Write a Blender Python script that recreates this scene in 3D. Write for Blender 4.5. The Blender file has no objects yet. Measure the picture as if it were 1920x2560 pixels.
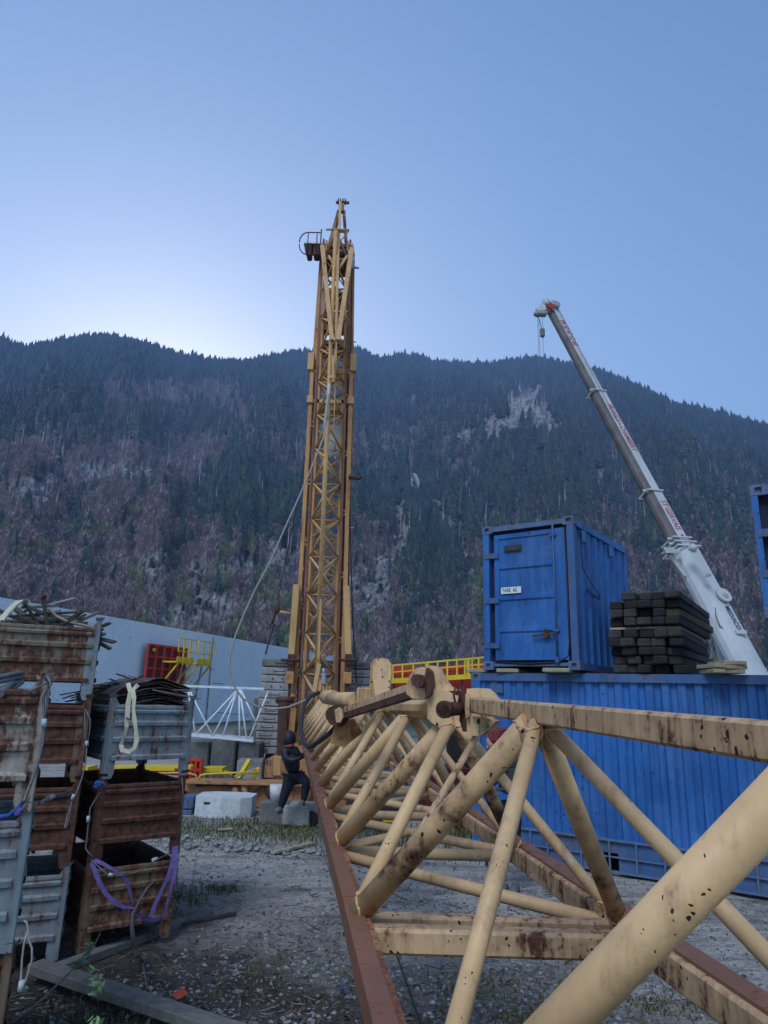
import bpy, math, random
import numpy as np
from mathutils import Vector, Matrix, noise as mnoise
R=math.radians
sc=bpy.context.scene
col=sc.collection
random.seed(7)
# ---------------------------------------------------------------- camera model
F=1700.0; TH=R(15.1); RO=R(1.65); EYE=2.2
_c,_s=math.cos,math.sin
FW=Vector((0,_c(TH),_s(TH))); U0=Vector((0,-_s(TH),_c(TH))); X0=Vector((1,0,0))
RT=_c(RO)*X0+_s(RO)*U0; UP=-_s(RO)*X0+_c(RO)*U0
CAM=Vector((0,0,EYE))
def ray(x,y): return FW+RT*((x-960)/F)+UP*(-(y-1280)/F)
def G(x,y,z=0.0):
    r=ray(x,y); return CAM+r*((z-EYE)/r.z)
def P(x,y,Y):
    r=ray(x,y); return CAM+r*(Y/r.y)
def proj(p):
    d=Vector(p)-CAM; z=d.dot(FW); return 960+F*d.dot(RT)/z,1280-F*d.dot(UP)/z
def V(*a): return Vector(a)
# ---------------------------------------------------------------- mesh builder
def basis(d,up=None):
    d=Vector(d).normalized()
    up=Vector(up) if up is not None else Vector((0,0,1))
    if abs(d.dot(up.normalized()))>.995: up=Vector((0,1,0))
    a=d.cross(up).normalized(); b=a.cross(d).normalized()
    return d,a,b
class MB:
    def __init__(s): s.v=[]; s.f=[]; s.sm=[]
    def add(s,vs,fs,smooth=False):
        o=len(s.v); s.v+= [tuple(v) for v in vs]; s.f+=[tuple(i+o for i in f) for f in fs]; s.sm+=[smooth]*len(fs); return s
    def box(s,c,size,rz=0,M=None,bev=0.0):
        c=Vector(c); x,y,z=[q/2 for q in size]
        if M is None: M=Matrix.Rotation(rz,3,'Z')
        if bev<=0:
            vs=[c+M@Vector((a*x,b*y,d*z)) for a in(-1,1) for b in(-1,1) for d in(-1,1)]
            s.add(vs,[(0,1,3,2),(4,6,7,5),(0,4,5,1),(2,3,7,6),(0,2,6,4),(1,5,7,3)])
        else:
            b=min(bev,x*.9,y*.9,z*.9); vs=[];idx={}
            for ax in (-1,1):
                for ay in (-1,1):
                    for az in (-1,1):
                        for k in range(3):
                            p=[ax*(x-(b if k!=0 else 0)),ay*(y-(b if k!=1 else 0)),az*(z-(b if k!=2 else 0))]
                            idx[(ax,ay,az,k)]=len(vs); vs.append(c+M@Vector(p))
            fs=[]
            for a in(-1,1):
                fs.append([idx[(a,p,q,0)] for p,q in((-1,-1),(1,-1),(1,1),(-1,1))][::a])
                fs.append([idx[(p,a,q,1)] for p,q in((-1,-1),(-1,1),(1,1),(1,-1))][::a])
                fs.append([idx[(p,q,a,2)] for p,q in((-1,-1),(1,-1),(1,1),(-1,1))][::a])
                for b2 in(-1,1):
                    fs.append([idx[(a,b2,-1,0)],idx[(a,b2,1,0)],idx[(a,b2,1,1)],idx[(a,b2,-1,1)]])
                    fs.append([idx[(a,-1,b2,0)],idx[(a,1,b2,0)],idx[(a,1,b2,2)],idx[(a,-1,b2,2)]])
                    fs.append([idx[(-1,a,b2,1)],idx[(1,a,b2,1)],idx[(1,a,b2,2)],idx[(-1,a,b2,2)]])
                    for d in(-1,1): fs.append([idx[(a,b2,d,0)],idx[(a,b2,d,1)],idx[(a,b2,d,2)]])
            s.add(vs,fs)
        return s
    def beam(s,p0,p1,w,h,up=None,w1=None,h1=None,bev=0):
        p0=Vector(p0);p1=Vector(p1); d,a,b=basis(p1-p0,up)
        if bev>0:
            M=Matrix((a,d,b)).transposed()
            return s.box((p0+p1)/2,(w,(p1-p0).length,h),M=M,bev=bev)
        w1=w if w1 is None else w1; h1=h if h1 is None else h1
        vs=[p+a*(i*ww/2)+b*(j*hh/2) for p,ww,hh in((p0,w,h),(p1,w1,h1)) for i,j in((-1,-1),(1,-1),(1,1),(-1,1))]
        return s.add(vs,[(3,2,1,0),(4,5,6,7),(0,1,5,4),(1,2,6,5),(2,3,7,6),(3,0,4,7)])
    def tube(s,p0,p1,r,n=10,r1=None,caps=True):
        p0=Vector(p0);p1=Vector(p1); d,a,b=basis(p1-p0); r1=r if r1 is None else r1
        vs=[];
        for p,rr in((p0,r),(p1,r1)):
            for i in range(n):
                t=2*math.pi*i/n; vs.append(p+a*(rr*math.cos(t))+b*(rr*math.sin(t)))
        s.add(vs,[(i,(i+1)%n,(i+1)%n+n,i+n) for i in range(n)],True)
        if caps:
            o=len(s.v)-2*n; s.f+=[tuple(o+i for i in range(n))[::-1],tuple(o+n+i for i in range(n))]; s.sm+=[False,False]
        return s
    def path(s,pts,r,n=8,flat=None,rs=None):
        pts=[Vector(p) for p in pts]; N=len(pts); prev=None; o=len(s.v); vs=[]
        for i,p in enumerate(pts):
            d=(pts[min(i+1,N-1)]-pts[max(i-1,0)]).normalized()
            if prev is None: _,a,b=basis(d)
            else:
                a=(prev-d*prev.dot(d)); a=a.normalized() if a.length>1e-6 else basis(d)[1]; b=a.cross(d).normalized()
            prev=a; rr=rs[i] if rs else r
            if flat: 
                for (i1,j1) in ((-1,-1),(1,-1),(1,1),(-1,1)): vs.append(p+a*(i1*flat[0]/2)+b*(j1*flat[1]/2))
            else:
                for k in range(n):
                    t=2*math.pi*k/n; vs.append(p+a*(rr*math.cos(t))+b*(rr*math.sin(t)))
        m=4 if flat else n; fs=[]
        for i in range(N-1):
            for k in range(m): fs.append((i*m+k,i*m+(k+1)%m,(i+1)*m+(k+1)%m,(i+1)*m+k))
        s.add(vs,fs,not flat); s.f+=[tuple(o+k for k in range(m))[::-1],tuple(o+(N-1)*m+k for k in range(m))]; s.sm+=[False,False]
        return s
    def ribbon(s,pts,ws,th=.004):
        # strap: pts centre line, ws width vectors
        vs=[];n=len(pts)
        for p,w in zip(pts,ws):
            p=Vector(p);w=Vector(w); vs+= [p-w/2,p+w/2]
        d=[]
        for i in range(n):
            t=(Vector(pts[min(i+1,n-1)])-Vector(pts[max(i-1,0)])); nn=t.cross(Vector(ws[i])); nn=nn.normalized()*th if nn.length>1e-9 else Vector((0,th,0)); d+=[nn,nn]
        vs2=[v+q for v,q in zip(vs,d)]; a=vs+vs2; m=2*n; fs=[]
        for i in range(n-1):
            j=2*i
            fs+=[(j,j+1,j+3,j+2),(m+j,m+j+2,m+j+3,m+j+1),(j,j+2,m+j+2,m+j),(j+1,m+j+1,m+j+3,j+3)]
        fs+=[(0,m,m+1,1),(m-2,m-1,2*m-1,2*m-2)]
        return s.add(a,fs,False)
    def prism(s,poly,o,ax,ay,az,t):
        # polygon (2d) in plane ax,ay at origin o, extruded +-t/2 along az
        o=Vector(o);ax=Vector(ax);ay=Vector(ay);az=Vector(az);n=len(poly)
        vs=[o+ax*p[0]+ay*p[1]+az*(k*t/2) for k in(-1,1) for p in poly]
        return s.add(vs,[tuple(range(n))[::-1],tuple(range(n,2*n))]+[(i,(i+1)%n,(i+1)%n+n,i+n) for i in range(n)])
    def blob(s,c,r,seed=0,amp=.25,sub=1,sc3=(1,1,1)):
        t=(1+5**.5)/2
        vs=[Vector(p).normalized() for p in((-1,t,0),(1,t,0),(-1,-t,0),(1,-t,0),(0,-1,t),(0,1,t),(0,-1,-t),(0,1,-t),(t,0,-1),(t,0,1),(-t,0,-1),(-t,0,1))]
        fs=[(0,11,5),(0,5,1),(0,1,7),(0,7,10),(0,10,11),(1,5,9),(5,11,4),(11,10,2),(10,7,6),(7,1,8),(3,9,4),(3,4,2),(3,2,6),(3,6,8),(3,8,9),(4,9,5),(2,4,11),(6,2,10),(8,6,7),(9,8,1)]
        for _ in range(sub):
            mid={};nf=[]
            def m(a,b):
                k=(min(a,b),max(a,b))
                if k not in mid: mid[k]=len(vs); vs.append(((vs[a]+vs[b])/2).normalized())
                return mid[k]
            for a,b,c2 in fs:
                x,y,z=m(a,b),m(b,c2),m(c2,a); nf+=[(a,x,z),(b,y,x),(c2,z,y),(x,y,z)]
            fs=nf
        c=Vector(c); out=[]
        for v in vs:
            k=1+amp*mnoise.noise(v*1.7+Vector((seed*3.1,seed*1.7,0)))*1.6
            out.append(c+Vector((v.x*sc3[0],v.y*sc3[1],v.z*sc3[2]))*r*k)
        return s.add(out,fs,amp<.12)
    def build(s,name,mat,parent=None,loc=None,jit=0):
        if parent is not None: base=parent['_w'] if '_w' in parent.keys() else tuple(parent.location); base=Vector(base)
        elif loc is not None: base=Vector(loc)
        else:
            a=np.array(s.v); base=Vector(((a[:,0].min()+a[:,0].max())/2,(a[:,1].min()+a[:,1].max())/2,a[:,2].min()))
        me=bpy.data.meshes.new(name)
        me.from_pydata([(v[0]-base.x,v[1]-base.y,v[2]-base.z) for v in s.v],[],s.f)
        me.polygons.foreach_set('use_smooth',s.sm)
        me.update()
        me.materials.append(mat)
        o=bpy.data.objects.new(name,me); col.objects.link(o)
        if parent is not None: o.parent=parent
        else: o.location=base
        if parent is not None: o['_w']=tuple(base)
        return o
def tag(o,label=None,cat=None,group=None,kind=None):
    if label: o['label']=label
    if cat: o['category']=cat
    if group: o['group']=group
    if kind: o['kind']=kind
    return o
def empty(name,loc,label=None,cat=None,group=None):
    o=bpy.data.objects.new(name,None); o.location=loc; col.objects.link(o); o.empty_display_size=.2
    return tag(o,label,cat,group)
def copy_tree(o,parent=None,depth=0):
    c=o.copy(); col.objects.link(c)
    if parent is not None: c.parent=parent
    for ch in list(o.children): copy_tree(ch,c,depth+1)
    return c
def text_mesh(txt,size,origin,xd,yd,name,mat,parent,depth=.002,bold=0.0,fit=None,keep=True):
    cu=bpy.data.curves.new('t','FONT'); cu.body=txt; cu.size=size; cu.extrude=depth; cu.offset=bold
    cu.align_x='CENTER'; cu.align_y='CENTER'
    to=bpy.data.objects.new('t',cu); col.objects.link(to)
    dg=bpy.context.evaluated_depsgraph_get(); me=bpy.data.meshes.new_from_object(to.evaluated_get(dg))
    bpy.data.objects.remove(to); bpy.data.curves.remove(cu)
    xd=Vector(xd).normalized();yd=Vector(yd).normalized();n=xd.cross(yd)
    xs=[v.co.x for v in me.vertices]; w=max(xs)-min(xs); k=1 if fit is None else fit/w; ky=(k*1.3 if keep else 1) if fit is not None else 1
    b=MB(); b.add([Vector(origin)+xd*(v.co.x*k)+yd*(v.co.y*ky)+n*v.co.z for v in me.vertices],[tuple(p.vertices) for p in me.polygons])
    bpy.data.meshes.remove(me)
    return b.build(name,mat,parent)
# ---------------------------------------------------------------- materials
class NT:
    def __init__(s,name):
        s.m=bpy.data.materials.new(name); s.m.use_nodes=True; s.t=s.m.node_tree; s.n=s.t.nodes; s.l=s.t.links
        s.b=s.n['Principled BSDF']; s.tc=s.n.new('ShaderNodeTexCoord'); s.geo=None
    def inp(s,sock,v):
        if isinstance(v,bpy.types.NodeSocket): s.l.new(v,sock)
        elif v is not None:
            if isinstance(v,(int,float)) and sock.type=='RGBA': v=(v,v,v)
            if isinstance(v,(tuple,list)) and len(v)==3 and sock.type=='RGBA': v=(*v,1)
            sock.default_value=v
    def node(s,t,**k):
        n=s.n.new(t)
        for a,b in k.items(): setattr(n,a,b)
        return n
    def map(s,scale=(1,1,1),src='Object',rot=(0,0,0)):
        n=s.node('ShaderNodeMapping'); n.inputs['Scale'].default_value=scale; n.inputs['Rotation'].default_value=rot; s.l.new(s.tc.outputs[src],n.inputs['Vector']); return n.outputs[0]
    def noise(s,scale,detail=4,rough=.6,vec=None,dist=0):
        n=s.node('ShaderNodeTexNoise'); n.inputs['Scale'].default_value=scale; n.inputs['Detail'].default_value=detail; n.inputs['Roughness'].default_value=rough; n.inputs['Distortion'].default_value=dist
        s.l.new(vec if vec is not None else s.tc.outputs['Object'],n.inputs['Vector']); return n.outputs[0]
    def voro(s,scale,vec=None,feature='F1',out='Distance'):
        n=s.node('ShaderNodeTexVoronoi'); n.feature=feature; n.inputs['Scale'].default_value=scale
        s.l.new(vec if vec is not None else s.tc.outputs['Object'],n.inputs['Vector']); return n.outputs[out]
    def ramp(s,v,stops,interp='LINEAR'):
        n=s.node('ShaderNodeValToRGB'); s.l.new(v,n.inputs[0]); cr=n.color_ramp; cr.interpolation=interp
        while len(cr.elements)<len(stops): cr.elements.new(.5)
        for e,(p,c) in zip(cr.elements,stops):
            e.position=p; e.color=(c,c,c,1) if isinstance(c,(int,float)) else (*c,1)
        return n.outputs[0]
    def mix(s,f,a,b,mode='MIX'):
        n=s.node('ShaderNodeMix'); n.data_type='RGBA'; n.blend_type=mode; s.inp(n.inputs[0],f); s.inp(n.inputs[6],a); s.inp(n.inputs[7],b); return n.outputs[2]
    def math(s,op,a,b=None):
        n=s.node('ShaderNodeMath'); n.operation=op; s.inp(n.inputs[0],a); s.inp(n.inputs[1],b) ; return n.outputs[0]
    def bump(s,h,strength=.3,dist=.01):
        n=s.node('ShaderNodeBump'); n.inputs['Strength'].default_value=strength; n.inputs['Distance'].default_value=dist; s.l.new(h,n.inputs['Height']); s.l.new(n.outputs[0],s.b.inputs['Normal'])
    def out(s,colr=None,rough=None,metal=None):
        s.inp(s.b.inputs['Base Color'],colr); s.inp(s.b.inputs['Roughness'],rough); s.inp(s.b.inputs['Metallic'],metal); s.b.inputs['Specular IOR Level'].default_value=.3; return s.m
def rusty(name,c,rust=.45,scale=6,chips=.5,dark=(.035,.016,.012),mid=(.16,.06,.03),rough=.55,streak=True,dirt=.35,var=.12,smear=0,pale=None,chipf=5.0,streakc=None):
    m=NT(name)
    big=m.noise(scale*.35,5,.65); fine=m.noise(scale*3,6,.7)
    v=m.math('ADD',m.math('MULTIPLY',big,.65),m.math('MULTIPLY',fine,.35))
    if streak:
        st=m.noise(3.0,4,.6,vec=m.map((scale*1.6,scale*1.6,scale*.16)))
        v=m.math('ADD',m.math('MULTIPLY',v,.7),m.math('MULTIPLY',st,.3))
    th=.72-rust*.42
    mask=m.ramp(v,[(th-.035,0),(th+.015,1)])
    halo=m.ramp(v,[(th-.12,0),(th,1)])
    # small round chips
    wv=m.node('ShaderNodeVectorMath'); wv.operation='MULTIPLY_ADD'; nn=m.node('ShaderNodeTexNoise'); nn.inputs['Scale'].default_value=scale*7; m.l.new(m.tc.outputs['Object'],nn.inputs['Vector']); m.l.new(nn.outputs[1],wv.inputs[0]); wv.inputs[1].default_value=(.11/scale*1.2,)*3; m.l.new(m.map((1,1,.75)),wv.inputs[2])
    vo=m.voro(scale*chipf,vec=wv.outputs[0]); sel=m.noise(scale*.9,2,.5)
    lim=m.math('MULTIPLY',m.ramp(sel,[(.66-chips*.3,0),(.74-chips*.2,1)]),.21)
    chip=m.math('LESS_THAN',vo,lim)
    varn=m.noise(scale*.2,3,.6)
    c2=tuple(q*(1-var*2.2) for q in c); base=m.mix(m.ramp(varn,[(.3,0),(.7,1)]),c2,tuple(min(1,q*(1+var*.5)) for q in c))
    if pale is not None:
        pm=m.ramp(m.noise(scale*.55,5,.7,vec=m.map((1.3,1,1.1))),[(.64,0),(.69,1)])
        base=m.mix(m.math('MULTIPLY',pm,.8),base,pale)
    dn=m.noise(scale*.8,6,.75,vec=m.map((1,1,.35)))
    base=m.mix(m.math('MULTIPLY',m.ramp(dn,[(.42,0),(.72,1)]),dirt),base,(.06,.045,.035))
    if streakc is not None:
        s1=m.noise(9,5,.7,vec=m.map((1.2,1.2,.07))); s2=m.noise(2.2,5,.7)
        base=m.mix(m.math('MULTIPLY',m.ramp(m.math('ADD',m.math('MULTIPLY',s1,.6),m.math('MULTIPLY',s2,.4)),[(.46,0),(.60,1)]),.75),base,streakc)
        base=m.mix(m.ramp(m.noise(16,4,.75,vec=m.map((1,1,.25))),[(.60,0),(.68,.7)]),base,tuple(q*.3 for q in c))
    base=m.mix(m.math('MULTIPLY',halo,.55),base,mid)
    rc=m.mix(m.ramp(m.noise(scale*5,5,.7),[(.35,0),(.65,1)]),dark,mid)
    colr=m.mix(mask,base,rc); colr=m.mix(chip,colr,dark)
    m.bump(m.math('ADD',m.math('MULTIPLY',mask,-.6),m.math('ADD',m.math('MULTIPLY',fine,.5),m.math('MULTIPLY',chip,-.7))),.35,.004)
    return m.out(colr,m.mix(mask,rough,.9))
def stained(name,c,c2,scale=4,rough=.85,bump=.4,bd=.01,dark=(.03,.03,.03),da=.4,stretch=(1,1,1),spots=None):
    m=NT(name); vec=m.map(stretch)
    a=m.noise(scale,6,.65,vec=vec); b=m.noise(scale*9,5,.7,vec=vec); d=m.noise(scale*.6,5,.7,vec=m.map((2.5,2.5,.4)))
    k=m.mix(m.ramp(a,[(.32,0),(.68,1)]),c,c2)
    k=m.mix(m.math('MULTIPLY',m.ramp(d,[(.45,0),(.7,1)]),da),k,dark)
    k=m.mix(m.ramp(b,[(.3,.35),(.6,0)]),k,dark)
    if spots: k=m.mix(m.math('LESS_THAN',m.voro(scale*14),.12),k,spots)
    m.bump(b,bump,bd)
    return m.out(k,rough)
def plain(name,c,rough=.6,metal=0,var=.15,scale=8,bump=.15):
    m=NT(name); a=m.noise(scale,5,.65)
    k=m.mix(m.ramp(a,[(.3,0),(.7,1)]),tuple(q*(1-var) for q in c),tuple(min(1,q*(1+var)) for q in c))
    m.bump(m.noise(scale*8,4,.6),bump,.003)
    return m.out(k,rough,metal)
M={}
M['boom']=rusty('boom_cream_paint',(.76,.48,.24),rust=.20,scale=7,chips=.42,rough=.5,dirt=.3,var=.10,pale=(.72,.66,.62),chipf=10)
M['burnt']=rusty('burnt_cream_paint',(.76,.48,.24),rust=.45,scale=3.0,chips=.6,dark=(.012,.010,.010),mid=(.13,.05,.025),rough=.55,dirt=.2,var=.07,pale=(.72,.66,.66),chipf=9,streak=False)
M['tie']=rusty('tie_bar_cream_paint',(.74,.47,.25),rust=.36,scale=9,chips=.8,rough=.5,dirt=.2,var=.07)
M['lug']=rusty('lug_cream_paint',(.76,.49,.26),rust=.3,scale=7,chips=.7,dirt=.2,var=.06)
M['tower']=rusty('tower_ochre_paint',(.61,.32,.115),rust=.29,scale=3.5,chips=.4,dark=(.06,.025,.015),mid=(.26,.10,.035),rough=.55,dirt=.3)
M['tower_pale']=rusty('tower_pale_paint',(.65,.385,.155),rust=.22,scale=3.5,chips=.4,dark=(.06,.025,.015),mid=(.26,.10,.035),dirt=.22)
M['chassis']=rusty('chassis_orange_paint',(.55,.27,.11),rust=.36,scale=3,chips=.4,dark=(.05,.02,.015),mid=(.22,.09,.05))
M['rail']=rusty('worn_rail_steel',(.25,.105,.06),rust=.40,scale=5,chips=0,dark=(.07,.032,.028),mid=(.26,.11,.06),rough=.5,dirt=.3,pale=(.20,.13,.12))
M['railflange']=rusty('rail_flange_rust',(.50,.25,.11),rust=.52,scale=11,chips=.3,dark=(.09,.035,.025),mid=(.28,.10,.05),dirt=.3)
M['darkrust']=rusty('dark_rusted_steel',(.09,.045,.035),rust=.5,scale=12,chips=0,dark=(.03,.018,.016),mid=(.12,.05,.03))
M['blue']=rusty('blue_container_paint',(.026,.15,.46),rust=.20,scale=3,chips=.45,dark=(.03,.03,.045),mid=(.08,.14,.30),rough=.5,dirt=.35,var=.2,pale=(.07,.2,.52),streakc=(.055,.17,.42))
M['blue_worn']=rusty('worn_blue_paint',(.05,.14,.34),rust=.32,scale=4,chips=.6,dark=(.05,.045,.05),mid=(.13,.15,.2),rough=.6,dirt=.6)
M['blue_frame']=rusty('faded_blue_frame',(.10,.18,.34),rust=.34,scale=8,chips=.7,dark=(.05,.04,.04),mid=(.15,.15,.18),rough=.65,dirt=.5)
M['black']=plain('black_rubber',(.02,.02,.024),.55)
M['cable']=plain('steel_wire_rope',(.16,.16,.16),.55,.4,.3,30)
M['palecable']=plain('worn_grey_cable',(.34,.30,.27),.6,0,.2,20)
M['white']=rusty('crane_white_paint',(.50,.52,.53),rust=.02,scale=2,chips=.1,dark=(.2,.18,.16),mid=(.4,.38,.36),rough=.35,dirt=.22,var=.05)
M['boomdark']=stained('shaded_boom_underside',(.10,.085,.08),(.17,.15,.14),2,rough=.45,bump=.1)  # shade on the boom's underside put into a dark brownish colour
M['whitetruss']=plain('white_truss_paint',(.62,.66,.72),.5)
M['redtext']=plain('red_lettering',(.36,.03,.04),.5,var=.05)
M['darktext']=plain('dark_lettering',(.03,.05,.09),.5,var=.05)
M['whitetext']=plain('white_lettering',(.75,.75,.75),.5,var=.05)
M['plate']=plain('pale_load_plate',(.42,.47,.47),.5,var=.1,scale=2)
M['red']=rusty('formwork_red_paint',(.62,.045,.022),rust=.12,scale=3,chips=.3,dark=(.09,.02,.02),mid=(.3,.03,.02),rough=.5,dirt=.3)
M['yellow']=rusty('safety_yellow_paint',(.80,.56,.02),rust=.08,scale=3,chips=.2,dark=(.12,.08,.03),mid=(.45,.3,.03),rough=.5,dirt=.2)
M['galv']=plain('galvanised_steel',(.35,.36,.38),.5,.5,.2)
M['concrete']=stained('ballast_concrete',(.30,.30,.29),(.42,.42,.41),2.2,da=.5,dark=(.07,.07,.07),spots=(.09,.09,.09))
M['concrete_pale']=stained('pale_concrete',(.55,.57,.57),(.66,.68,.68),1.6,da=.25,dark=(.12,.12,.11),spots=(.2,.2,.19))
M['concrete_dark']=stained('stained_old_concrete',(.13,.13,.125),(.24,.24,.23),1.8,da=.7,dark=(.03,.032,.03))
M['timber']=stained('black_tarred_timber',(.018,.016,.016),(.042,.036,.034),3,da=.5,dark=(.008,.008,.008),stretch=(1,1,3),bump=.8,bd=.02)
M['timberend']=stained('weathered_timber_end',(.04,.036,.034),(.085,.077,.072),6,da=.4,dark=(.015,.014,.012),bump=.8,bd=.02)
M['timbermoss']=stained('mossy_timber',(.06,.058,.03),(.10,.095,.05),6,da=.3,dark=(.02,.02,.012),bump=.8)
M['palewood']=stained('pale_sawn_wood',(.36,.30,.19),(.46,.40,.27),5,da=.4,dark=(.12,.10,.07),stretch=(3,1,3))
M['greywood']=stained('weathered_grey_wood',(.15,.145,.135),(.24,.23,.21),5,da=.5,dark=(.05,.045,.04),stretch=(1,6,6),bump=.6)
M['scrapwood']=stained('dark_scrap_wood',(.05,.038,.030),(.13,.095,.07),7,da=.4,dark=(.015,.012,.01),stretch=(1,4,4),bump=.6)
M['sheet']=rusty('bent_rusty_sheet',(.12,.10,.10),rust=.45,scale=9,chips=.2,dark=(.02,.018,.018),mid=(.13,.06,.045),rough=.5)
M['purple']=plain('purple_webbing',(.11,.08,.24),.75,0,.25,30)
M['cream']=stained('dirty_cream_webbing',(.56,.50,.34),(.66,.61,.45),12,da=.3,dark=(.2,.16,.09),bump=.2)
M['bluecloth']=plain('blue_fabric',(.03,.08,.26),.7)
M['jacket']=plain('black_jacket',(.012,.013,.018),.5,0,.3,10,.3)
M['trousers']=plain('black_trousers',(.013,.016,.026),.85,0,.3,12,.4)
M['greyjacket']=plain('dark_grey_jacket',(.05,.05,.05),.8,0,.3,10,.4)
M['boot']=plain('grey_work_boot',(.12,.12,.13),.7)
M['skin']=plain('skin',(.48,.27,.2),.55,0,.06)
M['redcap']=stained('red_knit_hood',(.16,.03,.028),(.24,.045,.04),9,da=.4,dark=(.1,.015,.015))
M['redcollar']=plain('red_collar_fabric',(.48,.04,.05),.7)
M['glovemat']=plain('dark_glove',(.05,.05,.055),.8)
M['plastic']=plain('white_plastic_bucket',(.6,.6,.6),.5)
M['maroon']=rusty('maroon_steel',(.10,.012,.014),rust=.3,scale=4)
M['rebar']=rusty('ribbed_rebar_steel',(.20,.22,.24),rust=.2,scale=14,chips=.2)
M['stone']=stained('pale_stone',(.22,.22,.22),(.36,.36,.35),3,da=.3)
def crate_mat(name,paint,rust): return rusty(name,paint,rust=rust,scale=4.2,chips=.5,dark=(.034,.018,.016),mid=(.16,.066,.038),rough=.75,dirt=.4,var=.12,chipf=8)
M['crate_grey']=crate_mat('grey_blue_crate_paint',(.25,.32,.35),.30)
M['crate_rust']=crate_mat('red_brown_crate_rust',(.105,.05,.042),.52)
M['crate_tan']=crate_mat('tan_crate_paint',(.22,.17,.105),.44)
M['crate_white']=crate_mat('flaking_white_crate_paint',(.50,.48,.39),.44)
M['crate_greenrust']=crate_mat('green_grey_rust_paint',(.23,.24,.18),.47)

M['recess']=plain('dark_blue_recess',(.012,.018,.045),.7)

M['tower_dark']=rusty('backlit_dirty_tower_paint',(.30,.17,.10),rust=.4,scale=4,chips=.3,dark=(.04,.02,.016),mid=(.14,.06,.035))  # backlit darkness of the crane head put into the colour, with dirt and rust
# ---------------------------------------------------------------- sky, added fill lamp, camera
w=bpy.data.worlds.new('World'); sc.world=w; w.use_nodes=True
nt=w.node_tree; bg=nt.nodes['Background']; sky=nt.nodes.new('ShaderNodeTexSky'); sky.sky_type='NISHITA'
SUN_EL=R(14.5); SUN_AZ=R(-19)          # the sun itself has gone behind the left ridge: only its glow is in the sky
sky.sun_disc=False; sky.sun_elevation=SUN_EL; sky.sun_rotation=SUN_AZ; sky.altitude=500; sky.air_density=1.0; sky.dust_density=.8; sky.ozone_density=2.2
nt.links.new(sky.outputs[0],bg.inputs[0]); bg.inputs[1].default_value=.15
sd=bpy.data.lights.new('fill_light','SUN'); sd.energy=1.7; sd.angle=R(26); sd.color=(.80,.88,1)   # added soft fill from behind and above the viewer, brightens the foreground
so=bpy.data.objects.new('fill_light',sd); col.objects.link(so)
sv=Vector((-.28,-.62,.80))
so.rotation_euler=sv.to_track_quat('Z','Y').to_euler(); so.location=(0,0,60)
cd=bpy.data.cameras.new('camera'); co=bpy.data.objects.new('camera',cd); col.objects.link(co); sc.camera=co
co.matrix_world=Matrix.Translation(CAM)@Matrix((RT,UP,-FW)).transposed().to_4x4()
cd.sensor_fit='VERTICAL'; cd.sensor_height=36; cd.lens=36*F/2560; cd.clip_end=6000; cd.clip_start=.02
sc.view_settings.view_transform='Standard'; sc.view_settings.look='None'; sc.view_settings.exposure=.85; sc.view_settings.gamma=1
sc.cycles.volume_bounces=0; sc.cycles.max_bounces=6; sc.cycles.use_denoising=True
# ---------------------------------------------------------------- numpy noise
def hash2(ix,iy,seed):
    h=(ix.astype(np.int64)*374761393+iy.astype(np.int64)*668265263+seed*974634777)&0x7fffffff
    h=((h^(h>>13))*1274126177)&0x7fffffff
    return ((h^(h>>16))&0xffff)/65535.0
def vnoise(x,y,seed=0):
    ix=np.floor(x);iy=np.floor(y);fx=x-ix;fy=y-iy;fx=fx*fx*(3-2*fx);fy=fy*fy*(3-2*fy)
    a=hash2(ix,iy,seed);b=hash2(ix+1,iy,seed);c=hash2(ix,iy+1,seed);d=hash2(ix+1,iy+1,seed)
    return (a+(b-a)*fx)*(1-fy)+(c+(d-c)*fx)*fy
def fbm(x,y,seed=0,o=5,g=.5):
    t=0;a=1;s=0
    for i in range(o):
        t=t+a*vnoise(x*2**i,y*2**i,seed+i); s+=a; a*=g
    return t/s
def npproj(X,Y,Z):
    dx,dy,dz=X,Y,Z-EYE
    z=dx*FW.x+dy*FW.y+dz*FW.z
    return 960+F*(dx*RT.x+dy*RT.y+dz*RT.z)/z,1280-F*(dx*UP.x+dy*UP.y+dz*UP.z)/z
def mesh_np(name,vs,tris,mats,smooth=False,mi=None):
    me=bpy.data.meshes.new(name); n=len(vs); k=tris.shape[1]
    me.vertices.add(n); me.vertices.foreach_set('co',np.ascontiguousarray(vs,dtype=np.float32).ravel())
    me.loops.add(tris.size); me.loops.foreach_set('vertex_index',np.ascontiguousarray(tris,dtype=np.int32).ravel())
    me.polygons.add(len(tris)); me.polygons.foreach_set('loop_start',np.arange(0,tris.size,k,dtype=np.int32)); 
    me.polygons.foreach_set('loop_total',np.full(len(tris),k,dtype=np.int32))
    for m in mats: me.materials.append(m)
    if mi is not None: me.polygons.foreach_set('material_index',mi.astype(np.int32))
    me.polygons.foreach_set('use_smooth',np.full(len(tris),smooth))
    me.update(calc_edges=True); me.validate()
    o=bpy.data.objects.new(name,me); col.objects.link(o); return o
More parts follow.
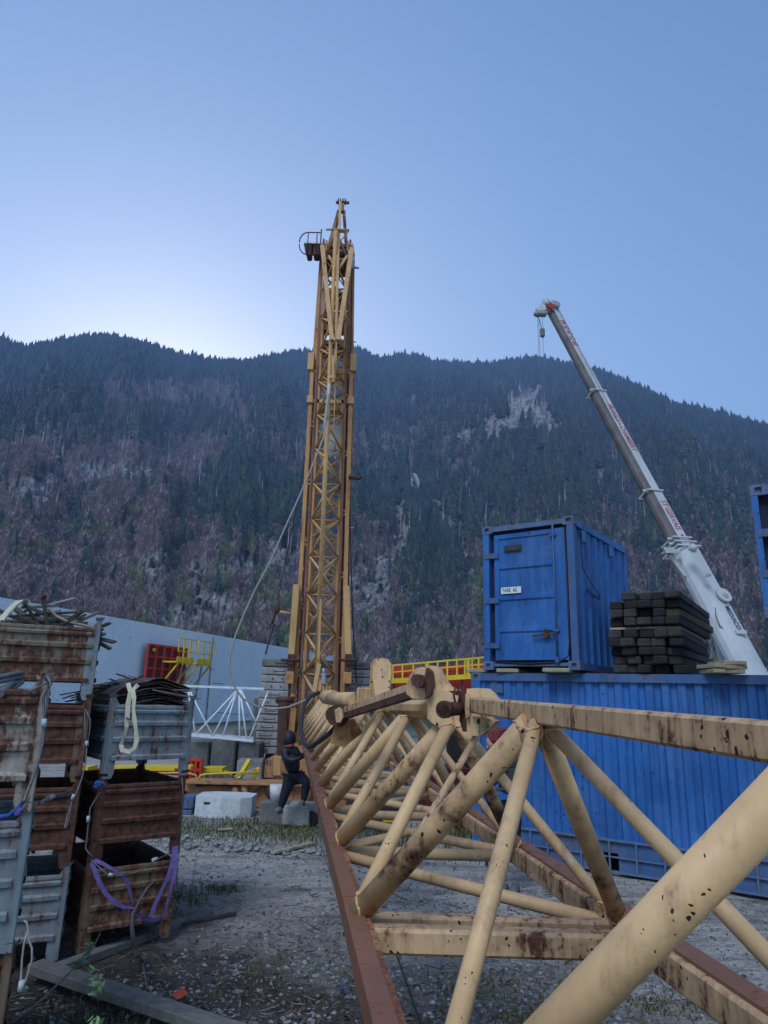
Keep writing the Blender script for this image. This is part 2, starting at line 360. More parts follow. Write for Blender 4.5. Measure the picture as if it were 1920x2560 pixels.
# ---------------------------------------------------------------- mountain
ridge=[(-500,905),(-250,870),(0,850),(60,872),(110,858),(190,846),(250,838),(330,850),(400,868),(440,882),(520,897),(600,905),(660,893),(720,882),(790,872),(870,868),(910,876),(955,896),(1000,882),(1050,886),(1085,903),(1150,905),(1230,908),(1262,898),(1320,893),(1380,898),(1430,908),(1500,927),(1560,950),(1640,985),(1700,1012),(1760,1026),(1830,1040),(1920,1067),(2200,1150),(2500,1240)]
raz=[];rte=[]
for x,y in ridge:
    r=ray(x,y+12); raz.append(math.atan2(r.x,r.y)); rte.append(r.z/math.hypot(r.x,r.y))
R0=150.0
def Rr(az): return 850+60*np.sin(az*5+1)+25*np.sin(az*13)
def terr(az,r):
    e=np.interp(az,raz,rte); RR=Rr(az); s=(r-R0)/(RR-R0)
    Hh=e*RR
    sc_=np.clip(s,0,1)
    h=Hh*(.30*sc_+.70*sc_**1.25)
    g=(fbm(az*9,sc_*2.2,3)-.5)*95+(fbm(az*40,sc_*9,8)-.5)*34+(fbm(az*120,sc_*34,18,3)-.5)*12
    h=h+g*np.clip(sc_*(1-sc_)*4,0,1)**.8*np.clip((1-sc_)*6,0,1)
    over=np.clip(s-1,0,1); h=h-over*520
    return np.where(r<R0,0,h)+EYE*sc_
NA,NR=620,300
az=np.linspace(R(-62),R(62),NA); rr=np.concatenate([np.linspace(R0,960,NR-20),np.linspace(980,1250,20)])
AZ,RRg=np.meshgrid(az,rr); Hh=terr(AZ,RRg); XX=RRg*np.sin(AZ); YY=RRg*np.cos(AZ)
rocks=[(1320,1015,50,42),(1250,1072,55,36),(1370,1060,35,35),(300,1185,45,28),(360,1190,60,18),(150,1215,60,20),(400,1395,60,22),(500,1430,42,38),(625,1420,55,28),(945,1440,55,65),(985,1390,35,50),(1000,1290,22,40),(540,1510,80,30),(230,1190,50,25),(1145,1330,16,70),(1040,1215,18,22),(1060,1255,18,22),(1090,1285,26,18),(1125,1320,20,30),(1150,1365,16,40),(1165,1420,14,40),(250,1190,70,22),(100,1210,60,25),(330,1400,70,18),(420,1440,60,25),(930,1500,60,40),(560,1440,50,25),(1010,1340,30,40),(1160,1090,25,16),(860,1470,60,50),(1500,1190,30,20),(450,1540,60,30),(70,1250,70,40),(700,1400,50,50)]
def rockmask(px,py,x,y,seed=4):
    m=np.full_like(px,-1.6)
    for cx,cy,rx,ry in rocks: m=np.maximum(m,1.25-((px-cx)/rx)**2-((py-cy)/ry)**2)
    return m+ (fbm(px/16,py/22,seed,4)-.5)*3.2
px,py=npproj(XX,YY,Hh)
rk=rockmask(px,py,XX,YY)
rm=np.clip(rk*1.5,0,1)
jag=(fbm(px/9,py/7,31,4,.6)-.5)*18*rm
XX2=XX-np.sin(AZ)*jag; YY2=YY-np.cos(AZ)*jag
vs=np.stack([XX2,YY2,Hh],-1).reshape(-1,3)
ii=np.arange(NA*NR).reshape(NR,NA)
q=np.stack([ii[:-1,:-1],ii[:-1,1:],ii[1:,1:],ii[1:,:-1]],-1).reshape(-1,4)
m=NT('mountain_slope'); at=m.node('ShaderNodeAttribute'); at.attribute_name='rock'
soil=m.mix(m.ramp(m.noise(.35,7,.8),[(.35,0),(.65,1)]),(.10,.078,.07),(.22,.175,.155))
soil=m.mix(m.ramp(m.noise(.018,5,.6),[(.5,0),(.62,.8)]),soil,(.05,.062,.03))
rockc=m.mix(m.ramp(m.noise(.35,7,.75,vec=m.map((1,1,.6))),[(.36,0),(.6,1)]),(.15,.15,.15),(.44,.43,.41))
rockc=m.mix(m.ramp(m.voro(.16,vec=m.map((1,1,.5)),feature='DISTANCE_TO_EDGE'),[(0,.8),(.08,0)]),rockc,(.05,.05,.048))
colr=m.mix(at.outputs['Fac'],soil,rockc); m.bump(m.noise(.5,7,.7),1,2.0)
MT=m.out(colr,.95)
mo=mesh_np('mountain',vs,q,[MT]); tag(mo,'steep wooded mountainside rising behind the yard','mountain',kind='structure')
mo.data.attributes.new('rock','FLOAT','POINT').data.foreach_set('value',rm.ravel().astype(np.float32))
# ---- forest templates
def tpl_conifer(seed,tiers=5,sides=6):
    rn=random.Random(seed); v=[];f=[]
    for t in range(tiers):
        z0=.10+.78*t/tiers; z1=min(1.0,z0+.30+(.08 if t<tiers-1 else 0)); rad=.19*(1-t/tiers)**.85+.025
        if t==tiers-1: z1=1.0
        o=len(v); v.append((rn.uniform(-.01,.01),rn.uniform(-.01,.01),z1))
        n=sides*2; a0=rn.random()*6
        for i in range(n):
            a=a0+2*math.pi*i/n; k=rad*(rn.uniform(.8,1.25) if i%2==0 else rn.uniform(.42,.6)); v.append((k*math.cos(a),k*math.sin(a),z0-(0.05 if i%2==0 else -.03)+rn.uniform(-.02,.02)))
        for i in range(n): f.append((o,o+1+i,o+1+(i+1)%n))
    o=len(v); v+=[(-.012,0,-.12),(.012,0,-.12),(0,0,.3)]; f.append((o,o+1,o+2)); v+=[(0,-.012,-.12),(0,.012,-.12),(0,0,.3)]; f.append((o+3,o+4,o+5))
    return np.array(v),np.array(f)
def tpl_bare(seed,n=22):
    rn=random.Random(seed); v=[];f=[]
    for a in (0,math.pi/2):
        o=len(v); c_,s_=math.cos(a)*.013,math.sin(a)*.013; v+=[(-c_,-s_,-.12),(c_,s_,-.12),(0,0,.9)]; f.append((o,o+1,o+2))
    for i in range(n):
        z=rn.uniform(.22,.75); a=rn.random()*2*math.pi; L=rn.uniform(.16,.34)*(1.15-z*.5); t=rn.uniform(.35,.95)
        d=Vector((math.cos(a)*t,math.sin(a)*t,1)).normalized()*L; s_=Vector((-math.sin(a),math.cos(a),0))*.010
        p=Vector((0,0,z)); o=len(v); v+=[p-s_,p+s_,p+d]; f.append((o,o+1,o+2))
        for k in range(3):
            q_=p+d*rn.uniform(.35,.9); a2=a+rn.uniform(-1.3,1.3); e=Vector((math.cos(a2)*.6,math.sin(a2)*.6,.9)).normalized()*L*rn.uniform(.4,.7); s2=Vector((-math.sin(a2),math.cos(a2),0))*.008
            o=len(v); v+=[q_-s2,q_+s2,q_+e]; f.append((o,o+1,o+2))
    return np.array(v),np.array(f)
def tpl_trunk(seed):
    v=[(-.03,0,-.1),(.03,0,-.1),(.012,0,1),(0,-.03,-.1),(0,.03,-.1),(0,.012,1)]; return np.array(v),np.array([(0,1,2),(3,4,5)])
def scatter(name,pts,hs,tpls,mats,wid=1.0,seed=1,mi=None,lean=.04):
    rn=np.random.RandomState(seed); N=len(pts); which=rn.randint(0,len(tpls),N); V_=[];F_=[];MI=[];off=0
    for k,(tv,tf) in enumerate(tpls):
        ix=np.where(which==k)[0]
        if not len(ix): continue
        a=rn.rand(len(ix))*6.283; ca,sa=np.cos(a),np.sin(a); h=hs[ix]; wv=h*wid*rn.uniform(.8,1.25,len(ix))
        x=tv[None,:,0]*wv[:,None]; y=tv[None,:,1]*wv[:,None]; z=tv[None,:,2]*h[:,None]
        lx=rn.normal(0,lean,len(ix))[:,None]
        X=x*ca[:,None]-y*sa[:,None]+pts[ix,0][:,None]+z*lx; Y=x*sa[:,None]+y*ca[:,None]+pts[ix,1][:,None]; Z=z+pts[ix,2][:,None]
        V_.append(np.stack([X,Y,Z],-1).reshape(-1,3)); nv=len(tv)
        F_.append((tf[None]+(np.arange(len(ix))*nv)[:,None,None]+off).reshape(-1,3)); off+=nv*len(ix)
        m_=rn.randint(0,len(mats),len(ix)) if mi is None else mi[ix]
        MI.append(np.repeat(m_,len(tf)))
    return mesh_np(name,np.concatenate(V_),np.concatenate(F_),mats,False,np.concatenate(MI))
def leafmat(name,c,rough=.9): m=NT(name); return m.out(m.mix(m.ramp(m.noise(.35,3,.6),[(.3,0),(.7,1)]),tuple(q*.6 for q in c),tuple(q*1.35 for q in c)),rough)
CON=[leafmat('conifer_needles_dark',(.020,.036,.032)),leafmat('conifer_needles_blue',(.028,.050,.048)),leafmat('conifer_needles_green',(.045,.065,.040))]
BAR=[leafmat('bare_twigs_brown',(.30,.22,.20)),leafmat('bare_twigs_grey',(.38,.32,.31)),leafmat('bare_twigs_purple',(.25,.18,.20)),leafmat('young_leaves_green',(.22,.28,.11))]
TRK=[leafmat('pale_dead_trunk',(.50,.46,.44)),leafmat('grey_trunk',(.30,.27,.26))]
rn=np.random.RandomState(11)
def sample(n,a0=-41,a1=41,smin=.02,smax=1.0):
    a=rn.uniform(R(a0),R(a1),n); s=rn.uniform(smin**1.6,smax**1.6,n)**(1/1.6); RR=Rr(a); r=R0+s*(RR-R0)
    return a,s,r
def conifer_density(px,py,a,s):
    n=fbm(px/95,py/60,51,5,.55); n2=fbm(px/30,py/34,77,4)
    up=np.clip((1260-py+90*(n-.5))/190,0,1)                     # high forest
    up=np.where(px>880,np.clip((1390-py-(px<1200)*200)/260,.05,1),np.clip((1125-py)/80,.0,1))
    grove=np.exp(-((px-640)/110)**2-((py-1270)/60)**2)+np.exp(-((px-1090)/70)**2-((py-1370)/90)**2)+np.exp(-((px-600)/60)**2-((py-1210)/50)**2)+.6*np.exp(-((px-1000)/180)**2-((py-1240)/60)**2)
    bare=np.exp(-((px-380)/190)**2-((py-985)/55)**2)*.7+np.exp(-((px-560)/120)**2-((py-1010)/40)**2)*.4
    d=up*(.5+1.6*(n-.38))+grove*1.15-bare*1.2+(n2-.5)*1.3*np.clip(up+grove*.5,.22,1)
    d=np.where(py<950,d+.5,d)
    return d
a,s,r=sample(52000); a2,s2,r2=sample(34000,smax=.30); a=np.concatenate([a,a2]);s=np.concatenate([s,s2]);r=np.concatenate([r,r2]); z=terr(a,r); X=r*np.sin(a);Y=r*np.cos(a); px,py=npproj(X,Y,z); ok=rockmask(px,py,X,Y)<.25
d=conifer_density(px,py,a,s)
selc=ok&(rn.rand(len(a))<np.clip(d,0.01,1))
pts=np.stack([X,Y,z-.5],-1)
pc=pts[selc]; hc=rn.uniform(8,16,len(pc))*np.clip(.5+1.2*s[selc],.5,.95)
sp=rn.rand(len(pc)); hc*=np.where(sp<.12,1.25,1)
o=scatter('conifer_forest',pc,hc,[tpl_conifer(i,4,5) for i in range(6)],CON,1.25,3); tag(o,'dark conifer forest covering the upper slopes and the ridge','forest',kind='stuff')
selb=ok&~selc&(rn.rand(len(a))<.88)
pb=pts[selb]; hb=rn.uniform(5.5,11.5,len(pb))*np.clip(.55+s[selb],.55,1); pbx,pby=px[selb],py[selb]
gr=fbm(pbx/55,pby/45,91,4); base=rn.randint(0,3,len(pb)); mi=np.where((gr>.60)&(pby>1280)&(rn.rand(len(pb))<.65),3,base)
o=scatter('bare_woodland',pb,hb,[tpl_bare(i) for i in range(6)],BAR,1.15,4,mi); tag(o,'leafless brown broadleaf woodland on the lower slopes','woodland',kind='stuff')
# dead pale trunks
a,s,r=sample(5200,smin=.15); z=terr(a,r); X=r*np.sin(a);Y=r*np.cos(a); px,py=npproj(X,Y,z)
k=(fbm(px/60,py/50,15,4)>.45)&(py>900); pt=np.stack([X,Y,z],-1)[k]
o=scatter('dead_trunks',pt,rn.uniform(7,17,len(pt)),[tpl_trunk(0)],TRK,.62,6); tag(o,'pale dead tree trunks standing among the forest','tree trunks',kind='stuff')
# ridge line trees: a dense rank along the crest
a=rn.uniform(R(-41),R(41),2600); RR=Rr(a); r=RR-rn.uniform(0,26,len(a)); z=terr(a,r); pt=np.stack([r*np.sin(a),r*np.cos(a),z-1],-1)
o=scatter('ridge_conifers',pt,rn.uniform(6,13,len(pt))*(1+.5*(fbm(a*60,a*0,5,3)-.5)),[tpl_conifer(i+20,4,4) for i in range(5)],CON[:2],.95,8); tag(o,'row of conifers standing along the mountain crest against the sky','forest',kind='stuff')
# individual conifers one can tell apart
def slope_point(x,y):
    lo,hi=.01,.999; 
    r_=ray(x,y); aa=math.atan2(r_.x,r_.y); t=r_.z/math.hypot(r_.x,r_.y)
    best=None
    for k in range(400):
        s_=.02+k/400*.97; rr_=R0+s_*(float(Rr(np.array(aa)))-R0); zz=float(terr(np.array([aa]),np.array([rr_]))[0])
        if (zz-EYE)/rr_>=t: best=(aa,rr_,zz); break
    if best is None: best=(aa,rr_,zz)
    return Vector((best[1]*math.sin(aa),best[1]*math.cos(aa),best[2]-.8))
def conifer_thing(x,y,hpx,label,seed):
    p=slope_point(x,y); dist=(p-CAM).dot(FW); h=hpx/F*dist/.93
    t=empty('conifer_tree',p,label,'tree','dark conifers standing alone on the slope')
    rn2=random.Random(seed); b=MB(); tiers=26
    for k in range(tiers):
        z0=h*(.10+.84*k/tiers); rad=h*.19*(1-k/tiers)**.85+.15; nb=17
        for i in range(nb):
            an=rn2.random()*6.283; L=rad*rn2.uniform(.65,1.12); dz=-L*rn2.uniform(.25,.5); dr=Vector((math.cos(an),math.sin(an),0)); sd_=Vector((-math.sin(an),math.cos(an),0))*L*.15
            q0=p+Vector((0,0,z0+L*.28)); q1=p+dr*L+Vector((0,0,z0+dz)); mid_=q0.lerp(q1,.62)
            b.add([q0,mid_-sd_,q1,mid_+sd_+Vector((0,0,.15))],[(0,1,2),(0,2,3)])
    b.tube(p+V(0,0,h*.85),p+V(0,0,h),.14,5,.02)
    b.build('crown',CON[seed%3],t)
    MB().tube(p,p+V(0,0,h*.9),.35,6,.05).build('trunk',TRK[1],t)
ct=[(310,1325,78,'tallest lone dark conifer on the bare slope left of the tower crane'),(350,1300,40,'small dark conifer just right of the tallest lone one'),
(78,1335,50,'narrow dark conifer near the left edge above the rail of scrap'),(130,1330,34,'short dark conifer low on the far left slope'),
(466,1290,40,'small dark conifer, left one of a close pair mid slope'),(486,1285,38,'small dark conifer, right one of a close pair mid slope'),
(514,1275,30,'little conifer between the close pair and the taller group'),(545,1275,42,'slim dark conifer at the left edge of the taller group'),
(580,1260,68,'tall dark conifer leading the group left of the crane'),(604,1270,52,'dark conifer right beside the tall leader of the group'),
(632,1270,50,'dark conifer in the middle of the group left of the crane'),(672,1265,75,'tallest conifer of the group nearest the crane mast'),(705,1280,60,'dark conifer half hidden by the sloping pale cable'),
(160,1235,48,'dark conifer on the rocky band at upper left'),(1108,1215,40,'dark conifer on the slope above the blue container left corner'),(1060,1330,60,'dark conifer in the gully between crane and container'),(1090,1370,66,'large dark conifer low in the gully beside the small container'),(1170,1240,36,'small conifer right of the white slope structure')]
for i,(x,y,h,l) in enumerate(ct): conifer_thing(x,y,h,l,i)
# white blossoming trees low on the slope
def blossom(x,y,hpx,label,seed):
    p=slope_point(x,y); dist=(p-CAM).dot(FW); h=hpx/F*dist; t=empty('blossom_tree',p,label,'tree','pale blossoming trees on the lower slope')
    rn2=random.Random(seed); b=MB()
    for i in range(420):
        q_=p+V(rn2.gauss(0,.2)*h,rn2.gauss(0,.2)*h,h*(.58+rn2.gauss(0,.17))); e=h*.03
        d1=V(rn2.gauss(0,1),rn2.gauss(0,1),rn2.gauss(0,1)).normalized()*e; d2=V(rn2.gauss(0,1),rn2.gauss(0,1),rn2.gauss(0,1)).normalized()*e
        b.add([q_,q_+d1,q_+d2],[(0,1,2)])
    b.build('crown',BLO[seed%2],t); MB().tube(p,p+V(0,0,h*.7),h*.018,5,.05).build('trunk',TRK[1],t)
BLO=[leafmat('white_blossom',(.38,.38,.36)),leafmat('fresh_leaf_blossom',(.20,.26,.09))]
for i,(x,y,h,l) in enumerate([(998,1640,40,'white blossoming tree low on the slope right of the crane'),(1036,1600,34,'fresh green tree above the yellow railing'),(1142,1460,34,'white blossoming tree beside the small container left edge'),(1118,1395,30,'pale green tree up slope from the small container'),(1010,1620,28,'small fresh green tree beside the white blossoming one'),(880,1660,26,'small pale blossoming tree just right of the mast foot')]): blossom(x,y,h,l,i)
# zigzag avalanche structure on the slope
b=MB(); pp=[slope_point(x,y) for x,y in((1035,1205),(1045,1225),(1052,1250),(1062,1262),(1080,1275),(1105,1290))]
for i in range(len(pp)-1):
    b.beam(pp[i]+V(0,-1,5),pp[i+1]+V(0,-1,5),2.2,2.4)
    b.beam(pp[i]+V(0,0,-1),pp[i]+V(0,-1,5),.5,.5)
tag(b.build('snow_shed',M['galv']),'pale zigzag steel structure climbing the wooded slope','structure')
# ---------------------------------------------------------------- ground sheet
nx=ny=None
def axis_(a,b,n,c,pw):
    t=np.linspace(-1,1,n); return c+np.sign(t)*np.abs(t)**pw*np.where(t<0,c-a,b-c)
gx=axis_(-420,420,260,0,3.2); gy=axis_(-60,700,300,8,3.0)
GX,GY=np.meshgrid(gx,gy)
gh=lambda x,y: (fbm(x*.5,y*.5,2,4)-.5)*.10+(fbm(x*2.6,y*2.6,9,4,.6)-.5)*.05
near=np.clip((60-np.hypot(GX,GY-5))/40,0,1)
GZ=gh(GX,GY)*near-.02
vs=np.stack([GX,GY,GZ],-1).reshape(-1,3); ii=np.arange(GX.size).reshape(GX.shape)
q=np.stack([ii[:-1,:-1],ii[:-1,1:],ii[1:,1:],ii[1:,:-1]],-1).reshape(-1,4)
m=NT('yard_gravel_and_mud')
n1=m.noise(.55,6,.65); n2=m.noise(7,6,.75); n3=m.noise(38,5,.7); vo=m.voro(26,out='Color'); vd=m.voro(26); vo2=m.voro(60,out='Color')
mud=m.mix(m.ramp(n2,[(.33,0),(.68,1)]),(.16,.14,.118),(.36,.33,.29))
mud=m.mix(m.ramp(m.noise(22,6,.7,vec=m.map((1,2.5,1))),[(.4,0),(.62,1)]),mud,(.46,.43,.39))
grav=m.mix(m.ramp(vo,[(.25,0),(.8,1)]),(.07,.066,.062),(.28,.27,.26)); grav=m.mix(m.ramp(vd,[(.30,0),(.55,.75)]),grav,(.03,.026,.022))
grav=m.mix(m.ramp(n3,[(.35,.5),(.6,0)]),grav,(.035,.03,.025))
dirt=m.mix(m.ramp(n2,[(.35,0),(.7,1)]),(.022,.019,.016),(.075,.064,.052))
# large zones from world position : dark litter near, gravel, pale track
sx=m.node('ShaderNodeSeparateXYZ'); m.l.new(m.tc.outputs['Object'],sx.inputs[0])
yy=m.math('ADD',sx.outputs[1],m.math('MULTIPLY',m.math('SUBTRACT',n1,.5),5.0))
yy=m.math('SUBTRACT',yy,m.math('MULTIPLY',sx.outputs[0],-.45))
zt=m.ramp(m.math('DIVIDE',yy,14),[(.42,0),(.56,1)])
ex=m.ramp(m.math('DIVIDE',m.math('ADD',m.math('ADD',sx.outputs[0],m.math('MULTIPLY',m.math('SUBTRACT',n1,.5),2.5)),2),8),[(.20,0),(.36,1)])
gz=m.mix(ex,dirt,grav)
k=m.mix(zt,gz,mud)
k=m.mix(m.ramp(m.noise(1.4,6,.75),[(.54,0),(.68,.55)]),k,(.06,.055,.035))
trk=m.noise(1.0,6,.75,vec=m.map((.22,2.4,1))); k=m.mix(m.ramp(trk,[(.50,0),(.60,.5)]),k,(.09,.08,.068))
trk2=m.noise(6.0,6,.8,vec=m.map((.5,2.0,1))); k=m.mix(m.ramp(trk2,[(.55,0),(.63,.7)]),k,(.05,.042,.035))
pa=m.ramp(m.noise(.9,5,.6),[(.52,0),(.6,.6)]); k=m.mix(m.math('MULTIPLY',pa,m.ramp(n3,[(.4,0),(.6,1)])),k,(.10,.095,.09))
far=m.ramp(m.math('DIVIDE',sx.outputs[1],60),[(.45,0),(.9,1)]); k=m.mix(far,k,(.05,.06,.03))
m.bump(m.math('ADD',m.math('MULTIPLY',n2,.6),m.math('ADD',m.math('MULTIPLY',n3,.4),m.math('MULTIPLY',m.math('SUBTRACT',1.0,vd),.35))),.9,.03)
GM=m.out(k,.92)
go=mesh_np('ground',vs,q,[GM],True); tag(go,'muddy gravel yard ground','ground',kind='structure')
def gz_(x,y): return float(gh(np.array([x]),np.array([y]))[0])-.02
# stones, litter, grass
def scatter_small(name,n,region,rad,mats,seed,flatv=.6,leaf=False,sizep=2.2,dens=None):
    rn_=np.random.RandomState(seed); V_=[];F_=[];MI=[]; off=0
    x0,x1,y0,y1=region; k=0
    t=rn_.rand(n); Y=y0+(y1-y0)*t**1.5; X=x0+(x1-x0)*rn_.rand(n)*1.0
    if dens is not None: kk=rn_.rand(n)<dens(X,Y); X=X[kk];Y=Y[kk]
    Z=gh(X,Y)-.02; N=len(X)
    rv=rad[0]+(rad[1]-rad[0])*rn_.rand(N)**sizep
    if leaf:
        tv=np.array([(-1,0,0),(-.2,-.55,.2),(1,0,.1),(.1,.5,.25)],float); tf=np.array([(0,1,2),(0,2,3)])
    else:
        tv=np.array([(-1,-.2,0),(.2,-1,.1),(1,.2,-.1),(-.1,1,0),(-.2,.1,.9),(.3,-.1,.8)],float); tf=np.array([(0,1,4),(1,5,4),(1,2,5),(2,3,5),(3,4,5),(3,0,4)])
    a=rn_.rand(N)*6.283; ca,sa=np.cos(a)[:,None],np.sin(a)[:,None]
    J=1+rn_.uniform(-.3,.3,(N,len(tv),3)); T=tv[None]*J
    tl=rn_.normal(0,.35,(N,1)); 
    x=T[:,:,0]*rv[:,None];y=T[:,:,1]*rv[:,None]*.8;z=T[:,:,2]*rv[:,None]*flatv+x*tl*(1 if leaf else .3)
    vs=np.stack([x*ca-y*sa+X[:,None],x*sa+y*ca+Y[:,None],z+Z[:,None]+(.008 if leaf else -.002)],-1).reshape(-1,3)
    fs=(tf[None]+(np.arange(N)*len(tv))[:,None,None]).reshape(-1,3)
    mi=np.repeat(rn_.randint(0,len(mats),N),len(tf))
    return mesh_np(name,vs,fs,mats,False,mi)
st=[plain('stone_grey',(.20,.20,.20),.85,scale=30),plain('stone_dark',(.07,.07,.072),.85,scale=30),plain('stone_pale',(.26,.255,.25),.85,scale=30),plain('stone_brown',(.12,.10,.085),.85,scale=30),plain('stone_blue',(.13,.14,.16),.85,scale=30)]
dn=lambda X,Y: np.clip((fbm(X*.8,Y*.8,21,4)-.38)*5,0.06,1)*np.clip(1.5-np.abs(Y-4.5)/5,.12,1)
tag(scatter_small('gravel_stones',70000,(-3.2,5.5,1.6,13),(.004,.034),st,5,dens=dn),'loose grey gravel stones on the ground','gravel',kind='stuff')
lt=[plain('dead_leaf_brown',(.10,.055,.03),.8,scale=30),plain('dead_leaf_dark',(.035,.026,.02),.8,scale=30),plain('dead_leaf_tan',(.20,.14,.085),.8,scale=30),plain('leaf_black',(.02,.018,.016),.8,scale=30)]
dl=lambda X,Y: np.clip((7.2-Y-X*.9)/3,0.03,1)*np.clip((fbm(X*1.1,Y*1.1,61,4)-.3)*4,.1,1)
tag(scatter_small('leaf_litter',38000,(-3.2,3.5,1.6,9),(.008,.034),lt,6,leaf=True,dens=dl),'dead leaves and woody litter on the ground','leaf litter',kind='stuff')
def twigs(name,n,region,seed,mats,label):
    rn_=random.Random(seed); v=[];f=[];mi=[]
    for i in range(n):
        x=region[0]+(region[1]-region[0])*rn_.random(); y=region[2]+(region[3]-region[2])*rn_.random()**1.4; z=gz_(x,y)+.006; a=rn_.random()*6.283; L=rn_.uniform(.03,.22)*rn_.random()**.5; w_=rn_.uniform(.0012,.004)
        p=Vector((x,y,z)); K=3
        for k in range(K):
            a+=rn_.uniform(-.5,.5); q_=p+Vector((math.cos(a)*L/K,math.sin(a)*L/K,rn_.uniform(-.004,.010))); s_=Vector((-math.sin(a),math.cos(a),0))*w_; o=len(v)
            v+=[p-s_,p+s_,q_+s_,q_-s_,p+Vector((0,0,w_*1.6)),q_+Vector((0,0,w_*1.6))]; f+=[(o,o+4,o+5),(o,o+5,o+3),(o+1,o+2,o+5),(o+1,o+5,o+4)]; mi+=[i%len(mats)]*4; p=q_
    o=mesh_np(name,np.array([tuple(q) for q in v]),np.array(f),mats,False,np.array(mi)); tag(o,label,'twigs',kind='stuff')
def grassy(name,patches,seed,mats,label):
    rn_=random.Random(seed); b=[];f=[];mi=[]
    for (cx,cy,rx,ry,n,h) in patches:
        for i in range(n):
            x=cx+rn_.gauss(0,rx);y=cy+rn_.gauss(0,ry);z=gz_(x,y)-.01;a=rn_.random()*6.283;hh=h*rn_.uniform(.4,1.2);l=rn_.uniform(.1,.8)*hh;w_=.004+.0035*rn_.random()
            dx,dy=math.cos(a),math.sin(a); o=len(b)
            b+=[(x-dy*w_,y+dx*w_,z),(x+dy*w_,y-dx*w_,z),(x+dx*l*.4+dy*w_,y+dy*l*.4-dx*w_,z+hh*.65),(x+dx*l*.4-dy*w_,y+dy*l*.4+dx*w_,z+hh*.65),(x+dx*l,y+dy*l,z+hh)]
            f+=[(o,o+1,o+2),(o,o+2,o+3),(o+3,o+2,o+4)]; m_=rn_.randrange(len(mats)); mi+=[m_]*3
    o=mesh_np(name,np.array(b),np.array(f),mats,False,np.array(mi)); tag(o,label,'grass',kind='stuff')
gm=[plain('grass_green',(.05,.085,.02),.8),plain('grass_olive',(.085,.09,.035),.8),plain('grass_dry',(.20,.17,.09),.8)]
def gp(x,y,rx,ry,n,h): p=G(x,y); return (p.x,p.y,rx,ry,n,h)
grassy('yard_grass',[gp(560,2075,1.5,.5,3200,.06),gp(700,2060,.9,.5,1700,.08),gp(790,2080,.7,.6,1400,.09),gp(440,2085,.8,.5,900,.05),gp(900,2095,1.2,.8,1300,.06),gp(1160,2085,.3,.3,900,.13),gp(1090,2130,.5,.35,500,.08),gp(560,2225,.10,.08,120,.09),gp(420,2250,.2,.2,250,.09),gp(1200,2470,.25,.15,330,.05),gp(1330,2540,.2,.12,350,.05),gp(1660,2500,.25,.14,420,.045),gp(1560,2400,.6,.5,700,.03),gp(300,2540,.25,.15,260,.06),gp(730,2440,.3,.3,160,.05),gp(1450,2320,.8,.5,500,.035),gp(600,2130,2.2,.8,1100,.03),gp(350,2050,1.2,.6,500,.06),gp(1750,2300,.8,.5,400,.035)],3,gm,'patchy green and dry grass growing on the yard ground')
twigs('fallen_twigs',5200,(-2.8,3.0,1.7,9),4,[lt[0],lt[1],plain('twig_grey',(.22,.19,.17),.8)],'thin fallen twigs and straw scattered over the ground')
# haze
hz=MB().box((0,470,255),(2700,2640,520)); m=NT('haze_air'); m.n.remove(m.b); pv=m.node('ShaderNodeVolumePrincipled'); pv.inputs['Color'].default_value=(.36,.56,1,1); pv.inputs['Density'].default_value=.00062; pv.inputs['Anisotropy'].default_value=.2
m.l.new(pv.outputs[0],m.n['Material Output'].inputs['Volume'])
ho=hz.build('haze',m.m); tag(ho,'thin blue mountain haze','haze',kind='stuff')
# ================================================================ TOWER CRANE
TY=16.3
crane=empty('tower_crane',(P(795,1735,TY).x,TY,0),'folded yellow lattice tower crane, upright mast with its jib lowered towards the viewer','tower crane')
ax0=P(795,1735,TY); 
def cx(z): return ax0.x+(-1.515+1.405)*(z-2.2)/11.9      # mast centre line in X
TT=lambda x,y,z: Vector((cx(z)+x,TY+y,z))
# --- folded jib (front lattice, apex chord towards the viewer)
def zrow(y,Y=TY,x=810):   # height on the plane Y seen at pixel row y
    return P(x,y,Y).z
zb,zt=1.55,zrow(600)
hw=lambda z: .425-.05*(z-1.5)/12
fj=MB(); rl=MB(); rl2=MB()
for sx in(-1,1):
    fj.beam(TT(sx*(hw(zb)-.075),.02,zb),TT(sx*(hw(zt)-.075),.02,zt),.055,.05,up=(0,-1,0))
o_fj=fj.build('folded_jib_chord',M['tower'],crane)
for sx in(-1,1):
    b=MB(); b.beam(TT(sx*hw(zb),-.02,zb),TT(sx*hw(zt),-.02,zt),.05,.07,up=(0,-1,0)); b.build('folded_jib_rail',M['rail'],crane)
APY=-.62
b=MB()
zs=[zb+.15]; 
while zs[-1]<zt-.9: zs.append(zs[-1]+.93)
b.tube(TT(0,APY,zs[0]+.35),TT(0,APY,zs[-1]+.4),.052,10)
b.beam(TT(0,APY,zs[0]+2.2),TT(0,APY,zs[0]+6.4),.10,.06,up=(0,-1,0)); b.beam(TT(.03,APY-.04,zs[0]+.3),TT(.03,APY-.04,zs[0]+2.6),.06,.05,up=(0,-1,0))
b.build('folded_jib_apex_chord',M['tower_pale'],crane)
rnd=random.Random(3)
for i,z in enumerate(zs):
    b=MB(); zm=z+.465
    for sx in(-1,1):
        b.tube(TT(sx*(hw(z)-.07),0,z),TT(0,APY,zm),.031,8)
        b.tube(TT(sx*(hw(z)-.07),0,z+.93),TT(0,APY,zm),.031,8)
    b.tube(TT(-hw(z)+.07,.02,z),TT(hw(z)-.07,.02,z),.02,7)
    sx=1 if i%2 else -1
    b.tube(TT(-sx*(hw(z)-.07),.04,z),TT(sx*(hw(z)-.07),.04,z+.93),.018,7)
    b.build('folded_jib_brace',M['tower_pale'],crane)
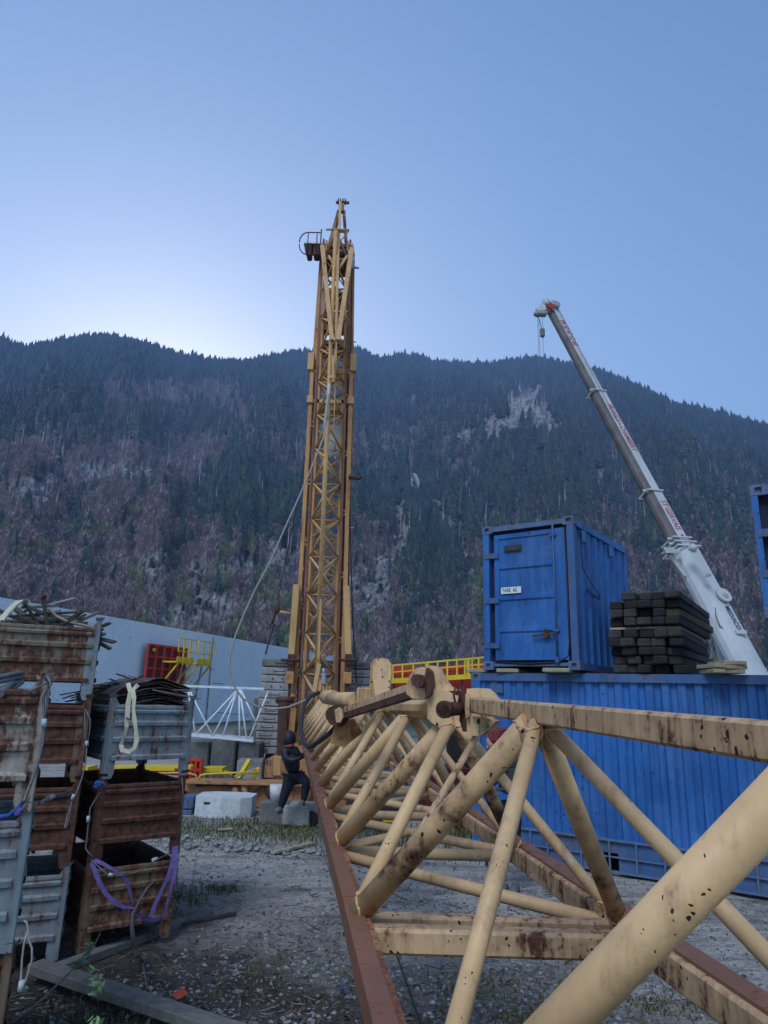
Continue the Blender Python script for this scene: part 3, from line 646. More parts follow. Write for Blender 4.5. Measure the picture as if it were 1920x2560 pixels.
# --- mast behind
mz1=zrow(905); MWY=.55
mw=lambda z:.56-.04*(z-2)/8
mcy=MWY
for sx in(-1,1):
    for sy in(-1,1):
        b=MB(); b.beam(TT(sx*mw(.8),mcy+sy*.5,.75),TT(sx*mw(mz1),mcy+sy*.5,mz1),.095 if sy<0 else .08,.09,up=(0,-1,0)); b.build('mast_leg',M['tower'],crane)
for sx in (-1,1):
    b=MB(); b.beam(TT(sx*(mw(1)-.085),mcy-.42,.9),TT(sx*(mw(mz1)-.085),mcy-.42,mz1-.4),.045,.12,up=(0,-1,0)); b.build('mast_guide',M['darkrust'],crane)
z=1.1;i=0
while z<mz1-.5:
    b=MB(); s_=1 if i%2 else -1; a=mw(z)
    b.beam(TT(-s_*a,mcy+.5,z),TT(s_*a,mcy+.5,z+.78),.045,.045,up=(0,-1,0)); b.beam(TT(-a,mcy+.5,z),TT(a,mcy+.5,z),.045,.045,up=(0,-1,0))
    b.beam(TT(s_*a*.98,mcy-.5,z),TT(-s_*a*.98,mcy-.5,z+.78),.04,.04,up=(0,-1,0)); 
    for sx in(-1,1):
        b.beam(TT(sx*a,mcy-.5,z),TT(sx*a,mcy+.5,z+.39),.045,.045,up=(1,0,0)); b.beam(TT(sx*a,mcy+.5,z+.39),TT(sx*a,mcy-.5,z+.78),.045,.045,up=(1,0,0))
        b.beam(TT(sx*(a-.09),mcy-.45,z+.2),TT(sx*a,mcy-.47,z+.34),.03,.03,up=(0,-1,0)); b.beam(TT(sx*(a-.09),mcy-.45,z+.5),TT(sx*a,mcy-.47,z+.36),.03,.03,up=(0,-1,0))
    b.build('mast_brace',M['tower'],crane); z+=.78;i+=1
# inner telescopic mast lattice seen through
b=MB()
for sx in(-1,1):
    b.beam(TT(sx*.33,mcy,1.2),TT(sx*.33,mcy,mz1+1.6),.06,.06,up=(0,-1,0))
z=1.4;i=0
while z<mz1+1.2:
    s_=1 if i%2 else -1; b.beam(TT(-s_*.33,mcy,z),TT(s_*.33,mcy,z+.46),.04,.035,up=(0,-1,0)); b.beam(TT(-.33,mcy+.03,z),TT(.33,mcy+.03,z),.035,.03,up=(0,-1,0)); z+=.46;i+=1
b.build('inner_mast',M['tower'],crane)
# collar frames
for yy,hh,ww in((905,.5,.56),(1000,.2,.53)):
    zc=zrow(yy); b=MB()
    for sx in(-1,1): b.box(TT(sx*ww,mcy-.5,zc),(.16,.2,hh),bev=.01)
    b.beam(TT(-ww,mcy-.5,zc-.03),TT(ww,mcy-.5,zc-.03),.10,hh*.55,up=(0,-1,0)) if hh<.4 else None
    b.box(TT(0,mcy+.2,zc),(1.1,.5,.12))
    b.build('mast_collar',M['tower_pale'],crane)
# upper mast section (narrow, with dark plated back) to the head
zu0=mz1-.1; zu1=zrow(618)
for sx in(-1,1):
    b=MB(); b.beam(TT(sx*.50,.25,zu0),TT(sx*.43,.25,zu1),.11,.12,up=(0,-1,0)); b.build('upper_mast_leg',M['tower'],crane)
    b=MB(); b.beam(TT(sx*.40,.65,zu0),TT(sx*.36,.65,zu1-.3),.08,.08,up=(0,-1,0)); b.build('upper_mast_leg',M['tower'],crane)
b=MB(); z=zu0+.1;i=0
while z<zu1-.8:
    s_=1 if i%2 else -1; b.beam(TT(-s_*.42,.2,z),TT(s_*.42,.2,z+.75),.04,.04,up=(0,-1,0)); b.beam(TT(-.45,.25,z),TT(.45,.25,z),.05,.05,up=(0,-1,0)); b.beam(TT(s_*.36,.65,z),TT(-s_*.36,.65,z+.75),.045,.045,up=(0,-1,0)); z+=.75;i+=1
b.build('upper_mast_brace',M['tower'],crane)
b=MB(); 
for za,zb_ in((zrow(800),zrow(740)),(zrow(735),zrow(690)),(zrow(860),zrow(815)),(zrow(720)+.9,zrow(640)+.15)):
    b.box(TT(0,.78,(za+zb_)/2),(.66,.05,abs(zb_-za)))
b.build('access_plate',M['darkrust'],crane)
# two big pale struts forming the V
for (xa,ya),(xb,yb) in (((806,617),(830,852)),((880,622),(845,852))):
    b=MB(); b.beam(P(xb,yb,TY-.9),P(xa,ya,TY-.35),.11,.12,up=(0,-1,0),w1=.115); b.build('raking_strut',M['tower_pale'],crane)
b=MB(); b.beam(P(838,930,TY-.8),P(845,640,TY-.6),.07,.08,up=(0,-1,0)); b.beam(P(845,640,TY-.55),P(851,505,TY-.2),.065,.07,up=(0,-1,0)); 
b.beam(P(843,678,TY-.55),P(822,640,TY-.4),.06,.06,up=(0,-1,0)); b.beam(P(843,678,TY-.55),P(868,640,TY-.4),.06,.06,up=(0,-1,0)); b.build('head_tie',M['tower_pale'],crane)
b=MB(); b.beam(P(833,890,TY-.95),P(833,955,TY-.95),.06,.08,up=(0,-1,0)); b.box(P(831,943,TY-.95),(.13,.1,.10)); b.beam(P(826,850,TY-.9),P(824,1075,TY-.85),.02,.02,up=(0,-1,0)); b.beam(P(842,850,TY-.9),P(834,1080,TY-.85),.02,.02,up=(0,-1,0)); b.build('pendant_link',M['tower_pale'],crane)
# head A frame
hx=P(853,494,TY+.1); hb=zu1
b=MB()
for sx in(-1,1):
    for yy in(.1,.7):
        b.beam(TT(sx*.27,yy,hb-.1),Vector((hx.x+sx*.075,TY+.35,hx.z-.25)),.09,.07,up=(0,-1,0))
    b.beam(TT(sx*.30,.1,hb+.05),Vector((hx.x,TY+.3,hx.z-1.3)),.04,.04,up=(0,-1,0))
b.beam(TT(-.36,.1,hb+.1),TT(.36,.1,hb+.1),.09,.14,up=(0,-1,0)); b.beam(TT(-.13,.3,hb+.75),TT(.16,.3,hb+.75),.05,.05,up=(0,-1,0))
b.build('head_frame',M['tower_dark'],crane)
b=MB()
for k in range(4): b.tube(Vector((hx.x-.105+k*.065,TY+.3,hx.z+.03)),Vector((hx.x-.075+k*.065,TY+.3,hx.z+.03)),.09,14)
b.tube(Vector((hx.x-.16,TY+.3,hx.z)),Vector((hx.x+.22,TY+.3,hx.z)),.045,8)
b.box(Vector((hx.x,TY+.3,hx.z-.2)),(.15,.14,.25)); b.build('head_sheave',M['tower_dark'],crane)
b=MB(); b.box(TT(0,.45,hb-.25),(.62,.5,.42)); b.tube(TT(-.3,.05,hb-.2),TT(.3,.05,hb-.2),.13,12); b.box(TT(.1,.0,hb-.62),(.25,.25,.3),bev=.03); b.build('slewing_gear',M['darkrust'],crane)
b=MB()
for sx in(-1,1): 
    b.box(TT(sx*.42,.1,hb+.02),(.10,.12,.14)); b.tube(TT(sx*.42,.1,hb+.05),TT(sx*.42,.1,hb+.24),.035,8,.01)
b.build('leg_pin',M['tower'],crane)
# access basket
bk=MB(); q0=P(762,622,TY+.1);q1=P(802,622,TY+.1); L=(q1-q0).length; mx=(q0+q1)/2
bk.box(mx,(L,.55,.05)); bk.build('access_platform',M['galv'],crane)
bk=MB()
def arc(zc,zr):
    o_=[Vector((q1.x,mx.y-.28,zc+zr))]
    for t in np.linspace(0,1,9): an=math.pi/2+t*math.pi/2; o_.append(Vector((q0.x+.10+.22*math.cos(an),mx.y-.27,zc+zr*math.sin(an)*1.0)))
    return o_
bk.path(arc(mx.z,.32),.016,6); bk.path([Vector((p.x,p.y,2*mx.z-p.z-.06)) for p in arc(mx.z,.32)],.016,6)
for f_ in(.25,.8): bk.tube(q0.lerp(q1,f_)+V(0,-.28,-.34),q0.lerp(q1,f_)+V(0,-.28,.33),.014,6)
bk.tube(q1+V(.02,-.28,-.5),q1+V(.02,-.28,.42),.018,6); bk.build('platform_guard_rail',M['darkrust'],crane)
bk=MB(); bk.box(q0.lerp(q1,.35)+V(0,-.1,-.2),(.14,.3,.36),bev=.03); bk.box(q0.lerp(q1,.8)+V(0,-.1,-.2),(.16,.3,.36),bev=.03); bk.build('limit_gear',M['darkrust'],crane)
b=MB(); p=P(882,662,TY-.05); b.box(p,(.10,.2,.36),bev=.02); b.tube(p+V(.05,0,-.08),p+V(.17,0,-.1),.03,8); b.build('junction_box',M['galv'],crane)
# load plates with figures
pz0,pz1=zrow(1128),zrow(1050); pl=MB(); pl.box(TT(-.03,.30,(pz0+pz1)/2),(.70,.025,abs(pz1-pz0)),bev=.004); plate=pl.build('load_plate',M['plate'],crane)
zc=(pz0+pz1)/2
for k,t in enumerate(('4 5 1','2,2 3 0','4 0 2','1 4,2 3')):
    text_mesh(t,.11,TT(-.20,.283,zc-.02-k*.10),(1,0,0),(0,0,1),'plate_figures',M['darktext'],plate,.002,.003)
    text_mesh(('','','2','20')[k] or '1',.10,TT(.15,.283,zc-.02-k*.10),(1,0,0),(0,0,1),'plate_figures',M['darktext'],plate,.002,.003)
pl=MB(); pz2=zrow(1128); pl.box(TT(.40,.28,(pz2+pz1)/2-.05),(.10,.025,abs(pz1-pz2)+.1)); side=pl.build('side_plate',M['plate'],crane)
for k,t in enumerate('UNOOCOO'): text_mesh(t,.075,TT(.40,.264,zc+.12-k*.115),(1,0,0),(0,0,1),'plate_letters',M['darktext'],side,.002,.002)
# hydraulic sleeves either side
for sx,xa,xb,yt in((-1,742,729,1462),(1,867,871,1466)):
    Yh=TY-.15
    t0=P(xa,yt,Yh);t1=P(xb,1640,Yh)
    b=MB(); b.beam(t1,t0,.155,.16,up=(0,-1,0),bev=.012); b.build('lifting_sleeve',M['tower_pale'],crane)
    b=MB(); b.beam(t1+V(0,0,-.34),t1+V(0,0,.04),.15,.17,up=(0,-1,0)); b.tube(t1+V(-.22,-.12,-.1),t1+V(.22,-.12,-.1),.035,10); b.tube(t1+V(0,-.13,-.14),t1+V(0,-.03,-.14),.07,10); b.build('sleeve_bracket',M['darkrust'],crane)
    b=MB(); b.box(t1+V(0,-.02,-.5),(.19,.2,.26),bev=.01); b.build('sleeve_foot',M['tower'],crane)
    b=MB(); b.beam(t1+V(0,0,-.6),t1+V(-.02*sx,0,-1.75),.07,.08,up=(0,-1,0)); b.build('ram_rod',M['darkrust'],crane)
# bracket arm on the left with winch bits, and on the right
b=MB(); a=P(690,1528,TY);c=P(730,1535,TY); b.tube(a,c,.035,8); b.build('side_bracket',M['tower_pale'],crane)
b=MB(); b.path([P(697,1500,TY),P(692,1522,TY),P(685,1545,TY),P(680,1560,TY)],.03,7); b.blob(P(692,1525,TY),.08,3,.3); b.build('tangled_tackle',M['darkrust'],crane)
b=MB(); a=P(872,1192,TY);c=P(893,1195,TY); b.tube(a,c,.055,9); b.blob(c,.07,2,.3,sc3=(1.6,1,.8)); b.build('rusty_bracket',M['darkrust'],crane)
# bits on left edge of the mast
b=MB()
for x,y0,y1 in((776,945,970),(772,1030,1070),(768,1105,1160),(766,1172,1195)): b.beam(P(x,y0,TY+.1),P(x,y1,TY+.1),.06,.08,up=(0,-1,0))
b.build('edge_fittings',M['darkrust'],crane)
# left base posts
b=MB(); b.beam(P(708,1755,TY-.6),P(703,1930,TY-.6),.20,.14,up=(0,-1,0)); b.tube(P(690,1749,TY-.6),P(735,1749,TY-.6),.07,10); b.build('support_post',M['darkrust'],crane)
b=MB(); b.beam(P(696,1890,TY-.75),P(693,1940,TY-.75),.17,.14,up=(0,-1,0),bev=.02); b.build('post_foot',M['tower_pale'],crane)
b=MB(); b.beam(P(733,1735,TY-.5),P(728,1760,TY-.5),.09,.1,up=(0,-1,0)); b.beam(P(735,1770,TY-.5),P(728,1830,TY-.5),.13,.12,up=(0,-1,0)); b.beam(P(752,1860,TY-.6),P(748,1960,TY-.6),.35,.3,up=(0,-1,0)); b.box(P(780,1880,TY),(.9,.5,.8)); b.build('base_bracket',M['tower'],crane)
# chassis
ch=MB(); a=G(455,1990,0);c=G(900,2000,0)
Yc=14.6
pa=P(468,1975,Yc);pc_=P(930,1990,Yc)
ch.beam(P(560,1980,Yc),P(925,1988,Yc),.5,.46,up=(0,0,1)); ch.beam(P(467,1958,Yc),P(560,1980,Yc),.45,.16,up=(0,0,1),h1=.46)
ch.beam(P(470,1952,Yc-.1),P(925,1962,Yc-.1),.62,.03,up=(0,0,1)); ch.build('chassis_beam',M['chassis'],crane)
ch=MB()
for x in (590,612,770): ch=MB(); ch.tube(P(x,1955,Yc-.27),P(x,2005,Yc-.27),.09,10); ch.build('chassis_socket',M['chassis'],crane)
ch=MB(); ch.path([P(490,1960,Yc-.3),P(520,1956,Yc-.34),P(560,1962,Yc-.34),P(590,1958,Yc-.34),P(600,1975,Yc-.36),P(615,1990,Yc-.38),P(640,1975,Yc-.36),P(660,1962,Yc-.34),P(665,1985,Yc-.36),P(680,2003,Yc-.4)],.022,7); ch.path([P(490,1965,Yc-.3),P(530,1962,Yc-.36),P(575,1966,Yc-.36),P(602,1960,Yc-.36)],.022,7); ch.build('chassis_cable',M['black'],crane)
ch=MB(); ch.box(P(745,1968,TY-1.5),(.25,.1,.22)); ch.box(V(cx(1)+.1,TY+.2,.62),(2.2,2.0,.35)); ch.box(V(cx(1)+.1,TY+.3,.95),(1.3,1.3,.4)); ch.build('base_plate_block',M['chassis'],crane)
# ---- cables
b=MB(); pts=[(823,975),(818,1010),(810,1090),(795,1130),(770,1190),(740,1260),(710,1325),(680,1395),(640,1470),(612,1530),(588,1590),(575,1640),(573,1675),(583,1712),(605,1745),(640,1765),(680,1773),(720,1768),(760,1752),(795,1735),(815,1724)]
b.path([P(x,y,TY-.95-.9*math.sin(math.pi*i/20)) for i,(x,y) in enumerate(pts)],.020,7); b.build('drooping_cable',M['palecable'],crane)
b=MB(); b.path([P(823,960,TY-.97),P(821,990,TY-.97),P(815,1040,TY-.99),P(809,1075,TY-1.0)],.04,7); b.build('cable_sleeve',M['plate'],crane)
b=MB(); b.path([P(762,1140,TY+.3),P(745,1250,TY+.3),P(722,1360,TY+.3),P(700,1470,TY+.3),P(695,1500,TY+.2)],.012,6)
b.path([P(880,690,TY+.1),P(878,800,TY+.1),P(876,960,TY+.1),P(874,1150,TY+.1),P(876,1350,TY+.1),P(882,1560,TY+.1),P(893,1735,TY+.2)],.014,6)
b.path([P(875,1200,TY+.2),P(872,1400,TY+.2),P(870,1600,TY+.2),P(875,1740,TY+.2)],.01,6)
b.path([P(686,1560,TY),P(676,1590,TY-.1),P(664,1636,TY-.2)],.018,6)
b.build('hoist_rope',M['black'],crane)
b=MB()
for x,y in((882,855),(886,920),(878,1320),(884,1533)): b.tube(P(x-6,y,TY+.1),P(x+8,y,TY+.05),.015,6)
b.build('rope_guide',M['galv'],crane)
# hinge cluster at the foot with hook
b=MB(); b.beam(P(805,1700,TY-.9),P(790,1745,TY-.9),.10,.04,up=(0,-1,0),w1=.03); b.box(P(812,1708,TY-1.0),(.13,.1,.2),bev=.03); b.box(P(810,1725,TY-1),(.24,.12,.14),bev=.02)
for k in range(4): b.tube(P(800+k*8,1728,TY-1.05),P(803+k*8,1728,TY-1.05),.11,12)
b.beam(P(798,1660,TY-.85),P(785,1730,TY-.95),.09,.09,up=(0,-1,0)); b.build('hinge_cluster',M['tower_pale'],crane)
b=MB(); b.box(P(809,1697,TY-1.1),(.10,.06,.26),bev=.02); b.tube(P(809,1650+20,TY-1.1),P(809,1690,TY-1.1),.03,8); b.build('grey_hook_block',M['galv'],crane)
# ================================================================ LOWERED JIB (towards viewer)
ZB,ZT=1.49,2.125; SL=-.1262
lx=lambda y: .254+SL*(y)-.012*max(0,1-y/3); WD=.885
Lp=lambda y: Vector((lx(y),y,ZB)); Rp=lambda y: Vector((lx(y)+WD,y,ZB)); Tp=lambda y: Vector((lx(y)+WD/2-.005,y,ZT))
YE=15.75
jib=crane
def rail_part(y0,y1,fn,side):
    b=MB(); up=(0,0,1)
    b.beam(fn(y0),fn(y1),.056,.07,up=up); b.build('jib_rail',M['rail'],crane)
    b=MB(); s_=1 if side<0 else -1
    b.beam(fn(y0)+V(s_*.0375,0,-.004),fn(y1)+V(s_*.0375,0,-.004),.019,.066,up=up); b.build('jib_rail_flange',M['railflange'],crane)
rail_part(.45,2.62,Lp,-1); rail_part(2.63,YE,Lp,-1)
for y0,y1 in((.45,2.55),(2.56,YE)):
    b=MB(); b.beam(Rp(y0)+V(0,0,.0),Rp(y1),.085,.085,up=(0,0,1),bev=.008); b.build('jib_chord',M['tie'],crane)
    b=MB(); b.beam(Rp(y0)+V(.012,0,.046),Rp(y1)+V(.012,0,.046),.07,.012,up=(0,0,1)); b.build('jib_chord_top',M['rail'],crane)
bay=1.04; YB=[2.50+bay*k for k in range(-2,13)]; YT=[1.95+bay*k for k in range(-1,14)]; YB[1]=1.30; YT[0]=.88
def jt(p0,p1,r,m='boom',n=14):
    b=MB(); b.tube(p0,p1,r,n,caps=True)
    if n>=18:
        p0=Vector(p0);p1=Vector(p1); d,a_,b_=basis(p1-p0)
        for q_,s__ in((p0+d*.035,1),(p1-d*.03,-1)):
            ring=[q_+(a_*math.cos(t)+b_*math.sin(t))*r*1.03+d*(.012*math.sin(2*t+1)+.003*math.sin(17*t)) for t in np.linspace(0,2*math.pi,25)]
            b.path(ring,.0042,5)
    o=b.build('jib_brace',M[m],crane); return o
rr_=[.0405,.036]
for k,yb in enumerate(YB[1:],1):
    # bottom node connects to the two apex nodes around it
    y1=YT[k-1] if k-1<len(YT) else None; y2=YT[k] if k<len(YT) else None
    for side,fn in((-1,Lp),(1,Rp)):
        for j,yt in enumerate((YT[k-1],YT[k])):
            a_=fn(yb)+V(0.02*-side,(-.035 if j==0 else .035),.03); c_=Tp(yt)+V(side*.014,(.03 if j==0 else -.03),(.012 if yt<2.2 else -.025))
            r_=(.0365 if side<0 else .030) if j==0 else (.026 if side<0 else .020)
            if yb<1.6: r_=.033 if j==0 else .0205
            jt(a_,c_,r_,'burnt' if (k in(2,) and (side,j) in((-1,0),(1,0))) or (k==3 and side==1 and j==0) else 'boom',n=18 if yb<5 else 10)
for k,yb in enumerate(YB[2:7]):
    for side,fn in((-1,Lp),(1,Rp)):
        b=MB(); o_=fn(yb)+V(-side*.028,0,.012); b.prism([(-.085,-.03),(.085,-.03),(.04,.055),(-.04,.055)],o_,(0,1,0),(0,0,1),(1,0,0),.008); b.build('node_gusset',M['tie'],crane)
# joint double crossmembers at the section end + bottom bracing
def cross(y,r=.026,m='boom'): jt(Lp(y)+V(0,0,-.01),Rp(y)+V(0,0,-.01),r,m,10)
b=MB(); b.beam(Lp(2.42)+V(.02,0,-.03),Rp(2.42)+V(0,0,-.03),.07,.075,up=(0,0,1),bev=.01); b.build('jib_crossmember',M['tie'],crane)
b=MB(); b.beam(Lp(2.53)+V(.02,0,-.01),Rp(2.53)+V(0,0,-.01),.05,.045,up=(0,0,1),bev=.01); b.build('jib_crossmember',M['tie'],crane)
for k,yb in enumerate(YB):
    if k>=3: cross(yb)
    if k>=2 and k<len(YB)-1 :
        a_,c_=Lp(YB[k+1]),Rp(YB[k]); jt(a_+V(0,-.04,-.01),c_+V(0,.05,-.01),.024,n=10)
    if k>=3 and k<len(YB)-1 and k%1==0:
        jt(Lp(YB[k])+V(0,.05,-.012),Rp(YB[k+1])+V(0,-.05,-.012),.021,n=10)
# dark stub under crossmember
b=MB(); b.beam(Lp(2.44)+V(.05,.02,-.07),Lp(2.44)+V(.06,.0,-.24),.035,.05); b.build('rail_stop',M['darkrust'],crane)
b=MB(); b.tube(Rp(2.44)+V(-.12,0,-.10),Rp(2.44)+V(-.12,0,-.07),.035,12); b.build('drain_boss',M['darkrust'],crane)
# top chord, far section: tube from hinge joint to the foot
b=MB(); b.tube(Tp(3.20),Tp(YE),.040,12); b.build('jib_top_chord',M['boom'],crane)
# near box chord (pendant bar) from the lug to out of frame right
b=MB(); b.beam(Tp(2.62)+V(0,0,.05),Tp(.45)+V(0,0,.020),.05,.056,up=(0,0,1),bev=.006); b.build('jib_top_box_chord',M['tie'],crane)
# lug assembly at the joint
def lp(x,y,Y): return P(x,y,Y)
dj=Vector((SL,1,0)).normalized(); nj=Vector((1,-SL,0)).normalized(); uz=Vector((0,0,1))
def plate(pix,Y,t,name,m):
    # plate in the vertical plane along the jib direction through the top chord; outline in pixels re-expressed on that plane
    o=Tp(Y); poly=[]
    for x,y in pix:
        r_=ray(x,y); t_=((o-CAM).dot(nj))/r_.dot(nj); p=CAM+r_*t_; poly.append(((p-o).dot(dj),(p-o).z))
    MB().prism(poly,o,dj,uz,nj,t).build(name,M[m],crane)
def fplate(pix,Y,t,name,m,tilt=0):
    o=P(pix[0][0],pix[0][1],Y); n=Vector((math.sin(tilt),math.cos(tilt),0)); axx=Vector((math.cos(tilt),-math.sin(tilt),0)); poly=[]
    for x,y in pix:
        r_=ray(x,y); t_=(o-CAM).dot(n)/r_.dot(n); p=CAM+r_*t_; poly.append(((p-o).dot(axx),p.z-o.z))
    MB().prism(poly,o,axx,uz,n,t).build(name,M[m],crane)
fplate([(1072,1718),(1085,1722),(1118,1727),(1135,1738),(1180,1742),(1180,1798),(1160,1822),(1118,1828),(1085,1808),(1072,1796)],3.02,.03,'lug_plate','lug',.5)
fplate([(1066,1676),(1082,1664),(1098,1668),(1118,1706),(1128,1718),(1150,1726),(1092,1730),(1060,1728)],3.06,.045,'lug_plate','lug',.5)
fplate([(1022,1735),(1020,1715),(1030,1690),(1045,1672),(1062,1668),(1080,1680),(1083,1710),(1078,1736),(1062,1748),(1036,1746)],3.05,.07,'lug_cheek','lug',.35)
fplate([(1070,1670),(1080,1678),(1084,1710),(1080,1736),(1068,1746),(1064,1700)],2.99,.05,'lug_cheek_edge','darkrust',.35)
fplate([(1171,1722),(1200,1720),(1222,1722),(1234,1733),(1250,1752),(1252,1764),(1238,1770),(1236,1800),(1215,1836),(1190,1838),(1172,1828)],2.72,.035,'lug_plate','lug',.55)
fplate([(1160,1728),(1178,1728),(1186,1742),(1188,1810),(1180,1830),(1160,1828),(1152,1800),(1152,1745)],2.75,.06,'lug_cheek','darkrust',.3)
fplate([(1166,1735),(1174,1734),(1178,1755),(1175,1790),(1167,1796),(1164,1770)],2.70,.04,'lug_strip','lug',.3)
fplate([(1188,1790),(1246,1802),(1222,1830),(1206,1840),(1190,1838)],2.66,.06,'lug_gusset','lug',.5)
b=MB(); a_=P(1108,1774,2.62); c_=P(1165,1770,2.78); b.tube(a_,c_,.026,16); b.tube(a_,a_+(c_-a_)*.12,.032,16); b.build('lug_pin',M['darkrust'],crane)
b=MB(); b.tube(P(1044,1702,2.95),P(1066,1706,3.05),.028,14); b.build('lug_pin',M['darkrust'],crane)
b=MB(); b.path([P(1138,1755,2.7),P(1134,1735,2.7),P(1137,1722,2.7),P(1145,1722,2.7),P(1149,1738,2.7),P(1147,1758,2.72)],.0045,6); b.build('retaining_ring',M['darkrust'],crane)
fplate([(1243,1763),(1262,1763),(1262,1796),(1243,1793)],2.48,.03,'rust_patch_plate','darkrust',.6)
# pendant bar to lower left and its end
b=MB(); b.beam(P(1030,1728,3.05),P(853,1786,3.9),.045,.060,up=(0,0,1),w1=.045,h1=.05); b.build('pendant_bar',M['tie'],crane)
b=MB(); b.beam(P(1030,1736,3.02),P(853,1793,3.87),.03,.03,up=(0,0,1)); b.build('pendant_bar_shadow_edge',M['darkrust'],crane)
b=MB(); b.tube(P(829,1786,3.85),P(854,1786,3.95),.040,14); b.tube(P(843,1789,3.80),P(848,1789,3.9),.058,14); b.build('pendant_pin',M['darkrust'],crane)
fplate([(838,1775),(848,1768),(856,1775),(860,1792),(852,1806),(842,1806)],3.78,.02,'pendant_eye','lug',.3)
b=MB(); b.prism([(0,0),(.10,.02),(.15,-.05),(.05,-.13),(-.03,-.11)],P(840,1805,3.9),(1,0,0),(0,0,1),(0,1,0),.04); b.build('pendant_gusset',M['tower'],crane)
b=MB(); b.path([P(842,1815,3.95),P(825,1832,4.3),P(800,1852,4.8),P(780,1865,5.2),P(771,1868,5.4),P(764,1862,5.6),P(757,1845,6.0),P(752,1822,6.6),P(755,1790,7.4),P(760,1762,8.4),P(775,1742,9.2),P(797,1732,10)],.014,7,rs=[.016,.016,.017,.018,.018,.018,.019,.02,.022,.024,.026,.028]); b.build('black_hose',M['black'],crane)
# lever plate and end pulley block on the top chord
fplate([(940,1745),(933,1690),(934,1665),(942,1650),(956,1645),(970,1648),(979,1662),(980,1685),(972,1745),(962,1770),(948,1770)],4.5,.05,'lever_plate','lug',.15)
b=MB(); fz=4.62
fplate([(935,1745),(930,1690),(931,1662),(940,1648),(950,1646),(944,1700),(946,1745)],4.72,.16,'lever_sheave','tower_pale',.15)
b=MB()
for k,(x,w_) in enumerate(((897,.03),(905,.03),(914,.05),(924,.03))): b.box(P(x,1748,4.95),(w_,.16,.16),bev=.01)
b.build('chord_bracket',M['boom'],crane)
b=MB(); b.tube(P(822,1745,7.4),P(890,1750,4.95),.055,12); b.tube(P(815,1742,7.4),P(836,1745,7.2),.075,12); b.build('pulley_tube',M['boom'],crane)
b=MB(); b.path([P(893,1755,4.9),P(890,1725,4.9),P(892,1712,4.9),P(897,1703,4.9)],.006,6); b.build('bent_wire',M['darkrust'],crane)
b=MB(); b.beam(P(985,1768,3.7),P(1085,1770,3.1),.07,.07,up=(0,0,1),bev=.02); b.build('chord_end_sleeve',M['boom'],crane)
# small diagonal tube with flaking, within near bay
jt(P(1195,1835,2.75),P(925,2290,2.52),.0135,'tie',10)
# grounded thin cables on left of rail
b=MB(); b.path([P(800,2045,5.6),P(803,2100,5.4),P(815,2150,5.1),P(830,2200,4.8),P(852,2260,4.5)],.004,5); b.path([P(797,2045,5.7),P(800,2110,5.4),P(822,2170,5.1),P(846,2245,4.6)],.004,5); b.build('thin_wire',M['cable'],crane)
b=MB(); b.path([G(985,2370,.02),G(1010,2440,.02),G(1045,2540,.03),G(1070,2600,.03)],.006,5); b.build('ground_wire',M['black'],crane)
# trestle carrying the jib (hidden middle support)
b=MB()
for s_ in(WD*.5,WD-.05):
    b.beam(Vector((lx(12)+s_,12,0)),Vector((lx(12)+s_,12,ZB-.06)),.1,.1)
b.beam(Vector((lx(12)-.05,12,ZB-.09)),Vector((lx(12)+WD+.05,12,ZB-.09)),.12,.08); b.build('jib_trestle',M['darkrust'],crane)
# ================================================================ CONTAINERS
def container(name,label,C0,du,L,W,H,post_m,side_m,frame_m,door='none',pitch=.26,group=None,cat='shipping container',lift=0,front_only=False):
    """C0 = near-left bottom corner of the long visible side, du unit dir along side (left->right), depth dir dv = away from viewer"""
    du=Vector(du).normalized(); dv=Vector((-du.y,du.x,0)); uz=V(0,0,1); C0=Vector(C0)
    t=empty(name,C0+du*L/2+dv*W/2,label,cat,group)
    pt=lambda a,b,c:C0+du*a+dv*b+uz*c
    Mx=Matrix((du,dv,uz)).transposed()
    bx=lambda b,a0,a1,b0,b1,c0,c1,bev=0: b.box(pt((a0+a1)/2,(b0+b1)/2,(c0+c1)/2),(a1-a0,b1-b0,c1-c0),M=Mx,bev=bev)
    return t,pt,bx,du,dv
def corrug(b,o,ax,up,n,L,H,pitch,depth,inv=1):
    # corrugated sheet from o along ax length L height H, with normal n outward
    pts=[(0,0)];x=0
    while x<L-pitch*.99:
        pts+=[(x+pitch*.28,0),(x+pitch*.42,-depth),(x+pitch*.72,-depth),(x+pitch*.86,0)]; x+=pitch
    pts.append((L,0)); m=len(pts)
    vs=[o+ax*p[0]+n*p[1]+up*z for z in(0,H) for p in pts]+[o+ax*p[0]+n*(p[1]-.01)+up*z for z in(0,H) for p in pts]
    fs=[]
    for i in range(m-1): fs+=[(i,i+1,m+i+1,m+i),(2*m+i,3*m+i,3*m+i+1,2*m+i+1)]
    b.add(vs,fs)
def castings(t,bx,L,W,H,mt):
    s=.165
    for a in(0,L-s):
        for b_ in(0,W-.16):
            for c in(0,H-.12):
                m_=MB(); e=.004
                # block with an oval hole suggested by a recessed dark pocket built as frame pieces
                f=-e if b_==0 else 0
                x0,x1=a-e,a+s+e
                if b_==0:
                    bx(m_,x0,x1,-e,.03,c-e,c+.028); bx(m_,x0,x1,-e,.03,c+.092,c+.12+e); bx(m_,x0,x0+.05,-e,.03,c+.028,c+.092); bx(m_,x1-.05,x1,-e,.03,c+.028,c+.092); bx(m_,x0,x1,.03,.16,c-e,c+.12+e)
                else: bx(m_,x0,x1,b_,b_+.16+e,c-e,c+.12+e)
                m_.build('corner_casting',mt,t)
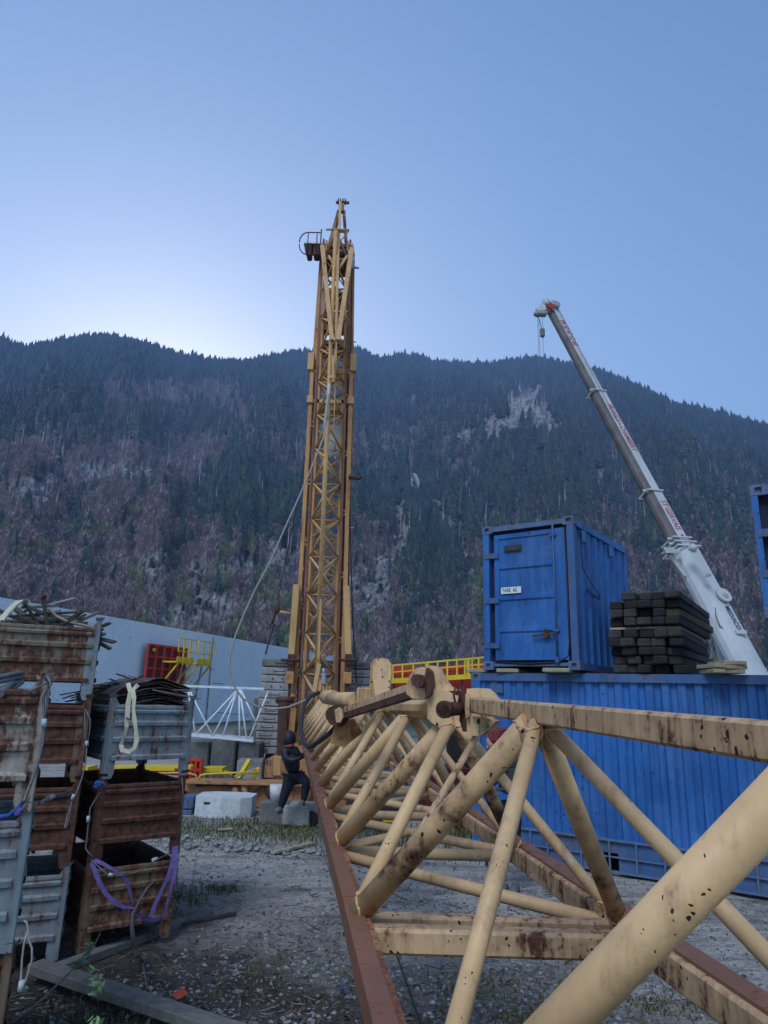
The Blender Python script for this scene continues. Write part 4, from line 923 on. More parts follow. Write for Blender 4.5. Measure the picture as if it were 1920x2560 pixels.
# ---- big lower container
pA=G(1180,2130);pB=G(1920,2247); du=(pB-pA).normalized(); du.z=0; du.normalize()
Lb,Wb,Hb=6.06,2.44,2.59
t,pt,bx,du,dv=container('shipping_container','large blue corrugated shipping container standing on the ground behind the lowered jib',V(pA.x,pA.y,0),du,Lb,Wb,Hb,0,0,0)
castings(t,bx,Lb,Wb,Hb,M['blue_frame'])
for a in(0,Lb-.16):
    for b_ in(0,Wb-.12):
        m_=MB(); bx(m_,a+.004,a+.155,b_+.002,b_+.12,.124,Hb-.124); m_.build('corner_post',M['blue'],t)
for b_ in(0,Wb-.06):
    m_=MB(); bx(m_,.17,Lb-.17,b_,b_+.06,Hb-.12,Hb-.004); m_.build('top_rail',M['blue_worn'],t)
    if b_>0: m_=MB(); bx(m_,.17,Lb-.17,b_,b_+.06,.0,.16); m_.build('bottom_rail',M['blue_worn'],t)
m_=MB(); 
bx(m_,.17,Lb-.17,.0,.06,.40,.425); bx(m_,.17,Lb-.17,.0,.06,.015,.04); bx(m_,.17,Lb-.17,.004,.04,.20,.215)
for a in [.45,.9,1.15,1.62,2.0,2.35,2.7,3.1,3.4,3.75,4.1,4.5,4.9,5.3,5.6]: bx(m_,a,a+.022,-.002,.035,.04,.40)
m_.build('bottom_rail',M['blue_frame'],t)
m_=MB(); bx(m_,.17,1.9,.045,.07,.04,.40); bx(m_,2.12,3.9,.045,.07,.04,.40); bx(m_,4.1,Lb-.17,.045,.07,.04,.40); bx(m_,1.9,2.12,.045,.07,.25,.40); bx(m_,3.9,4.1,.045,.07,.25,.40); m_.build('lower_skirt',M['blue_worn'],t)
m_=MB(); corrug(m_,pt(.15,.035,.42),du,V(0,0,1),-dv,Lb-.3,Hb-.53,.208,.035); m_.build('side_wall',M['blue'],t)
m_=MB(); bx(m_,.06,.1,.12,Wb-.12,.15,Hb-.1); m_.build('end_wall',M['blue'],t)
m_=MB(); bx(m_,Lb-.1,Lb-.06,.12,Wb-.12,.15,Hb-.1); m_.build('end_wall',M['blue'],t)
m_=MB(); bx(m_,.1,Lb-.1,Wb-.10,Wb-.07,.15,Hb-.1); m_.build('back_wall',M['blue'],t)
m_=MB(); bx(m_,.17,Lb-.17,.06,Wb-.06,Hb-.04,Hb-.015); m_.build('roof',M['blue_worn'],t)
m_=MB(); bx(m_,.30,.52,.028,.036,Hb-.30,Hb-.17); m_.build('blank_marking_panel',M['blue_worn'],t)
BIG=(pt,bx,du,dv)
# ---- small upper container, built from its corners seen on top of the big one
n0=P(1450.5,1672,10.25)   # near corner bottom
zb_=2.72; 
def atz(x,y,z): r_=ray(x,y); return CAM+r_*((z-EYE)/r_.z)
# solve : near vertical edge at distance Yn with bottom z = zb_
Hs=2.28
best=None
for Yn in np.linspace(7,14,281):
    p=P(1450,1674,Yn); q_=P(1440.5,1289,Yn)
    if best is None or abs((q_.z-p.z)-Hs)<best[0]: best=(abs((q_.z-p.z)-Hs),Yn,p)
pn=best[2]; zb_=pn.z
def solveY(x,yb,yt):
    bb=None
    for Y_ in np.linspace(6,18,481):
        p=P(x,yb,Y_);q_=P(x,yt,Y_)
        if bb is None or abs(q_.z-p.z-Hs)<bb[0]: bb=(abs(q_.z-p.z-Hs),p)
    return bb[1]
plft=solveY(1215.3,1674.3,1321)
du2=V(pn.x-plft.x,pn.y-plft.y,0); Ws=du2.length; du2.normalize()
dv2=Vector((-du2.y,du2.x,0))
# depth from far-right top corner
r_=ray(1553,1369); tt=(zb_+Hs-EYE)/r_.z; pf=CAM+r_*tt; Ls=(V(pf.x-pn.x,pf.y-pn.y,0)).length
dfar=V(pf.x-pn.x,pf.y-pn.y,0).normalized()
print('SMALL',Ws,Ls,zb_,pn,'ang',math.degrees(du2.angle(dfar)))
Ls=min(max(Ls,2.0),3.0)
dv2=(dfar*.6+dv2*.4).normalized(); du2=Vector((dv2.y,-dv2.x,0))
C0=V(pn.x,pn.y,0)-du2*Ws; C0.z=zb_
t2,pt,bx,du2,dv2=container('shipping_container','small blue site container with a closed single door, standing on the big one','0' and C0,du2,Ws,Ls,Hs,0,0,0)
castings(t2,bx,Ws,Ls,Hs,M['blue_frame'])
for a in(0,Ws-.12):
    for b_ in(0,Ls-.12):
        m_=MB(); bx(m_,a+.005,a+.115,b_+.002,b_+.12,.124,Hs-.124); m_.build('corner_post',M['blue_worn'] if a>0 and b_==0 else M['blue'],t2)
m_=MB(); bx(m_,.17,Ws-.17,.0,.07,Hs-.10,Hs-.02); m_.build('top_rail',M['blue_frame'],t2)
m_=MB(); bx(m_,.17,Ws-.17,Ls-.07,Ls,Hs-.10,Hs-.02); m_.build('top_rail',M['blue_frame'],t2)
for a in(0,Ws-.06):
    m_=MB(); bx(m_,a+.003,a+.057,.17,Ls-.17,Hs-.13,Hs-.02); m_.build('top_rail',M['blue'],t2)
    m_=MB(); bx(m_,a+.003,a+.057,.17,Ls-.17,.0,.10); m_.build('bottom_rail',M['blue_worn'],t2)
m_=MB(); bx(m_,.17,Ws-.17,.03,.10,.05,.10); m_.build('bottom_rail',M['blue_frame'],t2)
m_=MB(); corrug(m_,pt(Ws-.03,.12,.1),dv2,V(0,0,1),du2,Ls-.24,Hs-.23,.30,.045); m_.build('side_wall',M['blue'],t2)
for o_,a in ((.03,0),): m_=MB(); bx(m_,.03,.06,.12,Ls-.12,.1,Hs-.1); m_.build('side_wall',M['blue'],t2)
m_=MB(); bx(m_,.12,Ws-.12,Ls-.08,Ls-.05,.1,Hs-.1); m_.build('end_wall',M['blue'],t2)
m_=MB(); bx(m_,.06,Ws-.06,.07,Ls-.07,Hs-.05,Hs-.03); m_.build('roof',M['blue_worn'],t2)
m_=MB(); bx(m_,.06,Ws-.06,.07,Ls-.07,.05,.08); m_.build('floor',M['darkrust'],t2)
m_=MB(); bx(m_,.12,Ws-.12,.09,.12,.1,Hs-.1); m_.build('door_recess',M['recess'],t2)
# door leaf with four pressed panels
m_=MB(); dx0,dx1=.20,Ws-.16; dz0,dz1=.14,Hs-.16
bx(m_,dx0,dx1,.035,.07,dz0,dz1)
hh=(dz1-dz0)/4
for k in range(4):
    z0=dz0+hh*k
    bx(m_,dx0,dx0+.08,.02,.036,z0,z0+hh); bx(m_,dx1-.20,dx1,.02,.036,z0,z0+hh)
    if k: m_.add([pt(dx0+.08,.015,z0-.06),pt(dx1-.2,.015,z0-.06),pt(dx1-.2,.015,z0),pt(dx0+.08,.015,z0),pt(dx0+.08,.036,z0-.09),pt(dx1-.2,.036,z0-.09),pt(dx0+.08,.036,z0+.01),pt(dx1-.2,.036,z0+.01)],[(0,1,2,3),(4,5,1,0),(3,2,7,6)])
bx(m_,dx0,dx1,.018,.036,dz1-.07,dz1); bx(m_,dx0,dx1,.018,.036,dz0,dz0+.05)
door=m_.build('door',M['blue'],t2)
m_=MB(); m_.path([pt(dx1+.01,.03,dz1),pt(dx1+.015,.03,dz0+.25),pt(dx1-.01,.03,dz0+.05),pt(dx1-.15,.02,dz0-.03),pt(.75,.015,dz0-.055),pt(dx0,.03,dz0-.03)],.016,6); m_.build('door_seal',M['black'],door)
for z0 in(.32,1.02,1.74):
    m_=MB(); bx(m_,.02,.28,-.012,.02,z0,z0+.085); m_.build('door_hinge',M['blue_worn'],door)
m_=MB(); m_.tube(pt(dx1-.17,-.005,.02),pt(dx1-.17,-.005,Hs-.10),.016,8); 
for z0 in(.55,Hs-.28): bx(m_,dx1-.22,dx1-.12,-.02,.02,z0,z0+.035)
bx(m_,dx1-.20,dx1-.14,-.03,.02,.10,.18); m_.build('locking_bar',M['blue_worn'],door)
m_=MB(); m_.beam(pt(dx1-.17,-.03,.52),pt(dx1-.55,-.02,.49),.02,.03); bx(m_,dx1-.36,dx1-.29,-.035,.02,.46,.56); m_.tube(pt(dx1-.33,-.04,.57),pt(dx1-.33,-.01,.57),.025,8); m_.build('door_handle',M['darkrust'],door)
m_=MB(); bx(m_,.32,.66,.0,.006,1.16,1.26); tp=m_.build('tare_plate',M['whitetext'],door)
m_=MB(); bx(m_,.38,.68,.0,.006,1.84,1.93); npz=m_.build('number_plate',M['timbermoss'],door)
text_mesh('TARE  6C',.10,pt(.47,-.003,1.21),du2,(0,0,1),'tare_lettering',M['darktext'],tp,.001,.001,fit=.26)
text_mesh('86 2 370',.08,pt(.53,-.003,1.885),du2,(0,0,1),'number_lettering',M['darktext'],npz,.001,.003,fit=.27)
m_=MB(); sd_=lambda b_,c,o=.012: pt(Ws+o,b_,c)
m_.path([sd_(.08,Hs-.12),sd_(.25,Hs-.25),sd_(.26,Hs-.55),sd_(.3,Hs-.78),sd_(.62,Hs-.95),sd_(.95,Hs-1.08),sd_(.98,Hs-1.16),sd_(.6,Hs-1.13),sd_(.4,Hs-1.10),sd_(.42,Hs-1.06),sd_(.9,Hs-1.14)],.008,6); m_.build('loose_wire',M['black'],t2)
for b_ in (.35,1.62): m_=MB(); bx(m_,Ws-.002,Ws+.03,b_,b_+.13,Hs-.34,Hs-.16); m_.build('vent_cover',M['blue'],t2)
# graffiti scratches are left to the paint ; skids under it
def block_between(x0,x1,yt,yb,Y,name,mt,label,cat,grp=None,dep=.6,rz=0):
    a_=P(x0,yb,Y);b_=P(x1,yb,Y);tz=P((x0+x1)/2,yt,Y).z; m_=MB(); z0=a_.z
    c=(a_+b_)/2; m_.box(V(c.x,Y+dep/2,(z0+tz)/2),(abs(b_.x-a_.x),dep,max(.01,tz-z0)),rz=rz,bev=.008); o=m_.build(name,mt); tag(o,label,cat,grp); return o
zt_=Hb
for i,(x0,x1,Y,dep,lab) in enumerate([(1212,1265,10.9,1.3,'pale timber skid under the left front corner of the small container'),(1288,1345,10.6,1.3,'pale timber skid under the middle of the small container'),(1412,1480,9.95,1.4,'pale timber skid under the near corner of the small container')]):
    a_=P(x0,1683,Y);b_=P(x1,1683,Y); m_=MB(); hh_=max(.06,zb_-zt_-.012); m_.box(V((a_.x+b_.x)/2,Y+dep/2,zt_+hh_/2+.003),(b_.x-a_.x,dep,hh_),rz=-.45,bev=.01)
    tag(m_.build('timber_skid',M['palewood']),lab,'timber','timber skids under the small container')
# ---- stack of black timbers on the big container
tu=Vector((du.x,du.y,0)); tv=Vector((-.05,1,0)); 
tvd=Vector((-du.y,du.x,0)).normalized(); txd=Vector((tvd.y,-tvd.x,0))
o0=V(4.13,9.40,0)
rows=[(0,5,0),(1,5,.0),(2,5,0),(3,5,0),(4,5,0),(5,5,.0),(6,5,0),(7,5,0),(8,4,0)]
rt_=random.Random(5); sz=.122; bw=.195; ends=[]
for k,nn,_ in rows:
    gap=.05 if k>=5 else 0
    for i in range(nn):
        e=rt_.uniform(-.12,.10)+(-.10 if (k in(2,3,4) and i in(2,3)) else 0)+(-.12 if k==8 and i==3 else 0)
        wj=bw*rt_.uniform(.84,1.0); hj=sz*rt_.uniform(.88,.995); Ln=2.75+rt_.uniform(-.15,.15)
        xoff=-bw*(i+.5)+rt_.uniform(-.006,.006)+(-.05 if k in(2,3) and i>=3 else 0)+(.0 if k<5 else .02)
        c=o0+txd*xoff+tvd*(e+Ln/2)+V(0,0,Hb+.004+k*sz+gap+sz/2)
        m_=MB(); m_.box(c,(wj,Ln,hj),M=Matrix((txd,tvd,V(0,0,1))).transposed()@Matrix.Rotation(rt_.uniform(-.03,.03),3,'Z')@Matrix.Rotation(rt_.uniform(-.02,.02),3,'Y'),bev=.016)
        mt=M['timber'] if rt_.random()<.6 else M['timberend']
        lab='black tarred square timber in the big stack on the blue container'
        if k==6 and i==0: mt=M['timbermoss']; lab='timber with a mossy yellowish end at the right corner of the stack'
        o=m_.build('timber_beam',mt); tag(o,lab,'timber','black timbers stacked on the container')
o=MB(); c=o0+txd*(-.50)+tvd*1.15+V(0,0,Hb+.004+5*sz+.025); o.box(c,(.95,2.2,.03),M=Matrix((txd,tvd,V(0,0,1))).transposed()); tag(o.build('spacer_plank',M['palewood']),'thin pale plank laid between the layers of black timber','plank')
# purple straps hanging over the stack side
sx_=o0+txd*.012; zt2=Hb+10*sz+.06
def strapline(pts,w=.05,m='purple',name='ratchet_strap',label='',Y=None,grp=None):
    ps=[P(*q_[:3]) for q_ in pts]; ws=[]
    for i in range(len(ps)):
        d=(ps[min(i+1,len(ps)-1)]-ps[max(i-1,0)]).normalized(); vv=(ps[i]-CAM).normalized(); s_=d.cross(vv).normalized(); tw=pts[i][3] if len(pts[i])>3 else 1
        ws.append((s_*tw+vv*(1-abs(tw)))*w)
    b=MB(); b.ribbon(ps,ws,.0015); o=b.build(name,M[m]); tag(o,label,'strap',grp); return o
YS=lambda x:9.40+(x-1692)*.036-.03
strapline([(1722,1512,YS(1722)),(1733,1540,YS(1733)),(1735,1565,YS(1735),.7),(1748,1600,YS(1748)),(1750,1612,YS(1750),.6),(1738,1625,YS(1738)),(1730,1634,YS(1730))],.045,label='purple strap hanging folded over the near side of the timber stack',grp='purple straps on the timber stack')
strapline([(x,y,YS(x),q) for x,y,q in((1738,1524,.9),(1750,1555,.7),(1757,1585,.6),(1768,1610,.5),(1775,1625,.5),(1774,1640,.5))],.04,label='purple strap hanging straight down behind the folded one on the timber stack',grp='purple straps on the timber stack')
# pale offcuts stack right of the timbers
for i,(x0,x1,yt,yb,lab) in enumerate([(1770,1795,1652,1662,'short pale offcut lying on top against the black stack'),(1772,1800,1666,1678,'short pale offcut at the bottom against the black stack'),(1797,1853,1656,1664,'long pale plank, topmost of the small pile by the crane boom'),(1795,1850,1664,1672,'long pale plank, second in the small pile by the crane boom'),(1797,1850,1672,1680,'long pale plank, lowest of the small pile by the crane boom')]):
    a_=P(x0,1680,9.0);b_=P(x1,1680,9.0); lvl={1652:1.2,1666:0,1656:2,1664:1,1672:0}[yt]; m_=MB(); m_.box(V((a_.x+b_.x)/2,9.05+i*.01,Hb+.006+.026+lvl*.053),(b_.x-a_.x,.5,.05),rz=rt_.uniform(-.1,.1),bev=.006); tag(m_.build('pale_plank',M['palewood']),lab,'plank','pale planks on the container roof')
# ---- partial upper right container
yR=7.6
e0=P(1878,1222,yR); 
t3,pt,bx,du3,dv3=container('shipping_container','blue container cut by the right edge of the photo, raised above the timber stack',V(P(1893,1380,yR).x,yR,P(1920,1545,yR).z),du,2.4,2.4,P(1880,1215,yR).z-P(1920,1545,yR).z,0,0,0)
H3=P(1880,1215,yR).z-P(1920,1545,yR).z
castings(t3,bx,2.4,2.4,H3,M['blue_frame'])
for a in(0,2.28):
    for b_ in(0,2.28): m_=MB(); bx(m_,a,a+.07,b_,b_+.12,.124,H3-.124); m_.build('corner_post',M['blue'],t3)
m_=MB(); bx(m_,.17,2.23,0,.06,H3-.12,H3-.01); m_.build('top_rail',M['blue_frame'],t3)
m_=MB(); bx(m_,.17,2.23,0,.06,.0,.1); m_.build('bottom_rail',M['blue'],t3)
m_=MB(); bx(m_,.17,2.2,.04,.08,.1,H3-.16); d3=m_.build('door',M['blue'],t3)
for z0 in (.45,H3-.62): m_=MB(); bx(m_,.03,.26,-.012,.04,z0,z0+.09); m_.build('door_hinge',M['blue_worn'],d3)
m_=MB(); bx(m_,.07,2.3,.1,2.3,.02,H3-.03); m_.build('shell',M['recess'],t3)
# what carries it : a lower container to its right, outside the frame mostly
t4,pt,bx,du4,dv4=container('shipping_container','blue container underneath the one cut by the right edge',V(P(1936,1400,yR).x,yR+.02,Hb+.01),du,2.4,2.4,P(1920,1545,yR).z-Hb-.02,0,0,0)
H4=P(1920,1545,yR).z-Hb-.02
# (a low box on the big container's roof, its edge shows below the upper one)
m_=MB(); bx(m_,0,2.4,0,2.4,.0,H4-.004); m_.build('shell',M['blue'],t4)
m_=MB(); bx(m_,-.01,.1,-.01,.1,.0,H4-.008); m_.build('corner_post',M['blue_worn'],t4)
# ================================================================ MOBILE CRANE
mc=empty('mobile_crane',(P(1900,1690,22).x+1.2,24,0),'white telescopic mobile crane boom with red place names rising behind the blue containers','mobile crane')
bA=P(1893,1730,22.5); bTip=P(1374,768,30.5)
ub=(bTip-bA).normalized()
ns=Vector((.34,-.94,0)); ns=(ns-ub*ns.dot(ub)).normalized(); nb=ub.cross(ns).normalized()
if nb.z>0: nb=-nb
def boomc(x,y):  # closest point of the boom axis to a pixel ray
    r_=ray(x,y).normalized(); w0=CAM-bA; a=r_.dot(r_);b_=r_.dot(ub);c=1;d=r_.dot(w0);e=ub.dot(w0); return (a*e-b_*d)/(a*c-b_*b_)
def bsec(t0,t1,w,h,name,mtop,low):
    m_=MB(); p0=bA+ub*t0;p1=bA+ub*t1
    # section : side face (towards viewer), rounded underside
    prof=[]
    for (a,b_) in ((.5,-.5),(.5,.12),(.40,.34),(.22,.46),(0,.5),(-.22,.46),(-.40,.34),(-.5,.12),(-.5,-.5)):
        prof.append(ns*(a*w)+nb*(b_*h))
    n=len(prof); m_.add([p0+q for q in prof]+[p1+q for q in prof],[(i,(i+1)%n,(i+1)%n+n,i+n) for i in range(n)]+[tuple(range(n))[::-1],tuple(range(n,2*n))])
    o=m_.build(name,M[mtop],mc)
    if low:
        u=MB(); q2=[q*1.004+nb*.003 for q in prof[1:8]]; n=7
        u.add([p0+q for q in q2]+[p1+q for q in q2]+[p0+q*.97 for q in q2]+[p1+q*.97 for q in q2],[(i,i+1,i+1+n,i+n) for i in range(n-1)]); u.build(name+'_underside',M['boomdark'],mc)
    return o
tb=0; t1=boomc(1702,1382); t2_=boomc(1629,1236); t3_=boomc(1494,985); t4_=(bTip-bA).length
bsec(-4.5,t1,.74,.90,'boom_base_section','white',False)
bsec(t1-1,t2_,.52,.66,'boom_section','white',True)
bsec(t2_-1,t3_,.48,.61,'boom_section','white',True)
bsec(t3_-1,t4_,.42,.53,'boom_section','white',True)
for tc,w_,h_ in((t1,.88,1.06),(t1+.22,.80,.96),(t1+.45,.70,.84),(t2_,.60,.74),(t3_,.55,.68)):
    m_=MB(); p=bA+ub*tc; Mx=Matrix((ns,nb,ub)).transposed(); 
    m_.box(p+nb*(h_/2),(w_,.045,.06),M=Mx); m_.box(p-nb*(h_/2),(w_,.045,.06),M=Mx); m_.box(p+ns*(w_/2),(.045,h_+.05,.06),M=Mx); m_.box(p-ns*(w_/2),(.045,h_+.05,.06),M=Mx)
    m_.box(p-nb*(h_/2+.06)+ns*.1,(.06,.16,.05),M=Mx); m_.box(p+nb*(h_/2+.08)+ns*.2,(.06,.12,.1),M=Mx); m_.build('boom_collar',M['white'],mc)
def btext(txt,x,y,size,mname,name,w,fit=None,off=-.05):
    tt_=boomc(x,y); o_=bA+ub*tt_+ns*(w/2+.006)-nb*off
    return text_mesh(txt,size,o_,-ub,(-ub).cross(-ns) if False else ns.cross(-ub),name,M[mname],mc,.002,.006,fit)
def tlen(a,b): return abs(boomc(*a)-boomc(*b))
btext('04 50 47 52 60',1414,839,.5,'redtext','lettering',.42,tlen((1396,808),(1432,871)),.10)
btext('FRANGY • CHAMBERY',1544,1075,.5,'redtext','lettering',.48,tlen((1509,1019),(1580,1131)),.12)
btext('ST GERVAIS',1668,1294,.6,'redtext','lettering',.52,tlen((1649,1268),(1697,1338)),.13)
btext('•',1697,1345,.5,'redtext','lettering',.52,None,.13)
btext('MEDiACO',1822,1550,.62,'darktext','company_lettering',.80,tlen((1803,1523),(1840,1578)),off=.22)
# head
hp=bTip; m_=MB(); Mh=Matrix((ns,nb,ub)).transposed()
m_.box(hp+ub*.2,(.46,.62,.4),M=Mh,bev=.05); h1=P(1344,782,30.5); m_.beam(hp+ub*.15,h1,.42,.36,up=ns,h1=.3,w1=.34); h2=P(1389,762,30.5); m_.beam(hp+ub*.2,h2,.4,.36,up=ns,w1=.25,h1=.2); m_.build('boom_head',M['white'],mc)
m_=MB()
for dx in(-4,6,14): q_=P(1346+dx,785,30.2); m_.tube(q_-ns*.1,q_+ns*.16,.14,12)
q_=P(1388,764,30.2); m_.tube(q_-ns*.15,q_+ns*.15,.22,12); m_.build('head_sheave',M['galv'],mc)
m_=MB(); q_=P(1372,758,30.3); m_.box(q_,(.2,.2,.2)); m_.tube(q_,q_+V(0,0,-.4),.03,6); m_.build('wind_sensor',M['galv'],mc)
m_=MB(); m_.beam(P(1373,770,29.9)+V(0,0,0),P(1380,760,29.9),.3,.12,up=ns); m_.build('red_head_mark',M['redtext'],mc)
m_=MB()
zend=P(1380,1310,30.5).z
for x,yt,xe in((1344,790,1374),(1347,790,1378),(1356,790,1382)): m_.path([P(x,yt,30.5),P(x+5,958,30.5),P((x+xe)/2+2,1130,30.5),P(xe,1345,30.5)],.010,5)
m_.path([P(1346,792,30.4),P(1356,828,30.4),P(1357,840,30.4)],.02,5); m_.box(P(1356,832,30.4),(.22,.2,.5),bev=.06)
m_.path([P(1392,764,30.2),P(1440,855,29),P(1500,970,27.5),P(1640,1230,26),P(1800,1470,24),P(1920,1655,22.2)],.014,5); m_.build('hoist_cable',M['cable'],mc)
# cylinder boss, pivot plate, luffing ram
tp_=boomc(1762,1505); c=bA+ub*boomc(1785,1500)+ns*.41-nb*.30
m_=MB(); m_.tube(c,c+ns*.10,.27,28); m_.tube(c+ns*.10,c+ns*.15,.12,20); m_.tube(c+ns*.15,c+ns*.2,.06,12); m_.build('pivot_boss',M['white'],mc)
fo=bA+ub*boomc(1790,1520); m_=MB()
poly=[(P(x,y,24.2)) for x,y in((1765,1480),(1770,1525),(1773,1558),(1805,1545),(1830,1560),(1800,1490))]
ce=poly[0]; ax1=V(1,0,0); m_.prism([((p-ce).x,(p-ce).z) for p in poly],ce,(1,0,0),(0,0,1),(0,1,0),.7); m_.build('ram_bracket',M['white'],mc)
m_=MB(); r0=P(1783,1560,24.0); r1=P(1818,1690,24.0); m_.tube(r0,r1+(r1-r0)*.8,.125,16); m_.build('luffing_ram',M['plate'],mc)
m_=MB(); m_.tube(P(1774,1562,23.9),P(1796,1562,23.9),.17,12); m_.beam(P(1808,1615,23.4),P(1830,1642,23.4),.07,.07); m_.tube(P(1805,1612,23.3),P(1818,1612,23.3),.09,10); m_.build('ram_clevis',M['white'],mc)
m_=MB(); m_.path([P(1788,1518,23),P(1790,1540,23),P(1800,1565,23),P(1808,1572,23),P(1815,1570,23)],.02,6); m_.build('hydraulic_hose',M['cable'],mc)
# left jib bracket lattice and rear fly arm
m_=MB(); b0=P(1660,1370,24);b1=P(1712,1440,24)
m_.beam(b0,b1,.10,.1); m_.beam(P(1668,1385,24),P(1700,1378,24),.1,.1); m_.beam(P(1672,1392,24),P(1700,1412,24),.06,.06); m_.beam(P(1685,1398,24),P(1703,1388,24),.06,.06)
for k in range(4): m_.beam(P(1662+k*6,1372-k*1,23.8),P(1667+k*6,1383,23.8),.14,.10)
m_.build('fly_jib_bracket',M['white'],mc)
m_=MB(); m_.beam(P(1735,1372,23.4),P(1775,1437,23.2),.12,.10); m_.beam(P(1775,1437,23.2),P(1760,1440,23.4),.1,.1); m_.tube(P(1725,1365,23.4),P(1738,1374,23.4),.14,12); m_.box(P(1852,1580,22.9),(.35,.1,.12)); m_.build('side_arm',M['white'],mc)
m_=MB(); m_.box((mc.location.x+1.8,24.5,.9),(2.6,7,1.0),bev=.1); m_.box((mc.location.x+1.6,23.2,2.1),(2.0,3.0,1.4),bev=.1); m_.build('carrier',M['white'],mc)
for k in range(3):
    for sx in(-1,1): m_=MB(); m_.tube((mc.location.x+1.8+sx*1.3,22.4+k*2.1,.55),(mc.location.x+1.8+sx*1.0,22.4+k*2.1,.55),.55,20); m_.build('wheel',M['black'],mc)
# ================================================================ BACKGROUND WALL (left)
wz=6.1
def walltop(x,y): r_=ray(x,y); return CAM+r_*((wz-EYE)/r_.z)
wA=walltop(0,1493); wB=walltop(720,1620); wd=(wB-wA); wd.z=0; wd.normalize(); wn=Vector((-wd.y,wd.x,0))
A_=wA-wd*14; B_=wB+wd*16
wl=empty('concrete_wall',(A_+B_)/2*1.0-V(0,0,wz),'long pale fair-faced concrete wall standing behind the scrap stacks','wall'); wl.location.z=0
m_=MB(); Ltot=(B_-A_).length; mid=(A_+B_)/2; Mw=Matrix((wd,wn,V(0,0,1))).transposed()
M['wallc']=stained('fair_faced_concrete',(.70,.78,.87),(.76,.84,.92),.8,da=.10,dark=(.3,.3,.3),bump=.08)
n=14
for k in range(n):
    m_.box(A_+wd*(Ltot*(k+.5)/n)+wn*.2-V(0,0,wz/2),(Ltot/n-.012,.4,wz),M=Mw)
m_.build('wall_panel',M['wallc'],wl)
m_=MB()
def onwall(x,y,off=0.0):
    r_=ray(x,y); nn=-wn; t_=((wA-CAM).dot(nn))/r_.dot(nn); return CAM+r_*t_+nn*off
for x,y in((326,1593),(378,1601),(241,1680),(312,1686),(143,1750),(30,1560),(480,1640),(485,1605),(520,1700),(540,1780),(582,1632),(631,1642),(600,1735),(478,1705),(560,1560+70),(640,1640+62)):
    p=onwall(x,y,.004); m_.tube(p,p+wn*.05,.035,8)
m_.build('tie_holes',M['black'],wl)['kind']='stuff'
m_=MB(); m_.beam(onwall(531,1592,.02),onwall(508,1835,.02),.10,.03); m_.build('wall_joint',M['galv'],wl)
m_=MB(); m_.beam(onwall(533,1592,.03),onwall(511,1840,.03),.035,.03); m_.build('downpipe',M['darkrust'],wl)
m_=MB()
for (a,b_) in(((530,1780),(622,1788)),((532,1708),(556,1709)),((522,1672),(536,1673))): m_.beam(onwall(*a,.01),onwall(*b_,.01),.02,.04)
m_.build('form_marks',M['concrete_dark'],wl)
# ---- red formwork panel with yellow platforms
def formpanel(x0,x1,yt0,yt1,yb,label,off):
    a=onwall(x0,yt0,off); b_=onwall(x1,yt1,off); t=empty('red_formwork',V((a.x+b_.x)/2,(a.y+b_.y)/2,0),label,'formwork panel')
    d=b_-a; d.z=0; L=d.length; d.normalize(); zt_=(a.z+b_.z)/2; zb2=onwall((x0+x1)/2,yb,off).z; Hh_=zt_-zb2; Mx=Matrix((d,wn,V(0,0,1))).transposed(); o_=V(a.x,a.y,zb2)
    m_=MB(); m_.box(o_+d*L/2+wn*.02+V(0,0,Hh_/2),(L,.04,Hh_),M=Mx); m_.build('panel_skin',M['maroon'],t)
    m_=MB(); nc=5;nr=7
    for k in range(nc+1): m_.box(o_+d*(L*k/nc)-wn*.07+V(0,0,Hh_/2),(.12,.14,Hh_+.1),M=Mx)
    for k in range(nr+1): m_.box(o_+d*L/2-wn*.06+V(0,0,Hh_*k/nr),(L,.11,.13 if k in(0,nr) else .10),M=Mx)
    m_.build('panel_frame',M['red'],t)
    m_=MB(); m_.box(o_+d*L*.12-wn*.16+V(0,0,Hh_*.94),(.28,.02,.2),M=Mx); m_.build('yellow_label',M['yellow'],t)
    return t,o_,d,L,Hh_
fp,fo_,fd,fL,fH=formpanel(357,452,1608,1625,1815,'tall red formwork panel with yellow access platforms leaning on the concrete wall',.35)
